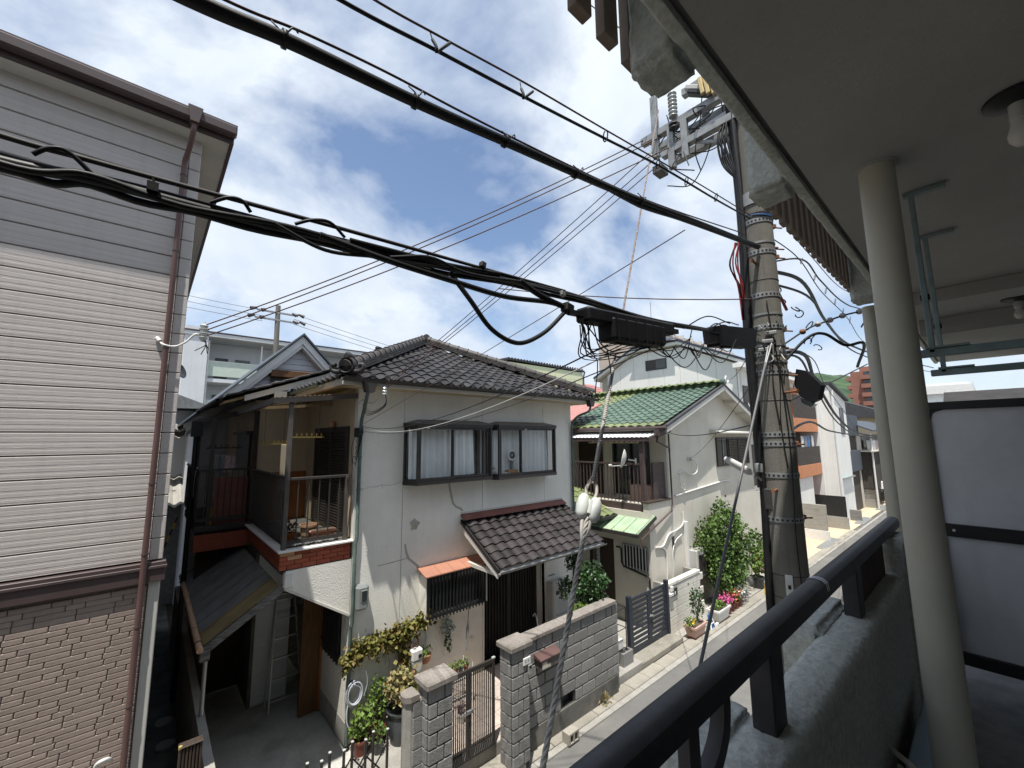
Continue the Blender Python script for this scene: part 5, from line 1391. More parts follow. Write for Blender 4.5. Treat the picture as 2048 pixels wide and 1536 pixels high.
t = thing('planter_pot', 'empty round pale terracotta pot behind rectangular planter', 'plant pot', (2.36, 8.35, 3.455))
MB().lathe((2.36, 8.35, 3.455), [(.11, 0), (.15, .20), (.165, .20), (.165, .235), (.145, .235), (.13, .05), (0, .05)], 24).build('pot', M['terracotta_pale'], t, smooth=35)
mb = MB(); mb.grid([[(x, 7.76 + .02 * math.sin(x * 31), 3.462 + .03 * abs(math.sin(x * 57)) + .06 * r) for x in [1.92 + .02 * k for k in range(40)]] for r in range(2)])
mb.grid([[(x, 7.76 + .09 * r + .02 * math.sin(x * 31), 3.468 + .025 * abs(math.sin(x * 43 + r))) for x in [1.92 + .02 * k for k in range(40)]] for r in range(2)])
single(mb, 'plastic_sheet', M['foil'], 'crumpled shiny plastic sheet along balcony floor edge', 'sheet', (2.3, 7.78, 3.46))
t = thing('potted_plant', 'withered brown plant in shallow pot at back of balcony', 'potted plant', (2.05, 8.35, 3.455))
MB().lathe((2.05, 8.35, 3.455), [(.10, 0), (.13, .12), (.11, .12)], 16).build('pot', M['dado'], t)
mb = MB(); leaves(mb, blob_pts((2.05, 8.35, 3.66), (.12, .12, .08), 60, seed=55), .06, .3); mb.build('foliage', M['stem'], t, fix=False)
t = thing('laundry_hanger', 'peg hanger with small grey and pink clothes on rear balcony', 'laundry', (1.3, 11.1, 4.9))
MB().tube([(1.3, 11.1, 5.05), (1.3, 11.1, 4.95)], .006, 5).bar((1.12, 11.1, 4.93), (1.52, 11.1, 4.86), .02, .02).bar((1.14, 11.25, 4.93), (1.5, 11.25, 4.87), .02, .02).build('hanger', M['galv'], t)
for k, (x, h, w, m) in enumerate(((1.17, .34, .09, 'cloth_grey'), (1.28, .30, .08, 'cloth_grey'), (1.38, .36, .11, 'cloth_pink'), (1.49, .30, .08, 'cloth_pink'))):
    mb = MB(); z = 4.90 - .05 * (x - 1.12)
    mb.grid([[(x + w * (u - .5) * (1 - .25 * v * math.sin(v * 3 + k)), 11.08 + .02 * math.sin(u * 9 + v * 4 + k) + .01 * k, z - h * v) for u in [q / 5 for q in range(6)]] for v in [q / 6 for q in range(7)]])
    mb.build('garment', M[m], t, smooth=True, fix=False)
mb = MB(); mb.grid([[(.87 + ox, y + .02 * math.sin(z_ * 9), z_) for y in (11.0, 11.12, 11.26, 11.38)] for ox, z_ in ((-.04, 4.05), (-.045, 4.3), (-.035, 4.55), (-.01, 4.645), (.02, 4.64), (.035, 4.5), (.03, 4.0), (.035, 3.85))])
single(mb, 'towel', M['cloth_white'], 'pale towel draped over rail of rear balcony', 'towel', (.87, 11.2, 4.6), smooth=True)
t = thing('broom', 'yellow-banded brush standing on the rear balcony floor', 'broom', (1.14, 10.95, 3.46))
MB().tube([(1.14, 10.95, 3.8), (1.12, 11.0, 4.3)], .01, 6).build('handle', M['black_metal'], t)
MB().lathe((1.14, 10.95, 3.46), [(.06, 0), (.055, .25), (.03, .36), (0, .38)], 12).build('brush', M['yellow_plastic'], t)

# ---------------------------------------------------------------- green-roofed house
T = thing('green_roof_house', 'cream house with green tiled roof, balcony and street-side gable', 'house', (12.0, 6.6, 0))
ZB, PK = 5.72, 15.45
x0, x1 = 12.0, 18.9
sg = .36
zg = lambda x: ZB + .02 + (min(x - x0, x1 - x)) * sg
mb = MB()
mb.prism([(x0, 6.6, 2.95), (x0, 6.6, ZB), (PK, 6.6, ZB + (PK - x0) * sg), (x1, 6.6, ZB), (x1, 6.6, 2.95)], (0, .15, 0))
mb.prism([(x0, 6.6, 0), (x0, 6.6, 2.95), (x1 + 1.5, 6.6, 2.95), (x1 + 1.5, 6.6, 0)], (0, .15, 0))
mb.build('gable_wall', M['wall_cream'], T)
mb = MB(); wallgrid(mb, 6.75, 12.6, 2.9, ZB, x0, x0 + .12, [(7.2, 8.5, 3.35, 5.05), (9.0, 9.9, 3.35, 5.1)], 'y'); mb.build('balcony_wall', M['wall_cream'], T)
MB().box(x0 + .9, x0 + 1.0, 6.8, 12, 3, 5.6).build('room_wall', M['room_dark'], T)
MB().box(x1 - .1, x1, 6.75, 13, 0, ZB).build('side_wall', M['wall_cream'], T)
# lower wing
mb = MB(); wallgrid(mb, 6.53, 9.4, 0, 3.1, 10.75, 10.87, [(6.62, 7.42, 1.52, 2.12), (7.75, 8.7, .0, 2.2)], 'y'); mb.build('wing_wall', M['wall_cream'], T)
MB().box(10.87, 12.0, 6.53, 6.62, 0, 3.36).build('wing_front', M['wall_cream'], T)
MB().box(10.75, 10.866, 6.53, 6.70, 3.1, 3.36).build('wing_pier', M['wall_cream'], T)
MB().box(10.70, 11.99, 6.49, 6.75, 3.36, 3.40, .006).build('pier_cap', M['dark_wood'], T)
wn = MB().box(10.72, 10.76, 6.60, 7.44, 1.48, 1.53).box(10.72, 10.76, 6.60, 7.44, 2.11, 2.16).box(10.72, 10.76, 6.60, 6.64, 1.53, 2.11).box(10.72, 10.76, 7.40, 7.44, 1.53, 2.11).build('barred_window', M['galv'], T)
for k in range(8): MB().box(10.70, 10.715, 6.66 + .1 * k, 6.685 + .1 * k, 1.5, 2.14).build('window_bar', M['white_pvc'], wn)
g = MB(); g.poly([(10.8, 6.6, 1.5), (10.8, 7.44, 1.5), (10.8, 7.44, 2.13), (10.8, 6.6, 2.13)]); g.build('glass_pane', M['dark_glass'], wn, fix=False)
MB().box(10.8, 10.86, 7.75, 8.7, 0, 2.2).build('back_door', M['dark_wood'], T)
mb = MB().tube([(10.70, 7.62, 2.02), (10.70, 7.5, 2.02), (10.70, 7.46, 1.98), (10.70, 7.46, 1.62), (10.70, 7.40, 1.52), (10.70, 6.62, 1.40), (10.70, 6.57, 1.34), (10.70, 6.57, .1)], .026, 8); mb.build('black_pipe', M['black_metal'], T, smooth=40)
MB().box(10.74, 10.752, 6.53, 9.4, 0, .42).build('plinth', M['plinth'], T)
# green sheet entry roof
mb = MB().prism([(10.05, 6.45, 2.62), (10.05, 8.2, 2.62), (10.95, 8.2, 2.98), (10.95, 6.45, 2.98)], (0, 0, .025)); er = mb.build('entry_roof', M['green_sheet'], T)
for k in range(5): MB().bar((10.04, 6.5 + .4 * k, 2.66), (10.95, 6.5 + .4 * k, 3.02), .02, .02).build('seam', M['green_sheet'], er)
MB().box(10.0, 10.06, 6.43, 8.2, 2.55, 2.64).bar((10.03, 6.44, 2.60), (10.97, 6.44, 2.97), .03, .09).build('edge', M['bronze'], er)
MB().tube([(12.06, 6.52, 5.3), (12.06, 6.52, 3.22), (11.95, 6.48, 3.05), (10.15, 6.42, 2.50), (10.12, 6.44, 2.3)], .026, 8).build('rain_pipe', M['brown_metal'], T, smooth=40)
# main roof
dk = MB()
rise = (PK - x0 + .55) * sg
ew, rw_ = x0 - .75, PK
zE = ZB + (ew - x0) * sg + .05
zR = ZB + (PK - x0) * sg + .07
dk.poly([(ew, 6.15, zE), (PK, 6.15, zR), (PK, 12.6, zR), (ew, 12.6, zE)])
dk.poly([(x1 + .6, 6.15, zE + .05), (PK, 6.15, zR), (PK, 12.6, zR), (x1 + .6, 12.6, zE + .05)])
dk.build('roof_deck', M['roof_under'], T)
w, l = .30, .31
gm = tile_mesh('roof_tile', M['green_tile'], w, l, .035, .02)
ym = tile_mesh('roof_tile', M['sunlit_tile'], w, l, .035, .02)
vd = Vector((1, 0, sg)).normalized(); R = frame((0, -1, 0), vd)
nv = int((PK - ew) * math.sqrt(1 + sg * sg) / l) + 1
for j in range(nv):
    for i in range(20):
        # sunlight painted in: rear end of the slope gets the yellow-green lit tiles
        sunlit = i + .55 * (nv - j) < 10.6 + random.uniform(-1.0, 1.0) or j == 0
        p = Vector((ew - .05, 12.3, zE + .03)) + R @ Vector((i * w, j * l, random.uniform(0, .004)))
        inst('roof_tile', ym if sunlit else gm, T, p, R)
tiles(T, gm, (x1 + .65, 6.2, zE + .08), (0, 1, 0), Vector((-1, 0, sg)).normalized(), 20, nv, w, l, lambda u, v: True, 'far_slope', limit=0, stuff_m=M['green_tile'])
MB().box(PK - .10, PK + .10, 6.15, 12.6, zR + .02, zR + .14, .03).build('ridge', M['sunlit_tile'], T)
gr = MB(); gr.grid([[(r * math.cos(a), y, r * math.sin(a)) for a in [k * PI / 8 for k in range(9)]] for y, r in ((-.17, .10), (-.17, .115), (-.12, .115), (-.12, .095), (.17, .09))])
grm = gr.mesh('ridge_tile', M['sunlit_tile'], smooth=40)
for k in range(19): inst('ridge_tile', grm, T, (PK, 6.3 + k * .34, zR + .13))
t2 = MB().lathe((PK, 6.18, zR + .12), [(0, -.1), (.12, -.1), (.14, -.02), (.10, .06), (0, .08)], 14, (0, 1, 0)).build('ridge_end_tile', M['green_tile'], T, smooth=40)
MB().tube([(PK, 6.05 + .0, zR + .14)] + [(PK - .12 * math.sin(a), 6.02, zR + .2 + .12 * math.cos(a)) for a in [k * PI / 8 for k in range(13)]], .025, 8).build('ridge_ring', M['white_paint'], T)
for s, xe in ((-1, ew), (1, x1 + .6)):
    MB().prism([(xe, 6.12, zE - .02), (PK, 6.12, zR - .02), (PK, 6.12, zR - .17), (xe, 6.12, zE - .17)], (0, .05, 0)).build('barge_board', M['white_wood'], T)
    MB().prism([(xe, 6.10, zE + .06), (PK, 6.10, zR + .06), (PK, 6.10, zR - .01), (xe, 6.10, zE - .01)], (0, .08, 0)).build('verge_tile_edge', M['dark_roof'], T)
    MB().prism([(xe, 6.17, zE - .05), (PK, 6.17, zR - .05), (PK, 6.17, zR - .08), (xe, 6.17, zE - .08)], (0, .43, 0)).build('verge_soffit', M['white_wood'], T)
for x in (12.6, 13.5, 14.6, PK, 16.5, 17.6, 18.6):
    z = zg(x) - .1; MB().box(x - .06, x + .06, 6.2, 6.6, z - .06, z + .06).build('purlin_end', M['white_wood'], T)
MB().tube([(ew - .06, 6.1, zE - .03), (ew - .06, 12.4, zE - .03)], .06, 8).build('gutter', M['brown_metal'], T, smooth=40)
MB().box(ew - .14, ew + .02, 6.3, 6.46, zE - .27, zE - .08, .01).tube([(ew - .06, 6.38, zE - .25), (ew - .06, 6.42, zE - .42), (x0 + .02, 6.5, zE - .62), (x0 + .06, 6.52, zE - .75)], .03, 8).build('rain_head', M['brown_metal'], T)
MB().box(ew + .03, x0, 6.62, 12.5, zE - .10, zE - .06).build('eaves_soffit', M['wall_cream'], T)
vt = MB().lathe((15.27, 6.59, 6.68), [(0, -.02), (.17, -.02), (.18, 0)], 20, (0, 1, 0)).build('round_vent', M['black_metal'], T)
# hooded louver window on the gable wall
hw = MB().box(15.5, 18.45, 6.54, 6.598, 4.14, 4.20).box(15.5, 18.45, 6.54, 6.598, 5.12, 5.18).box(15.5, 15.56, 6.54, 6.598, 4.20, 5.12).box(18.39, 18.45, 6.54, 6.598, 4.20, 5.12).build('louver_window', M['bronze'], T)
for a, b in ((16.5, 17.42), (17.46, 18.38)):
    MB().box(a, a + .06, 6.52, 6.56, 4.2, 5.12).box(b - .06, b, 6.52, 6.56, 4.2, 5.12).build('shutter_stile', M['bronze'], hw)
    for k in range(15): MB().obox(((a + b) / 2, 6.545, 4.25 + k * .06), (1, 0, 0), (0, 1, .7), (0, -.7, 1), (b - a) / 2 - .06, .022, .005).build('louver', M['louver'], hw)
MB().box(15.56, 16.5, 6.575, 6.59, 4.2, 5.12).build('glass_pane', M['dark_glass'], hw)
MB().box(16.02, 16.06, 6.55, 6.585, 4.2, 5.12).build('sash_bar', M['galv'], hw)
MB().prism([(15.1, 6.598, 5.48), (15.1, 6.15, 5.36), (15.1, 6.15, 5.32), (15.1, 6.598, 5.36)], (3.9, 0, 0)).build('window_hood', M['white_wood'], T)
# balcony
bl = MB().box(10.85, 12.0, 6.75, 9.9, 3.10, 3.30).build('balcony_floor', M['wall_cream'], T)
MB().box(10.80, 10.86, 6.70, 9.9, 3.06, 3.30, .006).build('edge_beam', M['brown_metal'], bl)
def rail2(nm, ya, yb):
    r = MB().box(10.86, 10.92, ya, yb, 4.40, 4.45).box(10.87, 10.91, ya, yb, 3.36, 3.40).build(nm, M['brown_metal'], T)
    n = int((yb - ya) / .13)
    m_ = MB().box(-.012, .012, -.014, .014, 3.38, 4.41).mesh('baluster', M['brown_metal'])
    for k in range(1, n): inst('baluster', m_, r, (10.89, ya + (yb - ya) * k / n, 0))
rail2('balcony_railing', 6.78, 9.85)
for y in (6.74, 9.87): MB().box(10.83, 10.95, y - .06, y + .06, 3.3, 5.20, .006).build('balcony_post', M['brown_metal'], T)
MB().box(11.3, 11.95, 6.66, 6.72, 3.4, 4.45).build('side_rail', M['brown_metal'], bl)
mb = MB(); mb.grid([[(x, y, 5.22 + (x - 10.75) * .20 + .012 * math.sin(y * 2 * PI / .15)) for x in (10.72, 12.0)] for y in [6.4 + .0375 * k for k in range(95)]])
rr = mb.build('canopy_sheet', M['apt_white'], T, smooth=True)
MB().box(10.74, 10.80, 6.4, 9.95, 5.09, 5.21).bar((10.77, 6.43, 5.16), (12.0, 6.43, 5.42), .05, .12).build('canopy_beam', M['brown_metal'], rr)
gl = MB().box(11.93, 11.99, 7.16, 7.22, 3.3, 5.08).box(11.93, 11.99, 8.46, 8.52, 3.3, 5.08).box(11.93, 11.99, 7.2, 8.5, 5.03, 5.09).box(11.94, 11.99, 7.82, 7.88, 3.3, 5.03).build('patio_door', M['bronze'], T)
g = MB(); g.poly([(12.03, 7.2, 3.33), (12.03, 8.5, 3.33), (12.03, 8.5, 5.05), (12.03, 7.2, 5.05)]); g.build('glass_pane', M['dark_glass'], gl, fix=False)
g = MB(); g.grid([[(12.2 + .03 * math.sin(y * 30), y, z) for y in [7.2 + .05 * k for k in range(16)]] for z in (3.33, 5.05)]); g.build('curtain', M['curtain'], gl, fix=False)
MB().box(11.9, 11.98, 8.95, 9.95, 3.3, 5.12).build('dark_door', M['dark_wood'], T)
mb = MB()
for k in range(10): mb.box(11.0, 11.1, 6.95 + .18 * k, 7.0 + .18 * k, 5.05, 5.10)
mb.box(11.03, 11.06, 6.9, 8.8, 5.03, 5.06); mb.build('drying_bar', M['board_cream'], T)
MB().box(11.5, 11.9, 6.85, 7.6, 3.3, 3.75, .01).build('storage_bench', M['pot_pink'], bl)
# conduits and boxes on the gable wall
mb = MB().tube([(12.35, 6.57, 3.42), (15.9, 6.57, 3.62), (16.4, 6.57, 3.60)], .028, 8); mb.build('conduit', M['white_pvc'], T)
mb = MB()
mb.tube(spline([(10.95, 6.5, 2.15), (11.35, 6.5, 2.12), (11.7, 6.5, 2.38), (12.3, 6.56, 2.42), (12.7, 6.56, 2.55), (12.75, 6.56, 2.9)], 6), .025, 7)
mb.tube(spline([(11.3, 6.5, 2.10), (11.5, 6.5, 1.95), (11.52, 6.5, 1.5), (11.45, 6.5, .9)], 6), .02, 7)
mb.tube(spline([(12.6, 6.56, 2.25), (12.2, 6.56, 2.12), (11.9, 6.5, 1.9), (11.85, 6.5, 1.4), (11.8, 6.5, .95)], 6), .018, 7)
mb.build('conduit', M['white_pvc'], T, smooth=True)
MB().box(11.93, 12.06, 6.52, 6.56, 1.95, 2.28).build('louver_vent', M['bronze'], T)
MB().box(12.78, 12.92, 6.5, 6.6, 1.1, 2.6, .01).build('conduit_box', M['white_pvc'], T)
mb = MB()
mb.tube(spline([(13.4, 6.52, 4.55), (13.7, 6.5, 4.35), (13.75, 6.5, 4.1), (13.55, 6.52, 4.0), (13.2, 6.52, 4.05), (12.9, 6.55, 4.15), (12.6, 6.56, 4.08)], 6), .02, 7)
mb.tube(spline([(12.7, 6.55, 4.1), (12.65, 6.53, 3.7), (12.9, 6.52, 3.55), (12.85, 6.52, 3.75)], 5), .018, 6)
mb.build('service_cable', M['white_pvc'], T, smooth=True)
MB().lathe((13.35, 6.5, 4.5), [(.03, -.08), (.06, -.06), (.04, -.02), (.07, .0), (.04, .03), (.06, .05), (.02, .08)], 12).build('insulator', M['porcelain'], T, smooth=40)
t = thing('satellite_dish', 'white satellite dish on arm fixed to dark balcony railing', 'satellite dish', (10.8, 7.0, 4.5))
MB().lathe((10.70, 7.15, 4.56), [(0, .0), (.13, .02), (.22, .06), (.285, .11), (.28, .12), (.14, .035), (0, .015)], 24, (-.35, -.2, .12) if False else (-.5, .85, .25)).build('reflector', M['white_paint'], t, smooth=40)
MB().bar((10.70, 7.15, 4.4), (10.55, 7.6, 4.36), .025).lathe((10.54, 7.62, 4.38), [(0, -.03), (.035, -.03), (.035, .05), (0, .05)], 10, (.3, -.8, .2)).build('feed_arm', M['white_pvc'], t)
MB().bar((10.72, 7.10, 4.56), (10.9, 6.95, 4.52), .04).bar((10.88, 6.95, 4.6), (10.88, 6.95, 4.42), .04).build('mount', M['galv'], t)
# left rear wing of the same house, mostly hidden
MB().box(10.95, 12.5, 9.95, 14, 0, 5.4).build('rear_wing', M['wall_cream'], T)
mb = MB().prism([(10.3, 9.2, 5.62), (10.3, 9.2, 5.66), (12.4, 9.2, 6.45), (12.4, 9.2, 6.4)], (0, 3, 0)); mb.build('rear_roof', M['pink_roof'], T)
tiles(T, ym, (9.6, 10.6, 5.75), (1, 0, 0), Vector((0, 1, .42)).normalized(), 8, 7, w, l, lambda u, v: True, 'rear_tile', limit=0, stuff_m=M['sunlit_tile'])
mb = MB().prism([(9.3, 10.62, 5.72), (12.1, 10.62, 5.72), (12.1, 10.62, 5.55), (9.3, 10.62, 5.55)], (0, .05, 0)); mb.build('rear_fascia', M['white_wood'], T)
# lower tiles beside the entry roof, in the sunlit tile colour
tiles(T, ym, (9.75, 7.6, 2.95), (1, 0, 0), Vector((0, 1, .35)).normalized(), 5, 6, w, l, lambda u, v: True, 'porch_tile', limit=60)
MB().prism([(9.7, 7.55, 2.93), (9.7, 9.6, 3.62), (9.7, 9.6, 3.55), (9.7, 7.55, 2.85)], (1.2, 0, 0)).build('porch_deck', M['roof_under'], T)

# white block garden wall, gate, planters
t = thing('white_block_wall', 'low white painted block wall beside the navy gate', 'wall', (11.7, 6.15, 0))
MB().box(10.78, 12.72, 6.17, 6.28, 0, 1.28).box(10.79, 10.9, 6.28, 6.52, 0, 1.28).box(12.6, 12.7, 6.28, 6.58, 0, 1.28).build('joint_backing', M['plinth'], t)
mw = MB().box(-.193, .193, -.02, .02, -.0935, .0935, .006).mesh('block', M['block_white'])
mw2 = MB().box(-.095, .095, -.02, .02, -.0935, .0935, .006).mesh('block', M['block_white'])
for j in range(6):
    x = 10.78; z = .10 + .197 * j
    if j % 2: inst('block', mw2, t, (x + .097, 6.165, z)); x += .195
    while x < 12.6:
        inst('block', mw, t, (x + .195, 6.165, z)); x += .39
MB().box(10.76, 12.74, 6.13, 6.30, 1.20, 1.285, .01).build('coping', M['block_white'], t)
t = thing('nameplate', 'dark house nameplate with white box on white block wall', 'nameplate', (11.05, 6.13, 1.0))
MB().box(10.98, 11.32, 6.115, 6.145, .92, 1.12, .004).build('plate', M['bronze'], t)
MB().box(11.16, 11.21, 6.108, 6.116, .96, 1.03).build('mark', M['white_paint'], t)
MB().box(10.84, 11.02, 6.06, 6.14, .98, 1.05, .006).box(10.96, 11.06, 6.08, 6.14, 1.08, 1.2, .006).build('intercom', M['white_pvc'], t)
t = thing('navy_gate', 'navy metal double gate with horizontal slats at house passage', 'gate', (9.85, 6.08, .1))
for x in (8.93, 10.66): MB().box(x - .05, x + .05, 6.03, 6.13, .06, 1.46, .006).build('gate_post', M['navy_metal'], t)
for a, b in ((8.99, 9.79), (9.80, 10.60)):
    lf = MB().box(a, a + .07, 6.06, 6.10, .16, 1.38).box(b - .07, b, 6.06, 6.10, .16, 1.38).box(a + .07, b - .07, 6.062, 6.098, 1.31, 1.38).box(a + .07, b - .07, 6.062, 6.098, .16, .27).build('gate_leaf', M['navy_metal'], t)
    ms = MB().box(-(b - a) / 2 + .07, (b - a) / 2 - .07, -.012, .012, -.034, .034, .004).mesh('slat', M['navy_metal'])
    for k in range(9): inst('slat', ms, lf, ((a + b) / 2, 6.08, .345 + k * .111))
MB().lathe((9.83, 6.05, .80), [(.03, -.02), (.03, .0), (.015, .01), (.02, .04), (0, .05)], 10, (0, -1, 0)).bar((9.74, 6.03, .80), (9.9, 6.03, .80), .02).build('handle', M['galv'], t)
G2 = 'planters along the white wall'
def trough(label, c, ln, wd, h, m, rim):
    t = thing('planter', label, 'planter', c, G2)
    x, y, z = c
    MB().prism([(x - ln * .42, y - wd * .38, z), (x + ln * .42, y - wd * .38, z), (x + ln * .42, y + wd * .38, z), (x - ln * .42, y + wd * .38, z)], (0, 0, .02)).build('saucer', M['pot_red'], t)
    mb = MB(); a = [(x + sx * ln * .40, y + sy * wd * .36, z + .02) for sx, sy in ((-1, -1), (1, -1), (1, 1), (-1, 1))]; b = [(x + sx * ln * .5, y + sy * wd * .5, z + h) for sx, sy in ((-1, -1), (1, -1), (1, 1), (-1, 1))]
    mb.grid([a, b], True); mb.build('pot', m, t)
    MB().box(x - ln * .53, x + ln * .53, y - wd * .55, y - wd * .43, z + h - .02, z + h + .03).box(x - ln * .53, x + ln * .53, y + wd * .43, y + wd * .55, z + h - .02, z + h + .03).box(x - ln * .53, x - ln * .46, y - wd * .43, y + wd * .43, z + h - .02, z + h + .03).box(x + ln * .46, x + ln * .53, y - wd * .43, y + wd * .43, z + h - .02, z + h + .03).build('rim', rim, t)
    MB().box(x - ln * .46, x + ln * .46, y - wd * .43, y + wd * .43, z + h - .03, z + h).build('soil', M['soil'], t)
    return t
t = trough('pink trough planter with small yellow flowers and leafy stems', (11.3, 5.66, .04), .62, .30, .26, M['pot_pink'], M['pot_pink'])
green(t, (11.05, 5.66, .42), (.15, .12, .12), 90, M['leaf_light'], .06, 61, 3, .28); green(t, (11.55, 5.72, .75), (.22, .15, .40), 190, M['leaf_dark'], .075, 62, 6, .3, name='tall_foliage')
mb = MB(); leaves(mb, [(11.06 + random.gauss(0, .05), 5.58 + random.gauss(0, .03), .44 + random.gauss(0, .04)) for _ in range(16)], .04, .2); mb.build('flowers', M['flower_yellow'], t, fix=False)
t = trough('grey-white trough planter of mixed grass and seedlings', (12.75, 5.66, .04), .75, .34, .30, M['white_pvc'], M['white_pvc'])
green(t, (12.75, 5.66, .42), (.33, .14, .12), 280, M['leaf_light'], .06, 63, 0, .3)
t = thing('flower_bed_pots', 'row of pink, orange and white flowers in small red pots', 'flower pots', (13.5, 5.7, 0))
for k in range(5):
    x = 13.1 + .27 * k; MB().lathe((x, 5.68, .02), [(.08, 0), (.11, .18), (.12, .18), (.12, .21), (.1, .2)], 12).build('pot', M['pot_red'], t)
    mb = MB(); leaves(mb, blob_pts((x, 5.70, .36), (.18, .15, .14), 80, seed=70 + k), .06, .3); mb.build('foliage', M['leaf'], t, fix=False)
    mb = MB(); leaves(mb, blob_pts((x, 5.66, .46), (.19, .15, .13), 75, seed=80 + k), .055, .3, .2, 1, .55); mb.build('flowers', M[('flower_pink', 'flower_pink', 'flower_orange', 'flower_orange', 'flower_white')[k]], t, fix=False)
t = thing('garden_sign', 'small blue and white plastic object lying between planters', 'plastic toy', (12.05, 5.62, .03))
MB().prism([(11.92, 5.55, .03), (12.18, 5.55, .03), (12.10, 5.62, .36), (11.98, 5.62, .36)], (0, .03, 0)).build('panel', M['blue_plastic'], t)
MB().bar((11.92, 5.53, .03), (12.02, 5.60, .36), .03).bar((12.18, 5.53, .03), (12.07, 5.60, .36), .03).bar((11.96, 5.545, .16), (12.15, 5.545, .16), .02).box(12.2, 12.34, 5.5, 5.56, .03, .1).build('leg', M['white_paint'], t)
# big shrub in front of the gable
t = thing('large_shrub', 'big bright green bushy shrub in front of cream gable wall', 'shrub', (14.0, 6.0, 0))
mb = MB()
leaves(mb, blob_pts((14.45, 6.15, 1.75), (1.25, .55, 1.05), 5200, lump=.34, shell=.55, seed=91), .105, .45, .5, 1, .36)
leaves(mb, blob_pts((14.2, 5.95, .95), (1.0, .45, .75), 2200, lump=.4, shell=.5, seed=92), .10, .45, .3, 1, .34)
mb.build('foliage', M['leaf'], t, fix=False)
mb = MB(); leaves(mb, blob_pts((14.7, 6.1, 1.1), (1.1, .45, .8), 1800, lump=.4, shell=.4, seed=93), .10, .4, -.2, 1, .34)
mb.build('inner_foliage', M['leaf_dark'], t, fix=False)
mb = MB()
for k in range(9): mb.tube(spline([(14.3 + .1 * math.cos(k), 6.1, 0), (14.3 + .25 * math.cos(k * 2.1), 6.1 + .1 * math.sin(k), .9), (14.4 + .8 * math.cos(k * 2.1), 6.1 + .35 * math.sin(k * 1.7), 1.9 + .3 * math.sin(k))], 5), .022, 6)
mb.build('stem', M['stem'], t)
t = thing('potted_plant', 'yellow-green plant with orange flowers in black pot by yellow guard', 'potted plant', (16.4, 5.85, 0), G2)
pot((16.4, 5.85, .02), .2, .36, M['pot_dark'], t); green(t, (16.5, 5.85, .85), (.42, .28, .42), 420, M['leaf_light'], .1, 95, 6, .4)
mb = MB(); leaves(mb, blob_pts((16.6, 5.75, .75), (.3, .2, .25), 40, seed=96), .06, .3); mb.build('flowers', M['flower_orange'], t, fix=False)
green(t, (16.9, 6.05, 1.35), (.45, .25, .5), 300, M['leaf'], .11, 97, 4, .4, name='tall_foliage')
t = thing('condenser_unit', 'grey air conditioner outdoor unit hidden beside the large shrub', 'air conditioner', (12.9, 6.4, .6))
MB().box(12.9, 13.55, 6.28, 6.55, .95, 1.75, .015).build('case', M['heater_grey'], t)
mb = MB()
for k in range(12): mb.box(13.0 + .04 * k, 13.015 + .04 * k, 6.265, 6.279, 1.0, 1.6)
mb.build('grille', M['bronze'], t)

# ---------------------------------------------------------------- white house behind with a clipped gable
T = thing('clipped_gable_house', 'large white house with clipped gable and navy roof behind green roof', 'house', (21.6, 7.7, 0))
XG = 21.6
pf_ = [(7.95, 0), (7.95, 8.80), (10.75, 10.10), (13.55, 10.10), (16.0, 8.85), (16.0, 0)]
eds = [7.95 + .95 * k for k in range(9)]
def ztop(y):
    P_ = pf_[1:5]
    for (a, za), (b, zb_) in zip(P_[:-1], P_[1:]):
        if a <= y <= b: return za + (zb_ - za) * (y - a) / (b - a)
    return 8.8
for a, b in zip(eds[:-1], eds[1:]):
    b = min(b, 16.0)
    ys = sorted({a + .008, b - .008, *[q for q in (10.75, 13.55) if a < q < b]})
    MB().prism([(XG, ys[0], 0)] + [(XG, y, ztop(y)) for y in ys] + [(XG, ys[-1], 0)], (.1, 0, 0)).build('wall_panel', M['wall_white'], T)
MB().prism([(XG + .04, y, z - .02 if z else 0) for y, z in pf_], (.1, 0, 0)).build('joint_backing', M['joint'], T)
MB().box(XG + .1, XG + 9, 7.96, 8.1, 0, 8.8).build('street_wall', M['wall_white'], T)
rp_ = [(7.55, 8.72), (10.72, 10.22), (13.58, 10.22), (16.4, 8.78)]
for (a, za), (b, zb_) in zip(rp_[:-1], rp_[1:]):
    MB().prism([(XG - .28, a, za), (XG - .28, b, zb_), (XG - .28, b, zb_ + .16), (XG - .28, a, za + .16)], (.9, 0, 0)).build('barge_board', M['wall_white'], T)
    MB().prism([(XG - .34, a - .05, za + .165), (XG - .34, b, zb_ + .165), (XG - .34, b, zb_ + .26), (XG - .34, a - .05, za + .26)], (9.5, 0, 0)).build('roof', M['navy_roof'], T)
MB().prism([(XG - .5, 10.7, 10.48), (XG - .5, 13.6, 10.48), (XG + 1.2, 12.15, 11.1)], (0, 0, .02)).build('hip_face', M['navy_roof'], T)
MB().box(XG - .4, XG + 9, 7.5, 7.95, 8.52, 8.72, .01).build('eaves_box', M['wall_white'], T)
w_ = MB().box(XG - .03, XG + .02, 11.55, 12.85, 9.02, 9.62).build('attic_window', M['bronze'], T)
for a, b in ((11.6, 12.18), (12.22, 12.8)): MB().box(XG - .035, XG - .02, a, b, 9.08, 9.57).build('glass_pane', M['dark_glass'] if a < 12 else M['glass'], w_)
MB().tube([(XG - .1, 7.55, 8.6), (XG - .05, 7.75, 8.3), (XG - .05, 7.8, 0)], .05, 8).build('downpipe', M['white_pvc'], T, smooth=40)
for (xa, zb_) in ((22.2, 5.75), (22.2, 2.8)):
    q = MB().box(xa, xa + 2.0, 7.93, 7.99, zb_, zb_ + 2.0).build('window', M['bronze'], T)
    for k in range(2): MB().box(xa + .08 + k * .95, xa + .95 + k * .95, 7.915, 7.935, zb_ + .06, zb_ + 1.94).build('shutter', M['louver'], q)
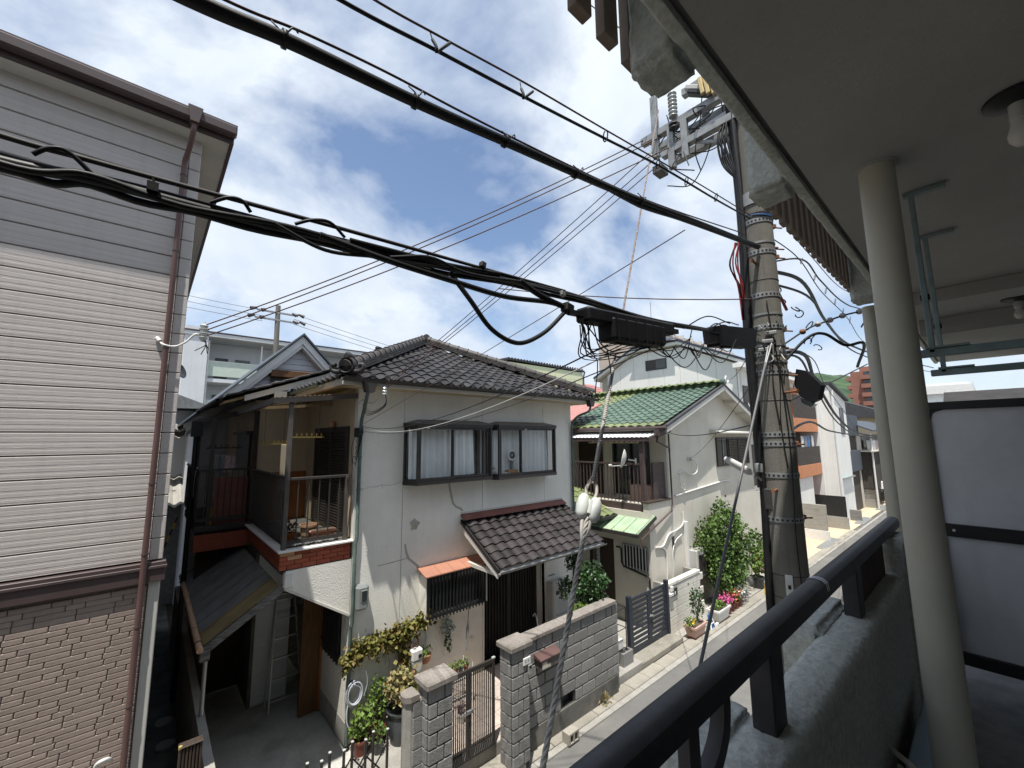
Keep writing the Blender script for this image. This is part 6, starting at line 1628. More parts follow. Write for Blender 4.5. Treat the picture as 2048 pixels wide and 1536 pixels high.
rr = MB().box(21.7, 26, 7.05, 7.11, 6.6, 6.66).box(21.7, 26, 7.05, 7.11, 5.62, 5.68).build('balcony_rail', M['galv'], T)
for k in range(22): MB().box(21.75 + .2 * k, 21.78 + .2 * k, 7.06, 7.1, 5.68, 6.6).build('baluster', M['galv'], rr)
MB().box(21.7, 26, 7.05, 7.95, 5.4, 5.6).build('balcony_floor', M['wall_white'], T)
MB().bar((21.75, 7.08, 5.6), (22.6, 7.9, 6.9), .05).build('brace', M['galv'], T)
ac = MB().box(24.0, 24.8, 7.2, 7.5, 5.6, 6.2, .02).build('condenser', M['white_paint'], T)
# yellow house and red roof
T = thing('yellow_house', 'pale yellow box-shaped house with dark flat roof behind hip roof', 'house', (12, 14, 0))
for k in range(6): MB().box(12.05, 17.25, 14.0, 14.1, 5.9 + k * .46, 6.35 + k * .46, .004).build('siding_board', M['yellow_wall'], T)
MB().box(12.08, 17.2, 14.05, 22, 0, 8.62).build('wall', M['yellow_wall'], T)
MB().prism([(11.95, 13.95, 8.74), (17.35, 13.95, 8.68), (17.45, 24, 8.95), (11.95, 24, 9.0)], (0, 0, .09)).build('roof', M['dark_roof'], T)
mb = MB()
for k in range(28): mb.box(12.0 + k * .19, 12.06 + k * .19, 13.93, 13.99, 8.78, 8.85)
mb.build('roof_rib', M['dark_roof'], T)
MB().tube([(17.3, 13.9, 8.7), (17.25, 13.95, 8.4), (17.25, 13.97, 0)], .04, 8).build('downpipe', M['dark_roof'], T)
T = thing('red_roof_house', 'low house with faded red roof behind yellow house', 'house', (24, 20, 0))
MB().box(22.2, 29, 18.5, 27, 0, 7.4).build('wall', M['wall_cream'], T)
mb = MB(); mb.poly([(21.6, 18, 7.3), (29.5, 18, 7.3), (28.5, 22, 9.7), (23.0, 22, 9.7)]); mb.poly([(21.6, 18, 7.3), (23.0, 22, 9.7), (21.6, 27, 7.3)]); mb.build('roof', M['pink_roof'], T)
for k in range(9): MB().bar((21.7 + .05 * k, 18.0 + .42 * k, 7.34 + .26 * k), (29.4 - .05 * k, 18.0 + .42 * k, 7.34 + .26 * k), .02, .03).build('roof_course', M['pink_roof'], T)

# ---------------------------------------------------------------- houses behind on the left
T = thing('white_gable_house', 'white boarded house with steep gable and brown window hood', 'house', (3.2, 15, 0))
mb = MB()
PKx, PKz = 3.66, 8.62
zgb = lambda x: PKz - abs(x - PKx) * 1.03
for k in range(44):
    z = .3 + k * .19
    if z > PKz - .3: break
    if z + .19 > 6.0:
        hw_ = (PKz - .25 - z - .09) / 1.03
        a, b = PKx - hw_, PKx + hw_
    else: a, b = 1.05, 6.6
    a, b = max(a, 1.05), min(b, 6.6)
    if b - a > .1: MB().prism([(a, 15.0, z), (b, 15.0, z), (b, 15.025, z + .185), (a, 15.025, z + .185)], (0, .05, 0)).build('board', M['gable_white'], T)
MB().prism([(1.06, 15.07, 0), (1.06, 15.07, zgb(1.06) - .3), (PKx, 15.07, PKz - .3), (6.6, 15.07, zgb(6.6) - .3), (6.6, 15.07, 0)], (0, 8, 0)).build('wall', M['gable_white'], T)
for s in (-1, 1):
    e = PKx + s * 2.85
    MB().prism([(PKx, 14.66, PKz), (e, 14.66, zgb(e)), (e, 14.66, zgb(e) - .26), (PKx, 14.66, PKz - .26)], (0, .06, 0)).build('barge_board', M['white_paint'], T)
    MB().prism([(PKx, 14.72, PKz - .24), (e, 14.72, zgb(e) - .24), (e, 14.72, zgb(e) - .38), (PKx, 14.72, PKz - .38)], (0, .25, 0)).build('inner_board', M['white_paint'], T)
    MB().prism([(PKx, 14.58, PKz + .10), (e + s * .05, 14.58, zgb(e) + .06), (e + s * .05, 14.58, zgb(e) + .0), (PKx, 14.58, PKz + .03)], (0, 8.4, 0)).build('roof', M['slate_blue'], T)
wn = MB().box(2.80, 4.4, 14.72, 15.0, 7.22, 7.44, .01).build('window_hood', M['rust'] if False else M['brown_wood'], T)
MB().box(2.85, 4.3, 14.9, 15.0, 6.0, 7.2).build('window', M['bronze'], T)
g = MB().box(2.95, 4.2, 14.88, 14.9, 6.1, 7.1); g.build('glass_pane', M['curtain'], T)
T = thing('old_tiled_house', 'old grey house with weathered tile roofs behind siding house', 'house', (.4, 19, 0))
MB().box(-2.5, 1.6, 19, 26, 0, 6.3).build('wall', M['apt_white'], T)
mb = MB().prism([(-3, 18.4, 6.35), (1.9, 18.4, 6.35), (-.5, 18.4, 7.3)], (0, 8, 0)); mb.build('gable_roof', M['galv'], T)
mb = MB(); mb.grid([[(x, 18.0 + v, 5.6 + v * .45 + .04 * math.sin(x * 2 * PI / .3)) for x in [-1.5 + .05 * k for k in range(60)]] for v in (0, .45)])
mb.grid([[(x, 18.0 + v, 5.35 + v * .45 + .04 * math.sin(x * 2 * PI / .3)) for x in [-1.5 + .05 * k for k in range(60)]] for v in (0, .45)])
mb.build('eave_tiles', M['concrete'], T)
mb = MB(); mb.grid([[(x, 17 + v, 3.2 + v * .4 + .05 * math.sin(x * 2 * PI / .3)) for x in [-1.5 + .05 * k for k in range(60)]] for v in (0, 2)]); mb.build('lower_tiles', M['concrete'], T)
MB().box(-1.5, 1.5, 18.0, 19, 0, 3.6).build('lower_wall', M['galv'], T)
t = thing('striped_pole_guard', 'yellow and black striped guard cable in narrow alley', 'cable guard', (.6, 12.5, 3))
mb = MB(); mm = []
for k in range(6):
    mb.m = k % 2; mb.tube([(.42 + .035 * k, 11.5, 2.9 + .12 * k), (.42 + .035 * (k + 1), 11.5, 2.9 + .12 * (k + 1))], .014, 6)
mb.build('stripes', [M['yellow_plastic'], M['black_metal']], t)

# ---------------------------------------------------------------- apartment block far left
T = thing('apartment_block', 'white three-storey apartment block with open walkways and pale green panels', 'apartment building', (10, 40, 0))
MB().box(3.05, 22, 42, 52, 0, 13.3).build('wall', M['apt_white'], T)
MB().box(1.6, 3.05, 39.4, 52, 0, 14.0).build('end_tower', M['apt_white'], T)
MB().box(1.5, 22.4, 39.3, 52, 13.32, 13.62, .02).build('roof_slab', M['apt_white'], T)
MB().box(1.5, 22.5, 39.25, 40, 13.63, 13.72).build('roof_edge', M['brown_metal'], T)
for k, z in enumerate((10.1, 7.0, 3.9, .8)):
    fl = MB().box(3.06, 22.3, 39.8, 42, z - .3, z, .01).build('walkway', M['apt_white'], T)
    for i in range(5):
        a = 3.2 + i * 3.6
        MB().box(a, a + 3.5, 39.76, 39.80, z + .18, z + 1.32).build('panel', M['apt_panel'], fl)
        MB().box(a - .09, a, 39.74, 39.84, z, z + 3.0).build('column', M['white_paint'], fl)
        MB().box(a + .6, a + 1.5, 41.95, 42.0, z, z + 2.0).build('door', M['concrete_dark'], fl)
        MB().box(a + 2.0, a + 3.1, 41.95, 42.0, z + 1.0, z + 2.0).build('window', M['dark_glass'], fl)
    MB().box(3.1, 22.2, 39.78, 39.84, z + 1.33, z + 1.4).build('handrail', M['white_paint'], fl)
MB().tube([(2.95, 39.6, 13.3), (2.95, 39.6, 0)], .09, 8).build('downpipe', M['gable_white'], T)
# far utility pole on the left
T = thing('far_utility_pole', 'distant concrete utility pole with black insulators above white gable', 'utility pole', (5.95, 30, 0))
MB().tube([(6.0, 30, 0), (5.85, 30, 14.0)], .17, 10, rs=[.2, .15]).build('shaft', M['pole_concrete'], T, smooth=40)
for z, dx in ((13.5, 1.2), (13.0, 1.3)):
    MB().box(5.85 - dx, 5.85 + dx, 29.85, 29.95, z - .05, z + .05).build('crossarm', M['galv'], T)
    for s in (-1, -.6, .7, 1): MB().tube([(5.85 + s * dx, 29.9, z + .12), (5.85 + s * (dx + .35), 29.8, z - .02)], .12, 8, rs=[.06, .13]).build('insulator', M['porcelain_dark'], T, smooth=40)

# ---------------------------------------------------------------- tall buildings far behind
T = thing('beige_tower', 'large beige apartment tower with white balcony rails far behind', 'apartment building', (128, 70, 0))
MB().box(127, 190, 70, 95, 0, 41.0).build('wall', M['apt_beige'], T)
MB().box(134, 150, 76, 90, 41, 46).build('roof_house', M['apt_beige_light'], T)
for k in range(13):
    z = 2 + 3.0 * k
    s_ = MB().box(126.2, 190, 68.3, 70, z, z + 1.3).build('balcony', M['apt_beige'], T)
    MB().box(126.2, 190, 68.2, 68.28, z + 1.3, z + 1.7).build('rail', M['apt_beige_light'], s_)
    for i in range(9):
        MB().box(127.5 + 7 * i, 131 + 7 * i, 69.9, 69.98, z + 1.3, z + 2.8).build('window', M['dark_glass'], s_)
for i in range(9): MB().box(126.2 + 7 * i, 126.6 + 7 * i, 68.1, 70, 0, 41).build('pillar', M['apt_beige_light'], T)
MB().tube([(140, 80, 46), (140, 80, 56)], .12, 6).build('aerial', M['galv'], T)
T = thing('red_brick_tower', 'tall red brick apartment tower with stacked balconies near the hills', 'apartment building', (152, 22, 0))
MB().box(150.5, 175, 15, 24.9, 0, 23.2).build('wall', M['tower_red'], T)
MB().box(152, 165, 17, 23, 23.2, 24.6).build('roof_house', M['tower_red'], T)
for k in range(9):
    z = 1.2 + 2.45 * k
    s_ = MB().box(149.0, 150.5, 15.0, 22.5, z, z + 1.15).build('balcony', M['tower_red'], T)
    MB().box(150.4, 150.49, 19.6, 22.0, z + 1.15, z + 2.25).box(150.4, 150.49, 16.0, 18.4, z + 1.15, z + 2.25).build('window', M['dark_glass'], s_)
    MB().box(149.8, 150.45, 18.7, 19.3, z + 1.15, z + 2.3).build('partition', M['white_paint'], s_)
    MB().box(150.5, 151.5, 24.9, 25.9, z, z + 1.1).box(153.0, 157, 24.9, 25.9, z, z + 1.1).build('side_balcony', M['tower_red'], s_)
    MB().box(152, 156, 24.88, 24.93, z + 1.1, z + 2.2).build('side_window', M['dark_glass'], s_)

# ---------------------------------------------------------------- houses along the street beyond the pole
T = thing('orange_house', 'orange-banded three-storey house with dark slatted balconies', 'house', (29, 7, 0))
MB().box(26.5, 31.1, 7.9, 14, 0, 8.2).build('wall', M['orange_wall'], T)
MB().box(30.9, 31.2, 6.9, 8, 0, 8.6).build('side_wall', M['wall_white'], T)
for z, h, m in ((2.95, .65, 'orange_wall'), (3.6, 1.0, 'brown_wall'), (5.45, .75, 'orange_wall'), (6.2, 1.3, 'brown_wall')):
    if m == 'orange_wall': MB().box(26.5, 30.9, 6.95, 7.9, z, z + h, .01).build('balcony_band', M[m], T)
    else:
        for k in range(21): MB().box(26.5 + .21 * k, 26.69 + .21 * k, 6.96, 7.0, z, z + h).build('slat', M[m], T)
MB().box(26.7, 30.8, 7.86, 7.9, 4.0, 5.4).build('window', M['dark_glass'], T)
MB().box(26.7, 29.4, 7.1, 7.9, 0, 2.9).build('garage_wall', M['wall_white'], T)
for k, (x, m) in enumerate(((27.6, 'cloth_white'), (28.3, 'cloth_grey'), (28.9, 'blue_plastic'), (29.7, 'cloth_white'))):
    single(MB().grid([[(x + .5 * u, 7.05 + .03 * math.sin(u * 6 + k), 5.25 - .9 * v - .1 * u) for u in (0, .33, .66, 1)] for v in (0, .5, 1)]), 'hanging_laundry', M[m],
           ('white shirt', 'dark trousers', 'blue towel', 'pale towel')[k] + ' drying on the orange house balcony', 'laundry', (x, 7.05, 5.2), 'laundry on the orange house')
T = thing('white_end_house', 'narrow white house with sloped roof between orange and slate houses', 'house', (33, 6.5, 0))
MB().prism([(31.3, 6.3, 0), (35.3, 6.3, 0), (35.3, 6.3, 7.5), (31.3, 6.3, 8.3)], (0, 5, 0)).build('wall', M['wall_white'], T)
MB().prism([(31.2, 6.1, 8.35), (35.5, 6.1, 7.5), (35.5, 6.1, 7.65), (31.2, 6.1, 8.5)], (0, 5.4, 0)).build('roof', M['dark_roof'], T)
MB().box(33.4, 34.4, 6.26, 6.3, 5.3, 7.0).build('window', M['dark_glass'], T)
MB().tube([(31.5, 6.2, 8), (31.5, 6.2, 0)], .07, 8).build('downpipe', M['white_paint'], T)
T = thing('slate_house', 'modern slate-blue and brown house with projecting box balconies', 'house', (40, 6.5, 0))
MB().box(39.5, 50, 6.6, 12, 0, 5.3).build('wall', M['wall_cream'], T)
MB().box(40, 50, 5.9, 6.6, 1.3, 4.0).build('brown_front', M['brown_wall'], T)
MB().box(39.95, 40.0, 6.0, 7.3, 1.36, 4.05).build('brown_side', M['brown_wall'], T)
MB().box(36, 39.6, 6.45, 7.75, 5.2, 6.65, .01).build('upper_box', M['slate_blue'], T)
MB().box(36, 39.6, 6.45, 7.75, 2.75, 4.15, .01).build('lower_box', M['slate_blue'], T)
MB().box(36.6, 39.6, 6.65, 7.7, 0, 5.2).build('entrance_wall', M['brown_wall'], T)
MB().box(36.1, 36.6, 7.0, 7.2, 0, 5.2).box(36.1, 36.6, 6.5, 6.6, 4.15, 5.2).build('column', M['wall_white'], T)
MB().prism([(39, 5.6, 5.5), (52, 5.6, 5.5), (52, 7.5, 6.4), (39, 7.5, 6.4)], (0, 0, .1)).build('roof', M['slate_blue'], T)
MB().box(39.5, 50, 5.7, 6.6, 4.02, 4.12).build('balcony_edge', M['wall_cream'], T)
for k in range(2): MB().box(41 + 1.3 * k, 42 + 1.3 * k, 5.9, 6.3, 4.12, 4.85, .03).build('condenser', M['white_paint'] if k == 0 else M['cloth_pink'], T)
MB().box(39.9, 39.96, 6.55, 7.0, 1.9, 3.0).build('window', M['dark_glass'], T)
MB().box(41, 45, 6.56, 6.6, 4.3, 5.2).build('upper_window', M['dark_glass'], T)
MB().tube([(39.9, 5.85, 5.4), (39.9, 5.85, 0)], .06, 8).build('downpipe', M['white_paint'], T)
T = thing('tan_house', 'tan house with low pitched roof beyond the slate house', 'house', (60, 9, 0))
MB().box(56, 70, 6.2, 18, 0, 7.5).build('wall', M['board_cream'], T)
MB().prism([(55, 5.4, 7.0), (55, 12, 9.6), (55, 19, 7.0)], (16, 0, 0)).build('roof', M['dark_roof'], T)
MB().box(57, 60, 6.15, 6.2, 4.2, 6.0).build('window', M['dark_glass'], T)
t = thing('glass_canopy', 'green glass carport canopy on thin posts beside orange house', 'canopy', (33, 7, 2.6))
for k in range(3): MB().prism([(32.2 + .9 * k, 6.15, 2.62), (33.07 + .9 * k, 6.15, 2.62), (33.07 + .9 * k, 8.6, 2.42), (32.2 + .9 * k, 8.6, 2.42)], (0, 0, .02)).build('glass_sheet', M['glass_green'], t)
MB().box(32.15, 34.95, 6.1, 6.16, 2.58, 2.66).tube([(33, 7.2, 0), (33, 7.2, 2.5)], .05, 8).tube([(34.6, 7.2, 0), (34.6, 7.2, 2.5)], .05, 8).build('frame', M['alu'], t)
t = thing('black_fence', 'black solid fence panel on low concrete wall by the forecourt', 'fence', (30, 6.8, 0))
for k in range(2): MB().box(29.98, 30.04, 5.8 + .93 * k, 6.72 + .93 * k, .66, 1.79, .004).build('panel', M['black_metal'], t)
MB().box(29.9, 30.1, 5.76, 8, 0, .64).build('base_wall', M['concrete'], t)
t = thing('board_marked_wall', 'grey board-marked concrete wall end at forecourt near the pole', 'wall', (26, 6.4, 0))
for k in range(5): MB().box(25.95, 26.1, 5.86, 8, .5 + .25 * k, .745 + .25 * k, .006).build('board_strip', M['concrete'], t)
MB().box(25.93, 26.12, 5.82, 8, 0, .49, .01).build('base', M['white_paint'], t)
t = thing('street_wall', 'low grey block wall beyond the black fence', 'wall', (35, 6, 0))
for j in range(3): MB().box(33.3, 33.5, 5.75, 7.2, .22 * j, .22 * j + .21, .008).build('course', M['block'], t)
t = thing('wire_railing', 'grey wire mesh railing on low wall at far end of street', 'railing', (41, 6.8, 0))
MB().box(40, 40.2, 5.8, 8.0, 0, .62).build('base_wall', M['concrete'], t)
mb = MB()
for k in range(5): mb.box(40.06, 40.10, 5.8, 8, .72 + .13 * k, .74 + .13 * k)
for k in range(3): mb.box(40.05, 40.12, 5.8 + 1.05 * k, 5.86 + 1.05 * k, .62, 1.3)
mb.build('rails', M['galv'], t)
t = thing('parked_scooter', 'white and dark scooter parked behind far wire railing', 'scooter', (42.5, 5.9, .6))
MB().lathe((42.3, 5.9, .9), [(.1, -.05), (.28, -.05), (.28, .05), (.1, .05)], 14, (0, 1, 0)).lathe((43.5, 5.9, .9), [(.1, -.05), (.28, -.05), (.28, .05), (.1, .05)], 14, (0, 1, 0)).build('wheel', M['black_metal'], t)
MB().prism([(42.2, 5.75, 1.2), (43.8, 5.75, 1.2), (43.7, 5.75, 1.5), (43.0, 5.75, 1.45), (42.5, 5.75, 1.75), (42.3, 5.75, 1.7)], (0, .3, 0)).build('body', M['white_paint'], t)
# blue-roofed house seen past the balcony partition
T = thing('blue_roof_house', 'house with blue glazed tile roof glimpsed above balcony partition', 'house', (26, -1.5, 0))
MB().box(19.5, 27, -14, 1.0, 0, 5.6).build('wall', M['apt_white'], T)
bt = tile_mesh('roof_tile', M['blue_tile'], .30, .30, .035, .02)
tiles(T, bt, (18.9, 1.0, 5.55), (0, -1, 0), Vector((1, 0, .4)).normalized(), 32, 6, .30, .30, lambda u, v: True, 'roof_tile', limit=192)
MB().prism([(18.9, -9, 5.5), (22, -9, 6.75), (22, -9, 6.7), (18.9, -9, 5.4)], (0, 10, 0)).build('roof_deck', M['roof_under'], T)
T = thing('white_far_house', 'white building with balconies beside the blue tile roof', 'building', (45, 3, 0))
MB().box(44, 60, .5, 4.5, 0, 9).build('wall', M['apt_white'], T)
for k in range(6): MB().box(43.6, 44, .6, 4.4, 1.2 + 1.4 * k, 1.8 + 1.4 * k).build('balcony', M['white_paint'], T)

# ---------------------------------------------------------------- utility pole beside the balcony
PXC, PYC = 4.71, 1.41
T = thing('utility_pole', 'thick grey concrete utility pole with perforated bands beside the balcony', 'utility pole', (PXC, PYC, 0))
rp = lambda z: .165 - (z - 4.0) * .0072
MB().tube([(PXC, PYC, z) for z in (0, 3, 5, 7, 9, 10.4)], .15, 28, rs=[rp(z) for z in (0, 3, 5, 7, 9, 10.4)]).build('shaft', M['pole_concrete'], T, smooth=40)
def band(z, w=.045, holes=True, rusty=True, m='galv', ang=-.6):
    r = rp(z) + .006
    mb = MB(); mb.lathe((PXC, PYC, z), [(r - .004, -w / 2), (r, -w / 2), (r, w / 2), (r - .004, w / 2)], 32)
    b = mb.build('band', M[m], T, smooth=40)
    if holes:
        hb = MB()
        for k in range(26):
            a = 2 * PI * k / 26
            n = Vector((math.cos(a), math.sin(a), 0)); t = Vector((-n.y, n.x, 0))
            hb.obox((PXC + n.x * r, PYC + n.y * r, z), t, n, (0, 0, 1), .0085, .0015, .0085)
        hb.build('hole', M['black_metal'], b)
    if rusty:
        n = Vector((math.cos(ang), math.sin(ang), 0)); p = Vector((PXC, PYC, z)) + n * (r + .03)
        MB().obox(p, n, (-n.y, n.x, 0), (0, 0, 1), .035, .02, w * .42, .004).tube([p - Vector((0, 0, .01)), p + n * .11 - Vector((0, 0, .012))], .008, 6).build('clamp_bolt', M['rust'], b)
    return b
for z, hl, ru in ((7.42, True, True), (7.18, False, True), (7.08, True, True), (6.62, True, False), (6.42, False, False), (6.29, True, True), (6.02, True, False), (5.83, True, True), (5.22, True, False), (5.13, True, True), (4.83, True, False), (4.42, True, True), (6.10, False, True), (5.93, False, False)):
    band(z, .05 if hl else .02, hl, ru)
MB().lathe((PXC, PYC, 7.68), [(rp(7.7) + .004, -.07), (rp(7.7) + .012, -.07), (rp(7.7) + .012, .07), (rp(7.7) + .004, .07)], 30).build('wide_band', M['galv'], T, smooth=40)
for zr_ in (3.92, 3.72, 5.55, 6.78):
    MB().lathe((PXC, PYC, zr_), [(rp(zr_) + .001, -.004), (rp(zr_) + .004, 0), (rp(zr_) + .001, .004)], 28).build('wire_band', M['cable_grey'], T)
def onpole(z, ang, out=0.0): return Vector((PXC + (rp(z) + out) * math.cos(ang), PYC + (rp(z) + out) * math.sin(ang), z))
AC = math.atan2(-PYC, -PXC)       # towards the balcony
for z, a in ((6.95, AC - .25), (5.62, AC + .75), (4.70, AC - .2)):
    p = onpole(z, a); n = (p - Vector((PXC, PYC, z))).normalized()
    MB().tube([p, p + n * .14], .011, 8).tube([p + n * .13, p + n * .15], .018, 8).build('step_bolt', M['rust'], T)
p = onpole(3.83, AC + .0, .006)
MB().obox(p, (-math.sin(AC), math.cos(AC), 0), (math.cos(AC), math.sin(AC), 0), (0, 0, 1), .03, .006, .105, .004).lathe(p + Vector((math.cos(AC), math.sin(AC), 0)) * .008 + Vector((0, 0, .06)), [(0, -.004), (.03, -.004), (.03, .006), (0, .008)], 14, (math.cos(AC), math.sin(AC), 0)).build('step_plate', M['white_pvc'], T)
MB().obox(p + Vector((math.cos(AC), math.sin(AC), 0)) * .0075, (-math.sin(AC), math.cos(AC), 0), (math.cos(AC), math.sin(AC), 0), (0, 0, 1), .012, .003, .017).build('step_hole', M['black_metal'], T)
# blue and grey wire wraps at the top band
for k in range(5):
    z = 7.49 + .012 * k; r = rp(z) + .012
    MB().tube([(PXC + r * math.cos(a), PYC + r * math.sin(a), z + .04 * math.sin(a * 1.0 + k * .3)) for a in [2 * PI * q / 26 for q in range(27)]], .006, 5).build('tie_wire', M['cable_blue' if k < 3 else 'cable_grey'], T)
# black cable sheath up the street side of the pole
AL = AC - 1.0
sh = [onpole(z, AL, .02 + .012 * math.sin(z * 2.3)) for z in (8.9, 8.4, 7.9, 7.4, 6.9, 6.4, 5.9, 5.3, 4.7, 4.1, 3.5, 2.5, 0.2)]
MB().tube(spline(sh, 3), .035, 9).build('cable_sheath', M['cable_black'], T, smooth=40)
MB().tube(spline([q + Vector((.03, .045, 0)) for q in sh[:9]], 3), .022, 8).build('cable_sheath', M['cable_grey'], T, smooth=40)
for k in range(5):
    o = Vector((.02 * math.cos(k * 1.7), .03 * math.sin(k * 2.3) + .03, 0))
    MB().tube(spline([onpole(7.25, AL, .05) + o, onpole(7.0, AL, .07 + .02 * k) + o, onpole(6.75, AL, .05) + o, onpole(6.4, AL, .03) + o], 5), .008, 5).build('red_lead' if k < 3 else 'black_lead', M['cable_red' if k < 3 else 'cable_black'], T, smooth=True)
# crossarms reaching over the street
def arm(x, y0, y1, z, s=.045): return MB().box(x - s, x + s, y0, y1, z - s, z + s, .004).build('crossarm', M['galv'], T)
arm(4.60, 1.3, 2.35, 8.70); arm(4.84, 1.3, 2.35, 8.72)
arm(4.60, 1.2, 2.62, 9.02); arm(4.86, 1.2, 2.62, 9.03)
arm(4.72, 1.25, 2.1, 9.45)
MB().tube([(4.70, 1.35, 8.86), (4.70, 1.95, 8.80)], .055, 12).build('arm_tube', M['gable_white'], T, smooth=40)
for y, z0, z1 in ((2.22, 8.45, 9.05), (2.42, 8.70, 9.55), (2.05, 8.5, 9.0)):
    MB().box(4.55, 4.61, y - .04, y + .04, z0, z1, .004).box(4.615, 4.63, y - .025, y + .025, z0 + .05, z1 - .05).build('arm_strap', M['galv'], T)
MB().bar((4.62, 1.38, 8.35), (4.62, 2.05, 8.72), .03, .03).build('arm_brace', M['galv'], T)
MB().box(4.45, 4.62, 2.30, 2.42, 8.42, 8.52, .006).build('arm_end_block', M['bronze_light'], T)
def stack(c, n, ax=(0, 0, 1), m='porcelain', r=.055, st=.05):
    pr_ = [(.02, 0)]
    for k in range(n): pr_ += [(.03, st * k), (r, st * k + .012), (r * .95, st * k + .02), (.03, st * k + .032)]
    pr_ += [(.02, st * n), (0, st * n + .02)]
    return MB().lathe(c, pr_, 14, ax).build('insulator', M[m], T, smooth=40)
stack((4.55, 2.16, 9.08), 7); stack((4.55, 2.16, 8.92), 2, m='porcelain_dark', r=.06)
stack((4.86, 1.9, 9.1), 4, m='porcelain'); stack((4.60, 1.7, 9.5), 3)
sw = MB().bar((4.55, 1.95, 9.28), (4.62, 1.50, 8.98), .10, .07, ch=.01).build('switch_arm', M['black_metal'], T)
MB().bar((4.54, 1.98, 9.34), (4.60, 1.52, 9.05), .09, .06, ch=.01).build('switch_case', M['heater_grey'], T)
for k in range(3): MB().bar((4.50, 1.80 - .06 * k, 9.33 - .04 * k), (4.50, 1.77 - .06 * k, 9.10 - .04 * k), .05, .045, ch=.008).build('cutout', M['cream_plastic'], T)
rnd = random.Random(3)
for k in range(16):
    a = Vector((rnd.uniform(4.5, 4.85), rnd.uniform(1.5, 2.5), rnd.uniform(8.6, 9.3))); b = Vector((rnd.uniform(4.5, 4.8), rnd.uniform(1.35, 2.4), rnd.uniform(8.3, 9.2)))
    m_ = (a + b) / 2 + Vector((rnd.uniform(-.15, .1), rnd.uniform(-.1, .2), rnd.uniform(-.3, .05)))
    MB().tube(spline([a, a.lerp(m_, .5) + Vector((0, 0, -.08)), m_, b], 6), .007, 5).build('jumper_wire', M['cable_black'], T, smooth=True)
for k in range(6):
    MB().tube(spline([(4.58 + .02 * k, 1.56, 8.75), (4.55, 1.58 + .04 * (k % 3), 8.55), (4.57, 1.55 + .02 * k, 8.2), onpole(7.95, AL, .03)], 6), .012, 6).build('riser_cable', M['cable_black'], T, smooth=True)
# street lamp on the pole
t = thing('street_lamp', 'white long street lamp head on short arm from the pole', 'street lamp', (4.6, 1.5, 4.8))
a, b = Vector((4.30, 1.755, 4.995)), Vector((4.52, 1.56, 4.82))
d = (b - a).normalized()
MB().lathe(a, [(0, 0), (.02, .01), (.032, .05), (.038, .2), (.034, .27), (.018, .30), (0, .30)], 14, d).build('head', M['white_paint'], t, smooth=40)
MB().tube([b - d * .02, b + d * .06, Vector((4.58, 1.5, 4.70)), Vector((4.6, 1.47, 4.55))], .016, 8).build('arm', M['galv'], t, smooth=40)
MB().box(4.55, 4.63, 1.44, 1.53, 4.50, 4.70, .008).build('bracket', M['cable_grey'], t)
MB().lathe((4.50, 1.52, 4.90), [(0, -.04), (.035, -.04), (.035, .03), (.03, .04), (0, .045)], 12).build('photocell', M['galv'], t, smooth=40)
# guy strands
def strand(pts, r, name, m, label, cat, twist=True, **k):
    mb = MB(); P = [Vector(p) for p in pts]
    if twist:
        d = (P[-1] - P[0]).normalized(); u = d.orthogonal().normalized(); w = d.cross(u)
        for s in range(3):
            row = []
            n = 260
            for i in range(n + 1):
                t_ = i / n; q = t_ * (len(P) - 1); j = min(int(q), len(P) - 2); p = P[j].lerp(P[j + 1], q - j)
                a = i * .42 + s * 2 * PI / 3
                row.append(p + (u * math.cos(a) + w * math.sin(a)) * r * .55)
            mb.tube(row, r * .58, 5)
        return mb
    return mb.tube(P, r, 7)
G0 = Vector((4.66, 2.40, 9.40)); GI = Vector((1.696, 1.362, 4.867))
dg = (GI - G0).normalized(); GB = GI + dg * ((GI.z + .05) / -dg.z)
t = thing('guy_wire', 'rusty twisted guy wire with white ball insulator crossing the view', 'guy wire', GB)
strand([G0, GI - dg * .95], .0075, '', '', '', '').build('upper_strand', M['rust_wire'], t, smooth=True)
strand([GI - dg * 1.0, GI - dg * .12], .0115, '', '', '', '').build('grip', M['strand'], t, smooth=True)
strand([GI + dg * .05, GI + dg * 1.7], .0115, '', '', '', '').build('grip', M['strand'], t, smooth=True)
strand([GI + dg * 1.7, GB], .008, '', '', '', '').build('lower_strand', M['rust_wire'], t, smooth=True)
xl = dg.cross(fwd).normalized()
for s in (-1, 1):
    MB().tube(spline([GI - dg * .17, GI - dg * .08 + xl * s * .028, GI + dg * .0 + xl * s * .012, GI + dg * .10 + xl * s * .02, GI + dg * .2], 5), .009, 6).build('loop', M['strand'], t, smooth=True)
mb = MB()
for s in (-1, 1):
    c = GI + xl * s * .031 + dg * .015
    mb.lathe(c, [(0, -.064), (.020, -.060), (.030, -.04), (.035, 0), (.030, .04), (.020, .060), (0, .064)], 16, dg)
mb.lathe(GI + dg * .015, [(0, -.04), (.025, -.035), (.028, 0), (.025, .035), (0, .04)], 12, dg)
mb.build('ball_insulator', M['porcelain'], t, smooth=60)
g0 = Vector((4.58, 1.34, 6.16)); g1 = Vector((2.66, 1.3, 3.88)); dg2 = (g1 - g0).normalized(); gb = g0 + dg2 * (g0.z / -dg2.z)
t = thing('guy_wire', 'grey sleeved guy rod slanting down left from the pole', 'guy wire', gb)
MB().tube([g0 + dg2 * .35, gb], .0105, 9).build('sleeve', M['grey_pvc'], t, smooth=40)
MB().tube([g0 + Vector((.03, .02, 0)), g0 + dg2 * .5], .008, 6).tube([g0 + Vector((.03, -.02, .03)), g0 + dg2 * .5], .008, 6).build('loop', M['galv'], t, smooth=True)
t = thing('yellow_guy_guard', 'bright yellow tube guard on guy wire at far kerb', 'cable guard', (15.87, 5.45, 0))
